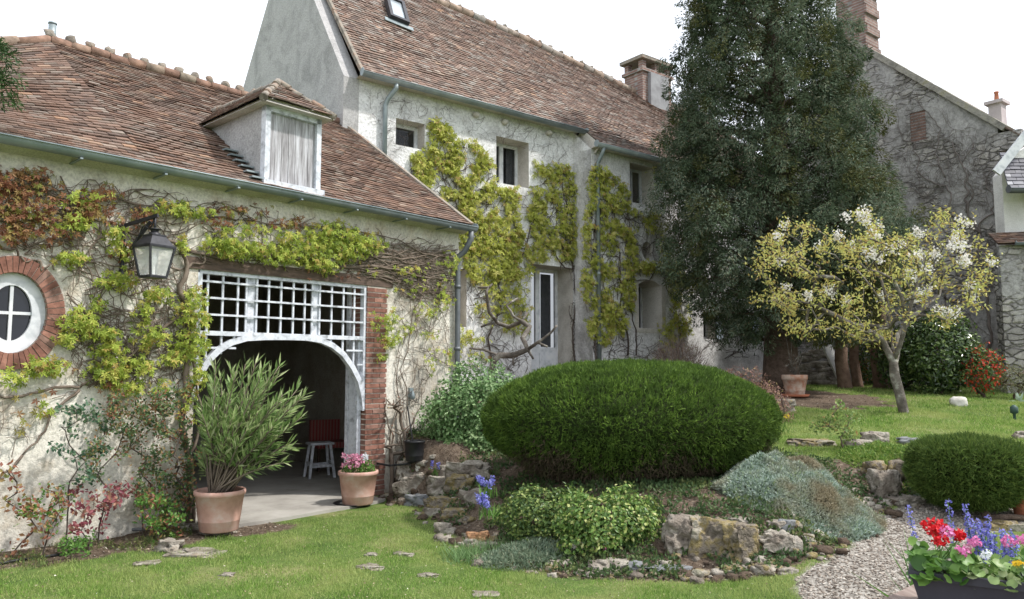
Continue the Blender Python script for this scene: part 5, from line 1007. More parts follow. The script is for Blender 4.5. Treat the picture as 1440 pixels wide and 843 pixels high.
mb = MB(); dome_core(mb, DC.x, DC.y, DC.z, RX, RY, domez, domer, .93, 0); mb.build("inner_mass", simple("dark_inner_twigs", two((.018, .028, .010), (.035, .045, .018)), 20, 1, 30, .3, .01, 0, .02), dth)
P, N, z = dome_pts(38000, DC.x, DC.y, DC.z, RX, RY, domez, domer, 3); brown = z < (.27 + .12 * np.sin(P[:, 0] * 5) + rng.normal(size=len(z)) * .08)
mb = MB(); Pg, Ng = P[~brown], N[~brown]
for rep in range(5): blades(mb, Pg - Ng * rng.uniform(0, .06, (len(Pg), 1)), norm(Ng * .9 + rng.normal(size=Pg.shape) * .6 + np.array([0, 0, .3])), rng.uniform(.02, .055, len(Pg)), .010)
mb.build("foliage", L_yew, dth); mb = MB(); Pb, Nb = P[brown], N[brown]
for rep in range(3): blades(mb, Pb - Nb * rng.uniform(0, .09, (len(Pb), 1)), norm(Nb * .5 + rng.normal(size=Pb.shape) * .5), rng.uniform(.04, .08, len(Pb)), .010)
mb.build("dead_foliage", L_yewb, dth)
mb = MB(); bs = Vector((DC.x, DC.y, hz(DC.x, DC.y)))
limbs(mb, grow([bs - Vector((0, 0, .05)), bs + Vector((0, 0, .05))], [DC + Vector((math.cos(a) * .9, math.sin(a) * .7 - .1, .05)) for a in np.linspace(0, 6.28, 15)], .15, .02, .2), 6, 0, .08); mb.build("stem", M_bark, dth)
# small clipped ball at right
SC = Vector((at(1368, 660, 7.5).x, 7.55, .34)); sz = [-.03, .05, .15, .3, .45, .55, .62, .655]; sr = [.45, .72, .9, 1.0, .97, .86, .6, .0]
st_ = thing("clipped_yew_ball", (SC.x, SC.y, hz(SC.x, SC.y)), "small flat-topped clipped evergreen on a leaning stem, right of the gravel path", "clipped shrub")
L_yew2 = leafm("dark_yew_needles", [(0, (.045, .08, .018)), (.5, (.085, .14, .032)), (1, (.16, .22, .05))], .3, .6, None, .15)
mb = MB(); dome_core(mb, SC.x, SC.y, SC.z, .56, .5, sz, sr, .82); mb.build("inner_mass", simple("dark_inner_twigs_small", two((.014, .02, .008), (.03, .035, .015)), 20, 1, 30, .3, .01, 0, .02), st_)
P, N, z = dome_pts(13000, SC.x, SC.y, SC.z, .58, .52, sz, sr, 8, .09); mb = MB()
for rep in range(4): blades(mb, P - N * rng.uniform(0, .08, (len(P), 1)), norm(N * .7 + rng.normal(size=P.shape) * .5 + np.array([0, 0, .3])), rng.uniform(.03, .06, len(P)), .009)
mb.build("foliage", L_yew2, st_)
tb_ = gpt(1392, 735, 5); mb = MB(); mb.tube([tb_ - Vector((0, 0, .05)), tb_ + Vector((-.03, 0, .06)), tb_.lerp(SC, .5) + Vector((0, 0, .06)), SC + Vector((0, 0, .15))], [.05, .038, .035, .025], 8)
mb.tube([tb_ + Vector((0, 0, .03)), tb_ + Vector((.18, -.02, .05)), tb_ + Vector((.45, -.05, .03))], [.035, .028, .02], 7); mb.build("stem", M_bark, st_)

# silver mat of snow-in-summer
MC = Vector((at(1128, 700, 7.35).x, 7.35, 0)); mt_ = thing("silver_mat_plant", (MC.x, MC.y, hz(MC.x, MC.y)), "broad mound of silvery green ground-hugging plant spilling over the stones by the path", "mat plant")
M_sil = [(0, (.14, .20, .13)), (.4, (.30, .38, .31)), (.8, (.46, .53, .47)), (1, (.26, .36, .16))]
L_sil = leafm("silver_leaf", M_sil, .2, .6, ((.30, .26, .17), 1.7)); mb = MB()
def mound(mb, n, c, rx, ry, hgt, z0, L, Wd, mat=0, rot=0, up=.8):
    a = rng.random(n) * 6.283; k = rng.random(n) ** .5; x = np.cos(a) * k; y = np.sin(a) * k; X = c[0] + (x * math.cos(rot) - y * math.sin(rot)) * 1 * rx; Y = c[1] + (x * math.sin(rot) + y * math.cos(rot)) * ry
    bz = np.array([noise.noise(Vector((X[i] * 3.2, Y[i] * 3.2, 2.2))) + .5 * noise.noise(Vector((X[i] * 9, Y[i] * 9, 1))) for i in range(n)]); Z = height(X, Y) + z0 + hgt * (1 - k ** 3) * (1 + .6 * bz)
    P = np.stack([X, Y, Z - rng.random(n) * .03], 1); D = norm(np.stack([x * .6, y * .6, np.full(n, up)], 1) + rng.normal(size=(n, 3)) * .6); kites(mb, P, D, rdir(n), L * rng.uniform(.6, 1.3, n), Wd, mat); return P
mcx, mcy, mR, mH = MC.x - .03, MC.y + .12, .72, .25
def mtop(x, y, h0=None):
    k = math.hypot(x - mcx, y - mcy) / mR; a_ = math.atan2(y - mcy, x - mcx); k *= 1 + .12 * math.sin(a_ * 3 + 1) + .07 * math.sin(a_ * 7); b_ = noise.noise(Vector((x * 3.4, y * 3.4, 2.2))) + .6 * noise.noise(Vector((x * 8, y * 8, 1)))
    return (hz(x, y) if h0 is None else h0) + mH * max(0, 1 - k ** 2.6) * (1 + .5 * b_)
gxs = np.linspace(-1.15, 1.15, 44); V = [(mcx + a_ * mR, mcy + b_ * mR, mtop(mcx + a_ * mR, mcy + b_ * mR) - .045) for b_ in gxs for a_ in gxs]; ii = np.arange(44 * 44).reshape(44, 44)
mc_ = MB(); mc_.add(V, np.stack([ii[:-1, :-1], ii[:-1, 1:], ii[1:, 1:], ii[1:, :-1]], -1).reshape(-1, 4), 0, True); mc_.build("matted_stems", simple("matted_grey_green_stems", two((.05, .06, .04), (.13, .15, .10)), 14, 1, 40, 1, .02, 0, .05), mt_)
PP = []
while len(PP) < 62000:
    a_ = random.uniform(0, 6.283); k_ = random.random() ** .5 * 1.08; x_, y_ = mcx + math.cos(a_) * k_ * mR, mcy + math.sin(a_) * k_ * mR; PP.append((x_, y_, mtop(x_, y_, 0.0) - random.random() ** 2 * .05 + .005))
PP = np.array(PP); PP[:, 2] += height(PP[:, 0], PP[:, 1]); kites(mb, PP, norm(np.stack([(PP[:, 0] - mcx) * .6, (PP[:, 1] - mcy) * .6, np.full(len(PP), .55)], 1) + rng.normal(size=PP.shape) * .6), rdir(len(PP)), .038 * rng.uniform(.6, 1.3, len(PP)), .012) 
mb.build("foliage", L_sil, mt_)

# ================================================================== stones
def stone(x, y, w, h, label, mat=M_stone, dy=None, group="stones edging the rockery", flat=None, rot=None, cat="stone", rough=.42, Y=None):
    g0 = gpt(x, y + h * .42); Yc = Y or (g0.y + w / F * g0.y * (.35 if dy is None else dy)); c = at(x, y, Yc); sx = w / F * Yc / 2 * 1.12; sz = h / F * Yc / 2 * 1.15; sy = sx * random.uniform(.65, .9)
    if flat: sy = sx * .8; sz = flat
    if flat: c = Vector((g0.x, g0.y, hz(g0.x, g0.y) + flat * .1))
    mb = MB(); stone_mesh(mb, c, sx * (1 + rough * .3), sy, sz * (1 + rough * .3), x * .013 + y * .027, rough, 4 if w < 40 else 5, 0, rot if rot is not None else random.uniform(-.4, .4))
    kw = dict(label=label, category=cat)
    if group: kw["group"] = group
    return mb.build("stone", mat, **kw)
for a in [(543, 677, 42, 38, "dark mossy boulder beside the pink flower pot", M_stone2), (577, 660, 32, 24, "grey rock above the row right of the pink pot", M_stone), (582, 682, 42, 34, "beige split boulder right of the mossy boulder", M_stone),
          (594, 657, 17, 11, "small pale cobble perched below the black pot", M_stonew), (632, 664, 24, 18, "rounded grey cobble left of the big ridged rock", M_stone), (624, 685, 38, 27, "whitish lichened rock low in the stacked edge", M_stone),
          (662, 668, 54, 32, "big ridged grey rock at the dome's left foot", M_stone), (648, 683, 36, 26, "brownish rock under the big ridged rock", M_stone2), (590, 706, 36, 17, "flat blue-grey stone at the lawn's edge", M_stone3), (625, 712, 52, 22, "wide flat stone crusted with yellow lichen", M_stone2),
          (667, 700, 34, 22, "tan stone beside the upper blue hyacinth", M_stone), (640, 727, 36, 20, "stone under orange moss above the lawn corner", M_stone2), (627, 745, 26, 18, "small brown stone at the corner of the lawn", M_stone), (609, 722, 24, 14, "grey white stone at the tip of the lichened slab", M_stone),
          (673, 757, 28, 16, "orange brick-like fragment in the bed edge", simple("orange_sandstone", two((.30, .15, .075), (.42, .25, .14)), 6, .95, 20, .8, .03)), (688, 771, 24, 14, "small pale stone below the orange fragment", M_stone), (706, 779, 20, 12, "low brown stone before the grey mat plant", M_stone2),
          (763, 790, 24, 12, "half sunk brown stone left of the long grey one", M_stone2), (788, 795, 32, 13, "long low grey stone on the lawn edge below the variegated shrub", M_stone), (857, 800, 50, 22, "wide knobbly limestone in front of the variegated shrub", M_stone), (889, 798, 26, 16, "dark grey stone touching the wide knobbly limestone", M_stone3), (932, 803, 70, 18, "long pointed dark flat stone at the lawn edge", M_stone3),
          (814, 771, 18, 13, "pinkish cobble beside the small pink flower", M_stonew), (962, 757, 56, 58, "left block of the mossy rock wall before the dome", M_stone), (1005, 762, 58, 60, "middle block of the mossy rock wall before the dome", M_stone2), (1045, 768, 44, 58, "right block of the rock wall, greened by moss", M_stone2), (985, 733, 56, 18, "flat pale capstone on the rock wall", M_stone), (1032, 736, 42, 18, "brown capstone beside the pale capstone", M_stone),
          (1092, 768, 50, 36, "brown squared boulder at the foot of the silver mound", M_stone), (1107, 744, 24, 22, "blue-grey cobble lodged above the brown squared boulder", M_stone3), (1092, 742, 22, 18, "tan pebble left of the blue-grey cobble", M_stone), (1076, 792, 18, 12, "small stone below the brown squared boulder", M_stone), (1107, 806, 26, 12, "flat pale stone at the corner of the gravel path", M_stone), (1008, 806, 26, 8, "low pale stone sunk in the grass left of the path", M_stone),
          (1246, 688, 36, 48, "tall dark jagged rock at the bend of the path", M_stone), (1228, 664, 34, 30, "brown rock above the tall jagged rock", M_stone2), (1268, 672, 30, 40, "mossy rock right of the tall jagged rock", M_stone2), (1275, 707, 44, 16, "low grey rock at the far edge of the gravel", M_stone), (1300, 700, 24, 12, "small grey rock by the clipped ball", M_stone3),
          (1229, 617, 34, 18, "tan boulder at the upper lawn's edge", M_stone), (1205, 628, 36, 18, "dark wide rock left of the tan boulder", M_stone), (1140, 624, 54, 12, "long thin kerb stone below the leggy rose", M_stone2), (1277, 621, 32, 11, "flat blue-grey stone in the upper lawn", M_stone3), (1266, 644, 26, 12, "stone under orange moss on the green bank", M_stone2), (1286, 634, 18, 12, "small pale rock against the clipped ball", M_stone),
          (1105, 572, 24, 18, "rugged white-grey rock near the limed terracotta pot", M_stone), (1438, 613, 22, 12, "pale stone cut by the right edge of the view", M_stone), (1405, 742, 60, 16, "brown rock under the clipped ball's stem", M_stone2), (1428, 680, 36, 14, "pale rock behind the red terracotta pot", M_stone)]:
    stone(*a[:4], a[4], a[5])
stone(1100, 661, 38, 21, "smooth blue-grey boulder resting on the silver mound", M_stone3, rough=.1, Y=7.75); stone(1093, 676, 24, 17, "speckled grey cobble below the smooth boulder", M_stone, rough=.15, Y=7.5)
stone(1348, 566, 22, 16, "pale round ball-like stone on the upper lawn", M_stonew, group=None, rough=.05)
stone(238, 769, 34, 19, "pale angular rock in the bed before the roses", M_stone, group="stones by the outbuilding"); stone(300, 745, 66, 22, "grey slab under the oleander pot", M_stone, group="stones by the outbuilding", rough=.2)
for x, y, w, l in [(277, 777, 60, "broad flat grey stepping stone left of the lawn"), (320, 808, 18, "small flat stone in the grass below the oleander pot"), (523, 797, 34, "flat grey stone in the lawn, third of a loose line"), (568, 779, 26, "flat brownish stone in the lawn near the rock edge"), (603, 809, 24, "narrow flat stone in the lawn before the grey mat plant"), (522, 780, 16, "tiny stone showing between the other lawn stones"), (683, 836, 30, "flat stone in the lawn below the bed's low stones"), (206, 792, 30, "dusty grey flat stone in the soil strip")]:
    stone(x, y, w, 6, l, M_stone, group="flat stones in the lawn", flat=.018, rough=.5)
mb = MB(); r_ = random.Random(77)
for k in range(760):
    t_ = r_.random(); i_ = int(t_ * (len(EDGE) - 2)); f_ = t_ * (len(EDGE) - 2) - i_; p_ = EDGE[i_] * (1 - f_) + EDGE[i_ + 1] * f_; x_, y_ = p_[0] + r_.gauss(0, .13), p_[1] + abs(r_.gauss(.10, .18)) - .02
    s_ = r_.uniform(.02, .085) * (1 if r_.random() < .5 else .5); stone_mesh(mb, (x_, y_, hz(x_, y_) + s_ * .15), s_, s_ * .8, s_ * .6, k, .5, 2, k % 3, r_.uniform(0, 3))
mb.build("stone_rubble", [M_stone, M_stone2, M_soil], kind="stuff", label="small rubble and clods packed between the rockery stones", category="rubble")
# rubble bank at the back with a leaning board
rbk = thing("rubble_heap", pxb(1155, 545, 17.6), "heap of grey field stones between the conifer and the brown trunks", "stone heap"); mb = MB()
for k in range(60):
    x = random.uniform(1112, 1180); lv = random.uniform(0, 1); stone_mesh(mb, at(x, 542 - 50 * lv * (1 - .3 * abs(x - 1150) / 40), 17.8 + lv * .4), random.uniform(.12, .28), .16, random.uniform(.05, .1), k, .3, 2)
mb.build("masonry", M_stone, rbk)
a, b = at(1162, 486, 17.0), at(1186, 536, 16.8); mb = MB(); mb.bar(a, b, .30, .04, up=Vector((.4, -.8, .5))); mb.build("leaning_board", M_whitewall, label="white board leaning against the rubble heap under the conifer", category="board")

# ================================================================== pots and their plants
def pot(name, c, r, h, label, cat, mat, group=None, rim=.055, saucer=None, taper=.74):
    t = thing(name, c, label, cat, group); mb = MB()
    mb.lathe(c, [(.001, .004), (r * taper * .96, .0), (r * taper, .01), (r * (taper + .055), h * .25), (r * (taper + .062), h * .255), (r * (taper + .060), h * .27), (r * .93, h - rim), (r * .985, h - rim + .006), (r * 1.0, h - rim * .5), (r * .985, h - .004), (r * .95, h), (r * .86, h - .004), (r * .84, h - .05)], 40); mb.build("pot_body", mat, t)
    mb = MB(); mb.lathe(c, [(r * .86, h - .05), (.001, h - .035)], 24); mb.build("soil", M_soil, t)
    if saucer: mb = MB(); mb.lathe(c - Vector((0, 0, .02)), [(.001, 0), (r * 1.0, 0), (r * 1.12, .05), (r * 1.05, .05), (r * .95, .015), (.001, .012)], 32); mb.build("saucer", saucer, t)
    return t
oc_ = Vector((at(308, 735, 7.85).x, 7.85, .035)); OR_, OH = .25, .40
pot("flower_pot", oc_, OR_, OH, "large pink terracotta-coloured pot holding the oleander on a grey slab", "plant pot", M_terra, "pink round pots by the opening")
Yp = 9.55; pc = Vector((-.197 * Yp, Yp, .0)); pot("flower_pot", pc, .245, .40, "large pink pot of pink and white pansies beside the brick pier", "plant pot", M_terra, "pink round pots by the opening")
mb = MB(); mb.lathe(pc + Vector((-.07, .03, -.015)), [(.001, 0), (.2, 0), (.235, .025), (.22, .025), (.001, .012)], 30); mb.build("pot_saucer", M_black, label="dark saucer under the pansy pot by the brick pier", category="saucer")
# oleander
ole = thing("oleander", oc_ + Vector((0, 0, OH)), "bushy oleander with long narrow green leaves in the large pink pot", "potted shrub"); ms = MB(); ml = MB(); LP = []; LD = []
tops = []
for k in range(74):
    x, y = random.gauss(350, 42), random.gauss(582, 38)
    x = max(284, min(424, x)); y = max(515, min(650, y)) + (max(0, x - 390) * .1)
    tops.append(at(x, y, oc_.y + random.uniform(-.42, .38)))
for x, y in [(345, 512), (368, 520), (325, 520), (390, 530), (418, 548), (428, 556), (300, 545), (288, 580), (405, 575), (418, 590), (395, 600), (380, 625), (292, 610), (360, 510), (310, 530)]: tops.append(at(x, y, oc_.y + random.uniform(-.25, .25)))
for i, T in enumerate(tops):
    a = random.uniform(0, 6.28); b = oc_ + Vector((math.cos(a) * .10, math.sin(a) * .10, OH - .04)); mid = b.lerp(T, .5) + Vector((0, 0, .10)); pts = []
    for j in range(9): f = j / 8; pts.append(b * (1 - f) ** 2 + mid * 2 * f * (1 - f) + T * f * f)
    ms.tube(pts, [.011 - .007 * j / 8 for j in range(9)], 5)
    for j in range(40):
        f = .36 + .64 * (j / 39); p = b * (1 - f) ** 2 + mid * 2 * f * (1 - f) + T * f * f; d = ((T - mid) * f + (mid - b) * (1 - f)).normalized(); s = Vector(rdir(1)[0]); s = (s - d * s.dot(d)).normalized(); LP.append(tuple(p)); LD.append(tuple(s * (.85 - .4 * f) + d * (.4 + .5 * f)))
LP = np.array(LP); LD = np.array(LD); kites(ml, LP, LD, norm(rdir(len(LP)) * .6 + np.array([0, -.2, .9])), rng.uniform(.10, .165, len(LP)), rng.uniform(.018, .028, len(LP)), 0, .12, .45)
ml.build("foliage", leafm("oleander_leaf", [(0, (.11, .19, .055)), (.4, (.21, .31, .10)), (.75, (.33, .42, .17)), (1, (.46, .5, .28))], .3, .45), ole); ms.build("stem", M_twig, ole)
# flower helpers
def flowerheads(mb, C_, r, n, s, mat=0, sq_=.8): 
    C_ = np.array([tuple(c) for c in C_]); P0 = np.repeat(C_, n, 0); d = rdir(len(P0)); P = P0 + d * r * np.array([1, 1, sq_]); kites(mb, P, norm(d * .2 + rdir(len(P0)) ), d, s * rng.uniform(.8, 1.2, len(P0)), s * .9, mat, .1, .55)
def discs(mb, P, N, r, mat=0, k=9):
    n = len(P); N = norm(N); A = norm(np.cross(N, rdir(n))); B = np.cross(N, A); r = np.broadcast_to(np.asarray(r, float).reshape(-1, 1), (n, 1)); V = [P - N * r * .25]
    for i in range(k): a = 2 * math.pi * i / k; V.append(P + (A * math.cos(a) + B * math.sin(a)) * r * (1 + .08 * (i % 2)) * (.55 if i == 0 else 1))
    V = np.stack(V, 1).reshape(-1, 3); Fc = np.array([[0, 1 + i, 1 + (i + 1) % k] for i in range(k)])
    mb.add(V, (Fc[None] + np.arange(n)[:, None, None] * (k + 1)).reshape(-1, 3), mat, True)
fl_pink = leafm("pink_petal", [(0, (.50, .16, .27)), (.6, (.66, .30, .42)), (1, (.75, .52, .58))], .3); fl_red = leafm("red_petal", [(0, (.50, .008, .012)), (1, (.68, .02, .03))], .25); fl_mag = leafm("magenta_petal", [(0, (.6, .12, .36)), (1, (.75, .32, .55))], .3)
fl_blue = leafm("blue_petal", [(0, (.14, .13, .48)), (.6, (.24, .24, .62)), (1, (.38, .40, .74))], .3); fl_yel = leafm("yellow_petal", [(0, (.72, .45, .02)), (1, (.82, .62, .05))], .3); fl_wht = leafm("white_petal", [(0, (.7, .74, .78)), (1, (.82, .84, .85))], .3)
L_gen = leafm("fresh_green_leaf", [(0, (.05, .12, .025)), (.5, (.10, .22, .04)), (1, (.2, .34, .08))], .35, .4)
pz = pc + Vector((0, 0, .40)); pan = thing("pansies", pz, "pink pansies with one white bloom filling the pot by the brick pier", "flowers"); mb = MB(); P = cloud(900, pz + Vector((0, 0, .02)), (.21, .2, .12)); kites(mb, P, rdir(900) + np.array([0, 0, .4]), rdir(900), .035, .02); mb.build("foliage", L_gen, pan)
mb = MB(); C2 = [pz + Vector((random.gauss(-.02, .075), random.gauss(-.06, .07), .10 + random.uniform(-.04, .10))) for _ in range(48)]; flowerheads(mb, C2, .018, 12, .028); mb.build("pink_petals", fl_pink, pan)
mb = MB(); flowerheads(mb, [pz + Vector((.10, -.08, .15)), pz + Vector((.11, -.09, .19)), pz + Vector((.09, -.1, .17))], .02, 12, .03); mb.build("white_bloom", fl_wht, pan)
bp = at(586, 648, 10.0); bp.z = hz(bp.x, bp.y) - .0; bp = Vector((bp.x, bp.y - .25, at(586, 648, 9.75).z)); pot("black_pot", bp, .135, .25, "black plastic nursery pot leaning on the rocks under the wall", "plant pot", M_black, rim=.03, taper=.8)
mb = MB(); mb.tube([bp + Vector((.0, 0, .1)), at(573, 572, 10.05)], .010, 6); mb.build("cane", M_black, label="dark cane standing askew in the black nursery pot", category="cane")
cpot = gpt(1121, 560); cpot = Vector((cpot.x, cpot.y + .1, hz(cpot.x, cpot.y + .1) + .03)); s_ = cpot.y / F; pot("flower_pot", cpot, 17.5 * s_, 29 * s_, "limed terracotta pot in a red saucer at the conifer's foot", "plant pot", M_terraw, rim=.10, saucer=M_terrac, taper=.72)
mb = MB()
for k in range(6): mb.tube([cpot + Vector((0, 0, 29 * s_ - .04)), cpot + Vector((random.uniform(-.08, .08), random.uniform(-.05, .05), 29 * s_ + .18)), cpot + Vector((random.uniform(-.2, .35), random.uniform(-.1, .1), 29 * s_ + random.uniform(.3, .75)))], [.012, .008, .004], 5)
P = cloud(60, cpot + Vector((-.03, 0, .62)), (.16, .12, .2)); kites(mb, P, rdir(60), rdir(60), .06, .03); mb.build("bare_cutting", M_barkg, label="nearly leafless woody cutting in the limed terracotta pot", category="potted plant")
rpot = Vector((at(1446, 700, 7.35).x, 7.35, 0)); rpot.z = hz(rpot.x, rpot.y) + .02; pot("flower_pot", rpot, .165, .25, "plain red terracotta pot cut by the right edge beside the clipped ball", "plant pot", M_terrac, rim=.05)

# table with the window box of geraniums
tt = thing("garden_table", (2.0, 2.9, 0), "weathered wooden slatted garden table, only its corner showing", "table"); M_deck = wood("weathered_table_wood", (.16, .11, .09), (.31, .245, .21), (14, 2, 4), .7)
TZ = .72; ta, tb2 = at(1213, 845, 3.07), at(1293, 804, 3.46); ed = Vector((tb2.x - ta.x, tb2.y - ta.y, 0)).normalized(); TF = Fr((ta.x - ed.x * .35, ta.y - ed.y * .35), u=(ed.x, ed.y))
for k in range(9): mb = MB(); mb.box(TF, 0, 1.45, .002 + k * .098, .092 + k * .098, TZ - .028, TZ); mb.build("slat", M_deck, tt)
for u, o in ((.08, .08), (1.37, .08), (.08, .78), (1.37, .78)): mb = MB(); mb.box(TF, u - .03, u + .03, o - .03, o + .03, 0, TZ - .085); mb.build("leg", M_deck, tt)
mb = MB(); mb.box(TF, .03, 1.42, .05, .11, TZ - .084, TZ - .03); mb.box(TF, .03, 1.42, .75, .81, TZ - .084, TZ - .03); mb.build("rail", M_deck, tt)
q0, q1 = at(1281, 793, 3.08), at(1440, 811, 2.90); q0.z = q1.z = TZ + .145; pu = Vector((q1.x - q0.x, q1.y - q0.y, 0)).normalized(); PF = Fr((q0.x, q0.y), u=(pu.x, pu.y))
plx = thing("window_box", PF.P(.4, -.08, TZ), "long dark plastic window box of geraniums on the wooden table", "planter"); mb = MB(); M_box = simple("anthracite_plastic", two((.035, .035, .045), (.055, .055, .07)), 4, .5, 60, .1, .003)
z0, z1 = TZ + .001, TZ + .145; LN = .8
mb.hexa([PF.P(.03, -.01, z0), PF.P(LN - .03, -.01, z0), PF.P(LN - .03, -.15, z0), PF.P(.03, -.15, z0), PF.P(.0, .01, z1 - .03), PF.P(LN, .01, z1 - .03), PF.P(LN, -.17, z1 - .03), PF.P(.0, -.17, z1 - .03)])
mb.box(PF, -.01, LN + .01, .0, .02, z1 - .03, z1); mb.box(PF, -.01, LN + .01, -.18, -.165, z1 - .03, z1); mb.box(PF, -.01, .008, -.165, .0, z1 - .03, z1); mb.box(PF, LN - .008, LN + .01, -.165, .0, z1 - .03, z1); mb.build("box_body", M_box, plx)
mb = MB(); mb.box(PF, .008, LN - .008, -.165, .0, z1 - .029, z1 - .015); mb.build("soil", M_soil, plx)
def geranium(u0, u1, label, n, blooms, h=.10, mat=L_gen, lr=.026):
    c = PF.P((u0 + u1) / 2, -.08, z1); t = thing("geranium", c, label, "flowers", "plants in the window box"); P = np.array([tuple(PF.P(random.uniform(u0, u1), random.uniform(-.2, .05), z1 + random.uniform(-.01, h) - .02)) for _ in range(n)]); N = norm(rng.normal(size=(n, 3)) * .55 + np.array([-.1, -.35, .8]))
    mb = MB(); discs(mb, P, N, rng.uniform(lr * .6, lr * 1.2, n)); mb.build("foliage", mat, t)
    mb = MB(); [mb.tube([PF.P(random.uniform(u0, u1), -.08, z1 - .02), Vector(b[0]) - Vector((0, 0, .02))], .002, 5) for b in blooms]; [mb.tube([PF.P(min(max(PF.uo(p[0], p[1])[0], .02), LN - .02), -.08, z1 - .02), Vector(p)], .0018, 4) for p in P[::3]]; mb.build("stem", L_gen, t)
    for b in blooms: mb = MB(); flowerheads(mb, [b[0]], b[1], b[4] if len(b) > 4 else 90, b[3], 0, .7); mb.build("bloom", b[2], t)
geranium(.0, .2, "geranium with a big scarlet bloom at the left end of the window box", 110, [(at(1313, 741, 3.12), .034, fl_red, .017, 170), (at(1330, 748, 3.08), .022, fl_mag, .015), (at(1322, 760, 3.06), .022, fl_red, .015), (at(1347, 752, 3.1), .020, fl_red, .016), (at(1350, 753, 3.14), .012, fl_red, .014, 40)], .10)
geranium(.18, .40, "geranium with small pink blooms in the middle of the window box", 100, [(at(1371, 762, 3.0), .018, fl_mag, .014, 60), (at(1352, 775, 2.98), .018, fl_mag, .014, 60), (at(1362, 772, 3.0), .014, fl_pink, .013, 50), (at(1388, 780, 2.95), .016, fl_wht, .013, 40)], .075, leafm("pale_geranium_leaf", [(0, (.12, .22, .05)), (.6, (.22, .34, .10)), (1, (.4, .46, .24))], .35, .4), .02)
geranium(.38, .8, "geranium with pale pink and yellow flowers at the right end of the window box", 170, [(at(1419, 762, 2.95), .020, fl_mag, .014, 60), (at(1439, 760, 2.9), .018, fl_mag, .014, 60), (at(1434, 793, 2.88), .014, fl_yel, .014, 30)], .10)

# bulbs
def bulb(name, label, cat, c, n, h, spread, petal, group=None, fr=.012, heads=9, hl=.5, leafn=26, arch=.0):
    c = Vector(c); t = thing(name, c, label, cat, group); mb = MB(); P = np.array([tuple(c + Vector((random.gauss(0, spread * .4), random.gauss(0, spread * .4), 0))) for _ in range(leafn)]); D = norm(rng.normal(size=(leafn, 3)) * .4 + np.array([0, 0, 1.])); kites(mb, P, D, rdir(leafn), h * rng.uniform(.5, .85, leafn), .014, 0, .1, .4)
    HP = []
    for k in range(n):
        a = Vector((c.x + random.gauss(0, spread * .3), c.y + random.gauss(0, spread * .3), c.z)); b = a + Vector((random.gauss(0, spread * .5), random.gauss(0, spread * .3), h * random.uniform(.75, 1.05))); mb.tube([a, a.lerp(b, .5) + Vector((0, 0, .02)), b], .003, 4, cap=False)
        for j in range(heads): f = 1 - hl * j / heads; HP.append(a.lerp(b, f))
    mb.build("foliage", L_gen, t); mb = MB(); flowerheads(mb, HP, fr, 10, .017, 0, 1.0); mb.build("bloom", petal, t)
for x, y, Y, l in ((686, 688, 7.35, "upper blue hyacinth by the rock at the dome's left foot"), (685, 718, 6.95, "lower blue hyacinth above the grey mat plant"), (607, 672, 9.6, "small blue hyacinth between the stacked stones")):
    c = at(x, y + 12, Y); bulb("hyacinth", l, "flowers", (c.x, c.y, max(hz(c.x, c.y), c.z)), 6 if x > 650 else 3, .20, .12, fl_blue, "blue hyacinths in the rockery", .018, 7, .35)
for x, y, l, n in ((1354, 706, "lone blue bluebell standing left of the bluebell clump", 2), (1372, 728, "bluebells behind the scarlet geranium", 6), (1392, 742, "densest clump of bluebells behind the window box", 9), (1415, 755, "rightmost bluebells behind the window box", 7), (1305, 722, "single bluebell left of the scarlet bloom", 1)):
    Y = 5.2; c = at(x, y, Y); z = hz(c.x, Y); bulb("bluebell", l, "flowers", (c.x, Y, z), n, max(.25, c.z - z + .05), .10, fl_blue, "bluebells beyond the table", .014, 9, .4)
c = gpt(1100, 612); bulb("tulip", "yellow tulips at the right shoulder of the clipped dome", "flowers", c, 5, .32, .12, fl_yel, None, .022, 2, .05, 22)
c = gpt(848, 786); bulb("pink_flower", "single small magenta flower in front of the variegated shrub", "flowers", c, 1, .09, .02, fl_mag, None, .012, 2, .1, 14)
c = gpt(1385, 545); bush("red_shrub", "small shrub with orange-red flowers at the foot of the stone gable", "shrub", (at(1382, 520, 14.6).x, 14.6, 1.62), (.36, .35, .46), 1500, (.07, .035), leafm("red_green_shrub_leaf", [(0, (.06, .12, .03)), (.55, (.12, .2, .05)), (.62, (.5, .05, .03)), (1, (.6, .1, .04))], .3), lumps=.3)
bush("olive_shrub", "olive-grey low bush against the stone gable at the right edge", "shrub", (at(1425, 530, 14.4).x, 14.4, 1.45), (.34, .35, .28), 1300, (.05, .015), leafm("olive_grey_leaf", [(0, (.10, .11, .05)), (1, (.24, .24, .12))], .3))
c = gpt(1427, 592); mb = MB(); mb.lathe(c, [(.02, 0), (.02, .10), (.055, .12), (.055, .2), (.02, .235), (.001, .24)], 12); mb.build("garden_spotlight", simple("dark_green_metal", two((.03, .06, .05), (.05, .09, .075)), 5, .5), label="small dark green garden light in the upper lawn near the right edge", category="garden light")
c = gpt(1434, 566); t = thing("hosta", c, "small plant with pale broad leaves on the upper lawn at the right edge", "plant"); mb = MB(); kites(mb, np.tile(np.array(c), (14, 1)), norm(rng.normal(size=(14, 3)) + np.array([0, 0, .6])), rdir(14), .2, .07); mb.build("foliage", leafm("pale_hosta_leaf", two((.3, .42, .3), (.5, .6, .5)), .3), t)

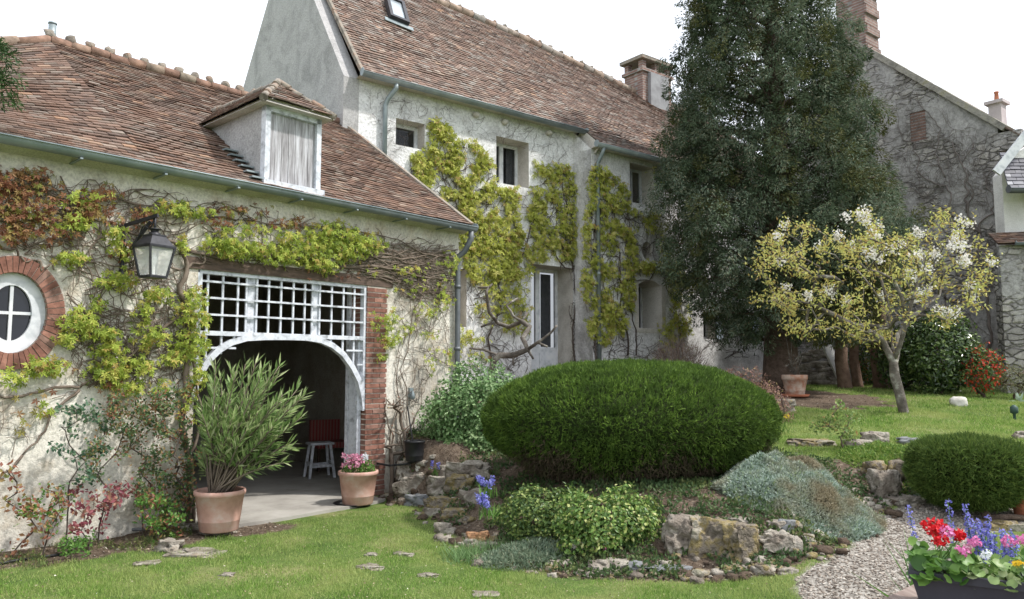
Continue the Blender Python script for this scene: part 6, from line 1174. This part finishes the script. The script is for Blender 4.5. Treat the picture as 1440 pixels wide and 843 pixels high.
# roses and other leggy plants along the wall
L_rose = leafm("rose_leaf", [(0, (.04, .09, .035)), (.45, (.09, .16, .06)), (.8, (.16, .22, .09)), (1, (.3, .18, .09))], .3, .45); L_bronze = leafm("young_rose_leaf", [(0, (.20, .07, .05)), (.5, (.32, .15, .08)), (.8, (.35, .25, .10)), (1, (.2, .26, .07))], .35, .45); L_wine = leafm("wine_red_leaf", [(0, (.17, .04, .06)), (.6, (.30, .09, .10)), (1, (.34, .2, .12))], .3, .45)
def rose(label, bx, by, o, regs, n, leaf=L_rose, ls=.045, stem=M_twigd, cat="rose bush", name="rose_bush", group="roses along the cream wall", rbase=.008, curl=.22, both=None, tips_=26, fr=G):
    u, z = fr.hit(bx, by, o); w = fr.P(u, o, 0); base = Vector((w.x, w.y, hz(w.x, w.y))); t = thing(name, base, label, cat, group); tg = []
    for _ in range(tips_):
        cx, cy, rx, ry = random.choice(regs); oo = o + random.uniform(-.22, .22); oo = max(.06, oo); u, z = fr.hit(cx + random.uniform(-rx, rx), cy + random.uniform(-ry, ry), oo); tg.append(fr.P(u, oo, max(z, base.z + .05)))
    g = grow([base - Vector((0, 0, .04)), base + Vector((0, 0, .05))], tg, .07, .0024, curl * .5, 2.3, .0, random.Random(int(bx))); mb = MB(); limbs(mb, g, 5, 0, rbase); mb.build("stem", stem, t)
    nd = np.array([tuple(p) for p in g[0]]); rd = np.array(g[3]); th_ = nd[rd < .0042]; th_ = th_ if len(th_) > 3 else nd; m = n; P = th_[rng.integers(0, len(th_), m)] + rng.normal(size=(m, 3)) * .03
    mb = MB(); kites(mb, P, norm(rng.normal(size=(m, 3)) + np.array([0, 0, -.1])), norm(rdir(m) * .7 + np.array([.3, -.5, .6])), ls * rng.uniform(.6, 1.2, m), ls * .55, 0, .15, .5); mb.build("foliage", leaf, t)
    if both: mb = MB(); tp = np.array([tuple(v) for v in tg]); P = np.repeat(tp, 14, 0) + rng.normal(size=(len(tp) * 14, 3)) * .035; kites(mb, P, norm(rng.normal(size=P.shape)), rdir(len(P)), ls * .9, ls * .45); mb.build("young_foliage", both, t)
    return t
rose("tall leggy rose with blue-green leaves against the bare cream wall", 92, 770, .22, [(105, 600, 28, 30), (90, 620, 20, 20), (125, 640, 30, 40), (112, 575, 22, 12)], 420, leafm("blue_green_rose_leaf", [(0, (.035, .09, .05)), (.6, (.08, .16, .09)), (1, (.18, .25, .12))], .3), .05, group="roses along the cream wall")
rose("rose with long upright canes just right of the blue-green one", 138, 765, .25, [(160, 600, 20, 40), (150, 660, 26, 40), (165, 570, 12, 18), (145, 640, 20, 20)], 480, L_rose, .042, both=L_bronze, tips_=22)
rose("low rose with wine-red leaves in the middle of the soil strip", 125, 775, .45, [(115, 700, 24, 14), (155, 690, 22, 14), (170, 700, 18, 12), (130, 735, 30, 15)], 330, L_wine, .055, tips_=20)
rose("spindly rose with a bronze tuft near the left edge", 18, 775, .35, [(18, 670, 10, 22), (15, 700, 16, 20), (40, 735, 12, 18)], 120, L_bronze, .055, tips_=8)
rose("short rose with orange-bronze shoots left of the wine-red rose", 60, 790, .5, [(40, 720, 14, 18), (75, 705, 16, 18), (70, 740, 18, 16)], 210, L_bronze, .05, both=L_gen, tips_=14)
rose("dense leafy rose half covering the vine trunk by the opening", 245, 745, .30, [(245, 600, 28, 40), (225, 640, 28, 40), (260, 640, 24, 50), (240, 560, 25, 20), (215, 585, 20, 30), (250, 700, 26, 24), (215, 690, 20, 26)], 2300, L_rose, .042, both=L_bronze, tips_=70, rbase=.014)
rose("yellow-green young rose in front of the dense leafy one", 222, 760, .55, [(215, 715, 22, 16), (240, 725, 18, 18), (235, 745, 24, 10)], 420, L_gen, .05, both=L_bronze, tips_=18)
rose("thin rose stem with a few leaves at mid-wall", 200, 765, .2, [(195, 600, 14, 30), (205, 650, 14, 40), (190, 570, 12, 14)], 240, L_rose, .04, both=L_bronze, tips_=14)
rose("low bright green seedling clump beside the drip hose", 100, 790, .6, [(90, 765, 18, 8), (118, 765, 16, 10), (105, 775, 20, 6)], 260, L_gen, .04, tips_=12, cat="plant", name="seedling", group=None)
rose("twiggy grey shrub climbing the brick pier by the pansy pot", 550, 672, .18, [(545, 600, 14, 30), (565, 620, 16, 30), (555, 570, 14, 14), (575, 600, 10, 30)], 40, L_bronze, .03, M_twig, "shrub", "bare_shrub", None, .03, .25, tips_=24)
# fig by the glazed door
fb = Vector((at(690, 535, 13.2).x, 13.2, 0)); fb.z = hz(fb.x, fb.y); fig = thing("fig_tree", fb, "bare grey many-armed fig in front of the white house, one arm reaching across the door", "tree"); YF = 13.2
tips_f = [at(x, y, YF + d) for x, y, d in [(783, 458, -.5), (775, 468, -.45), (762, 478, -.4), (770, 488, -.3), (750, 505, -.3), (722, 514, -.2), (672, 405, 0), (692, 400, .1), (688, 440, 0), (680, 420, .2), (712, 430, .1), (722, 445, 0), (728, 420, .2), (742, 440, .1), (745, 460, 0), (700, 455, .2), (735, 475, -.2), (660, 490, 0), (684, 410, -.1), (716, 460, .3), (676, 460, .1)]]
mb = MB(); limbs(mb, grow([fb - Vector((0, 0, .1)), at(692, 520, YF), at(694, 508, YF - .02), at(702, 500, YF - .05), at(722, 500, YF - .1), at(742, 492, YF - .25), at(756, 482, YF - .35)], tips_f, .12, .011, .10, 2.4, -.03, random.Random(9)), 7, 0, .058); mb.build("limb", M_barkg, fig)
c = gpt(1185, 635); lr = thing("leggy_rose", c, "leggy yellow-green rose at the edge of the upper lawn", "rose bush"); Yq = c.y; tg = [at(x, y, Yq + random.uniform(-.1, .1)) for x, y in [(1158, 590), (1165, 600), (1180, 572), (1186, 580), (1195, 590), (1190, 605), (1175, 600), (1198, 612), (1182, 615), (1170, 585), (1200, 585), (1150, 600)]]
g = grow([c, c + Vector((0, 0, .06))], tg, .08, .003, .2); mb = MB(); limbs(mb, g, 5, 0, .01); mb.build("stem", M_twig, lr); nd = np.array([tuple(p) for p in g[0]]); P = nd[rng.integers(3, len(nd), 420)] + rng.normal(size=(420, 3)) * .04; mb = MB(); kites(mb, P, rdir(420), rdir(420), .05, .03); mb.build("foliage", leafm("yellow_green_rose_leaf", [(0, (.12, .2, .05)), (.8, (.28, .36, .12)), (1, (.4, .25, .1))], .35), lr)
# hoses and fittings
def tubeobj(name, pts, r, mat, label, cat): mb = MB(); mb.tube(pts, r, 8); return mb.build(name, mat, label=label, category=cat)
def gl_(x, y, dz=.015): p = gpt(x, y); return p + Vector((0, 0, dz))
tubeobj("drip_hose", [gl_(-20, 800), gl_(20, 793), gl_(60, 786), gl_(96, 782)], .012, M_black, "black drip hose lying on the soil at the left edge", "hose")
tubeobj("metal_pipe", [gl_(118, 752, .05), gl_(160, 755, .06), gl_(200, 752, .05), gl_(228, 750, .05)], .016, M_zincd, "bluish pipe running along the foot of the cream wall behind the roses", "pipe")
tubeobj("drip_hose", [at(530, 652, 9.9), at(548, 655, 9.85), at(570, 653, 9.8), at(588, 648, 9.8), at(602, 640, 9.85)], .013, M_black, "black hose draped over the rocks behind the pink pot", "hose")
mb = MB(); uo_, zo_ = G.hit(578, 552, .02); mb.box(G, uo_ - .03, uo_ + .03, .0, .035, zo_ - .07, zo_ + .06); mb.lathe(G.P(uo_, .055, zo_ - .10), [(.012, 0), (.035, .02), (.03, .07), (.012, .12)], 12); mb.build("wall_socket", M_zinc, label="small grey outdoor socket on the cream wall right of the brick pier", category="wall socket")
tubeobj("wire", [G.P(*q, z) for *q, z in [(uo_ + .0, .05, zo_ - .09), (uo_ + .08, .06, zo_ - .15), (uo_ + .14, .05, zo_ - .02), (uo_ + .12, .03, zo_ + .3)]], .004, M_black, "thin looping wire hanging beside the grey wall socket", "wire")
# stool and chair inside
sc2 = Vector((at(449, 664, 11.75).x, 11.75, .012)); stl = thing("stool", sc2, "pale blue-white painted wooden stool in the shade of the opening", "stool"); SF = Fr((sc2.x, sc2.y), 60)
mb = MB(); mb.box(SF, -.18, .18, -.14, .14, .50, .53); mb.build("seat", M_bluew, stl)
for a, b in ((-1, -1), (-1, 1), (1, -1), (1, 1)): mb = MB(); mb.bar(SF.P(a * .19, b * .15, 0), SF.P(a * .13, b * .10, .50), .036, .036, SF.n3); mb.build("leg", M_bluew, stl)
mb = MB(); mb.bar(SF.P(-.165, .13, .19), SF.P(.165, .13, .19), .02, .04); mb.bar(SF.P(-.165, -.13, .19), SF.P(.165, -.13, .19), .02, .04); mb.bar(SF.P(-.165, -.13, .23), SF.P(-.165, .13, .23), .02, .04); mb.bar(SF.P(.165, -.13, .23), SF.P(.165, .13, .23), .02, .04); mb.build("stretcher", M_bluew, stl)
cc2 = Vector((at(466, 650, 12.6).x, 12.6, .012)); chr_ = thing("cushioned_chair", cc2, "chair with a red striped cushion standing behind the stool", "chair"); CF = Fr((cc2.x, cc2.y), 60)
def stripes():
    m, t, b = new_mat("red_striped_cloth"); w = t.nodes.new("ShaderNodeTexWave"); w.inputs["Scale"].default_value = 7; w.inputs["Distortion"].default_value = .5; tc = t.nodes.new("ShaderNodeTexCoord"); t.links.new(tc.outputs["Object"], w.inputs["Vector"]); t.links.new(ramp(t, w.outputs["Fac"], [(.2, (.22, .03, .03)), (.6, (.30, .08, .07)), (.9, (.2, .11, .09))]), b.inputs["Base Color"]); b.inputs["Roughness"].default_value = .9; return m
M_str = stripes(); mb = MB(); mb.box(CF, -.3, .3, -.28, -.2, .45, .80); mb.build("backrest", M_str, chr_); mb = MB(); mb.box(CF, -.3, .3, -.2, .25, .38, .47); mb.build("seat", M_str, chr_)
for a, b in ((-1, -.24), (-1, .22), (1, -.24), (1, .22)): mb = MB(); mb.box(CF, a * .27 - .02, a * .27 + .02, b - .02, b + .02, 0, .38); mb.build("leg", M_beam, chr_)
# conifer branch entering at the far left
mb = MB(); c = at(-14, 90, 6.0); SPb = np.array([tuple(c + Vector((random.gauss(-.05, .04), random.gauss(0, .15), random.uniform(-.25, .22)))) for _ in range(40)]); tufts(mb, SPb, np.tile([.7, 0, .1], (40, 1)), 60, .12, .05, .014)
ft = thing("conifer_branch_tree", (at(-120, 90, 6.0).x, 6.0, 0), "conifer of which one green tip pokes in at the upper left edge", "conifer tree"); mb.build("crown", leafm("fresh_conifer_tip", [(0, (.03, .07, .025)), (1, (.09, .15, .05))], .2), ft)
mb = MB(); bx_ = ft.location; mb.tube([bx_, bx_ + Vector((0, 0, 3)), bx_ + Vector((0, 0, 6))], [.12, .08, .02], 8); mb.tube([bx_ + Vector((0, 0, 3.6)), c], [.03, .01], 5); mb.build("trunk", M_bark, ft)

# ================================================================== ground cover, gravel, grass
def scatter(n, x0, x1, y0, y1, p=2.0):
    y = (y0 ** (1 - p) + rng.random(n) * (y1 ** (1 - p) - y0 ** (1 - p))) ** (1 / (1 - p)); x = x0 + (x1 - x0) * rng.random(n); return x, y
X, Y = scatter(90000, -1.6, 6.5, 5.8, 12, 1.5); u, o = G.uo(X, Y); d = edge_dist(X, Y); j = .12 * wob(X, Y, 3.1) + .06 * wob(Y, X, 8)
m = soil_mask(X, Y, d, u, o, j) & (d > -.0); nz = np.array([noise.noise(Vector((a * 1.6, b * 1.6, 4))) + .4 * noise.noise(Vector((a * 5, b * 5, 1))) for a, b in zip(X, Y)]); m &= nz > -.22; m &= np.hypot((X - DC.x) / 1.5, (Y - DC.y) / 1.1) > .5
P = np.stack([X[m], Y[m], height(X[m], Y[m]) + rng.random(m.sum()) * .05], 1); mb = MB(); kites(mb, P, norm(rng.normal(size=P.shape) + np.array([0, 0, .6])), rdir(len(P)), .045, .022)
mb.build("ground_cover", leafm("low_ground_cover_leaf", [(0, (.04, .075, .025)), (.5, (.09, .14, .045)), (1, (.18, .2, .07))], .3, .6, ((.06, .11, .04), 2)), kind="stuff", label="low green ground cover between the rocks of the bed", category="ground cover")
mb = MB()
mound(mb, 5500, (at(735, 765, 6.65).x, 6.75), .42, .30, .10, .0, .04, .008); tgm = thing("grey_mat_plant", (at(735, 765, 6.65).x, 6.75, hz(at(735, 765, 6.65).x, 6.75)), "low grey-green mat plant between the small stones and the variegated shrub", "mat plant"); mb.build("foliage", leafm("grey_green_mat_leaf", [(0, (.10, .15, .09)), (.6, (.2, .27, .18)), (1, (.28, .30, .2))], .2), tgm)
mb = MB(); P = mound(mb, 9000, (at(1265, 660, 8.6).x, 8.7), .62, .7, .10, .0, .035, .016); tgb = thing("creeping_plant", (at(1265, 660, 8.6).x, 8.6, hz(at(1265, 660, 8.6).x, 8.6)), "bright green creeping plant on the bank above the tall jagged rock", "mat plant"); mb.build("foliage", leafm("bright_creeping_leaf", [(0, (.08, .16, .03)), (.6, (.17, .28, .05)), (1, (.3, .35, .1))], .35), tgb)
for x, y, Y, l, n in ((665, 735, 6.95, "tuft of strappy leaves beside the lower hyacinth", 260), (700, 725, 7.0, "grassy tuft left of the dark variegated planting", 220), (655, 752, 6.8, "low grassy clump above the orange fragment", 240)):
    c = at(x, y + 8, Y); c.z = hz(c.x, c.y); t = thing("grass_tuft", c, l, "grass tuft", "grassy tufts in the rockery"); mb = MB(); P = np.array(c) + rng.normal(size=(n, 3)) * np.array([.09, .08, 0]); blades(mb, P, norm(rng.normal(size=(n, 3)) * .5 + np.array([0, 0, 1.])), rng.uniform(.08, .2, n), .007); mb.build("blades", L_vib, t)
# litter on the soil
X, Y = scatter(60000, -5, 7, 5, 16, 2); u, o = G.uo(X, Y); d = edge_dist(X, Y); j = .12 * wob(X, Y, 3.1) + .06 * wob(Y, X, 8); m = soil_mask(X, Y, d, u, o, j) & ~((o < .03) & (u < 1.7)); k = int(m.sum()); P = np.stack([X[m], Y[m], height(X[m], Y[m]) + rng.random(k) * .012], 1)
mb = MB(); kites(mb, P, norm(rng.normal(size=P.shape) * np.array([1, 1, .3])), norm(rng.normal(size=P.shape) * .5 + np.array([0, 0, 1.])), rng.uniform(.015, .045, k), rng.uniform(.006, .018, k)); mb.build("leaf_litter", islands("dry_litter", [(0, (.08, .055, .04)), (.5, (.2, .145, .10)), (.85, (.34, .27, .2)), (1, (.42, .38, .32))], .95, .2, 6, 60, 0), kind="stuff", label="dry leaf and bark litter over the soil", category="leaf litter")
# gravel
V0 = np.array(ico(0)[0] if False else ico(1)[0]); F0 = np.array(ico(1)[1]); n = 20000; X, Y = scatter(n * 2, 1.8, 7.5, 4.2, 8.6, 1.6); j = .12 * wob(X, Y, 3.1) + .06 * wob(Y, X, 8); m = path_mask(X, Y, j - .02); X, Y = X[m], Y[m]; n = len(X)
s = rng.uniform(.005, .013, n)[:, None, None] * rng.uniform(.55, 1.3, (n, 1, 3)); s[:, :, 2] *= .65; a = rng.random(n) * 6.28; R = np.zeros((n, 3, 3)); R[:, 0, 0] = np.cos(a); R[:, 0, 1] = -np.sin(a); R[:, 1, 0] = np.sin(a); R[:, 1, 1] = np.cos(a); R[:, 2, 2] = 1
V = V0[None] * s * (1 + .25 * rng.normal(size=(n, len(V0), 1)) * .6); V = np.einsum('nij,nkj->nki', R, V); V[:, :, 0] += X[:, None]; V[:, :, 1] += Y[:, None]; V[:, :, 2] += (height(X, Y) + .004)[:, None]
mb = MB(); mb.add(V.reshape(-1, 3), (F0[None] + np.arange(n)[:, None, None] * len(V0)).reshape(-1, 3), 0, False); mb.build("gravel", islands("gravel_chips", [(0, (.11, .09, .072)), (.4, (.23, .19, .155)), (.8, (.36, .31, .26)), (1, (.52, .47, .41))], .95, .2, 8, 60, 0), kind="stuff", label="beige gravel chips covering the curved path", category="gravel")
# grass
mb = MB()
for n, x0, x1, y0, y1, p, L, Wd in ((420000, -5.5, 4.2, 4.6, 10.3, 2.0, .034, .0045), (300000, 1.5, 13, 8.2, 17.5, 1.6, .045, .011)):
    X, Y = scatter(n, x0, x1, y0, y1, p); m = lawn_ok(X, Y) & (np.abs(X) < Y * .72); X, Y = X[m], Y[m]; k = len(X)
    nz = wob(X, Y, 2.3) * .25 + wob(Y, X, 6) * .15; P = np.stack([X, Y, height(X, Y) - .003], 1); nn = np.array([noise.noise(Vector((a_ * 1.3, b_ * 1.3, 3))) + .6 * noise.noise(Vector((a_ * 4.1, b_ * 4.1, 7))) for a_, b_ in zip(X, Y)]); keep = rng.random(k) < .80 + nz - .9 * np.clip(nn - .12, 0, 1); nz = nz - .5 * nn; P = P[keep]; k = len(P)
    blades(mb, P, norm(rng.normal(size=(k, 3)) * .45 + np.array([0, 0, 1.])), L * rng.uniform(.5, 1.3, k) * (1 + .5 * nz[keep]), Wd * rng.uniform(.7, 1.4, k))
mb.build("lawn_grass", leafm("grass_blade", [(0, (.09, .18, .03)), (.4, (.17, .30, .05)), (.75, (.28, .42, .09)), (.92, (.42, .48, .17)), (1, (.52, .48, .26))], .4, .6, ((.36, .42, .14), 1.7)), kind="stuff", label="short uneven green lawn grass", category="grass")

# weeds and fallen petals
X, Y = scatter(26000, -5, -1.6, 5, 10.5, 1.5); u, o = G.uo(X, Y); nz = np.array([noise.noise(Vector((a * 2.5, b * 2.5, 9))) for a, b in zip(X, Y)]); m = (u < -2.3) & (o > .02) & (o < .85) & (nz > .02); k = int(m.sum()); P = np.stack([X[m], Y[m], height(X[m], Y[m])], 1)
mb = MB(); blades(mb, P, norm(rng.normal(size=(k, 3)) * .5 + np.array([0, 0, 1.])), rng.uniform(.03, .11, k), .006); kites(mb, P[::3] + np.array([0, 0, .02]), norm(rng.normal(size=(len(P[::3]), 3)) + np.array([0, 0, .4])), rdir(len(P[::3])), .03, .018)
mb.build("weeds", leafm("weed_leaf", [(0, (.07, .11, .035)), (.6, (.16, .22, .06)), (1, (.30, .27, .12))], .35), kind="stuff", label="thin weeds in the soil strip under the roses", category="weeds")
X, Y = scatter(5200, -5, 9, 4.6, 15, 1.9); m = lawn_ok(X, Y) & (np.abs(X) < Y * .72); k = int(m.sum()); P = np.stack([X[m], Y[m], height(X[m], Y[m]) + .02], 1); mb = MB(); kites(mb, P, norm(rng.normal(size=P.shape) * np.array([1, 1, .2])), norm(rng.normal(size=P.shape) * .4 + np.array([0, 0, 1.])), rng.uniform(.008, .026, k), rng.uniform(.006, .014, k))
mb.build("fallen_leaves", islands("fallen_bits", [(0, (.16, .11, .07)), (.6, (.32, .26, .15)), (.95, (.45, .40, .28)), (1, (.7, .67, .6))], .9, .2, 6, 60, 0), kind="stuff", label="scattered dry leaf bits and petals on the lawn", category="fallen leaves")
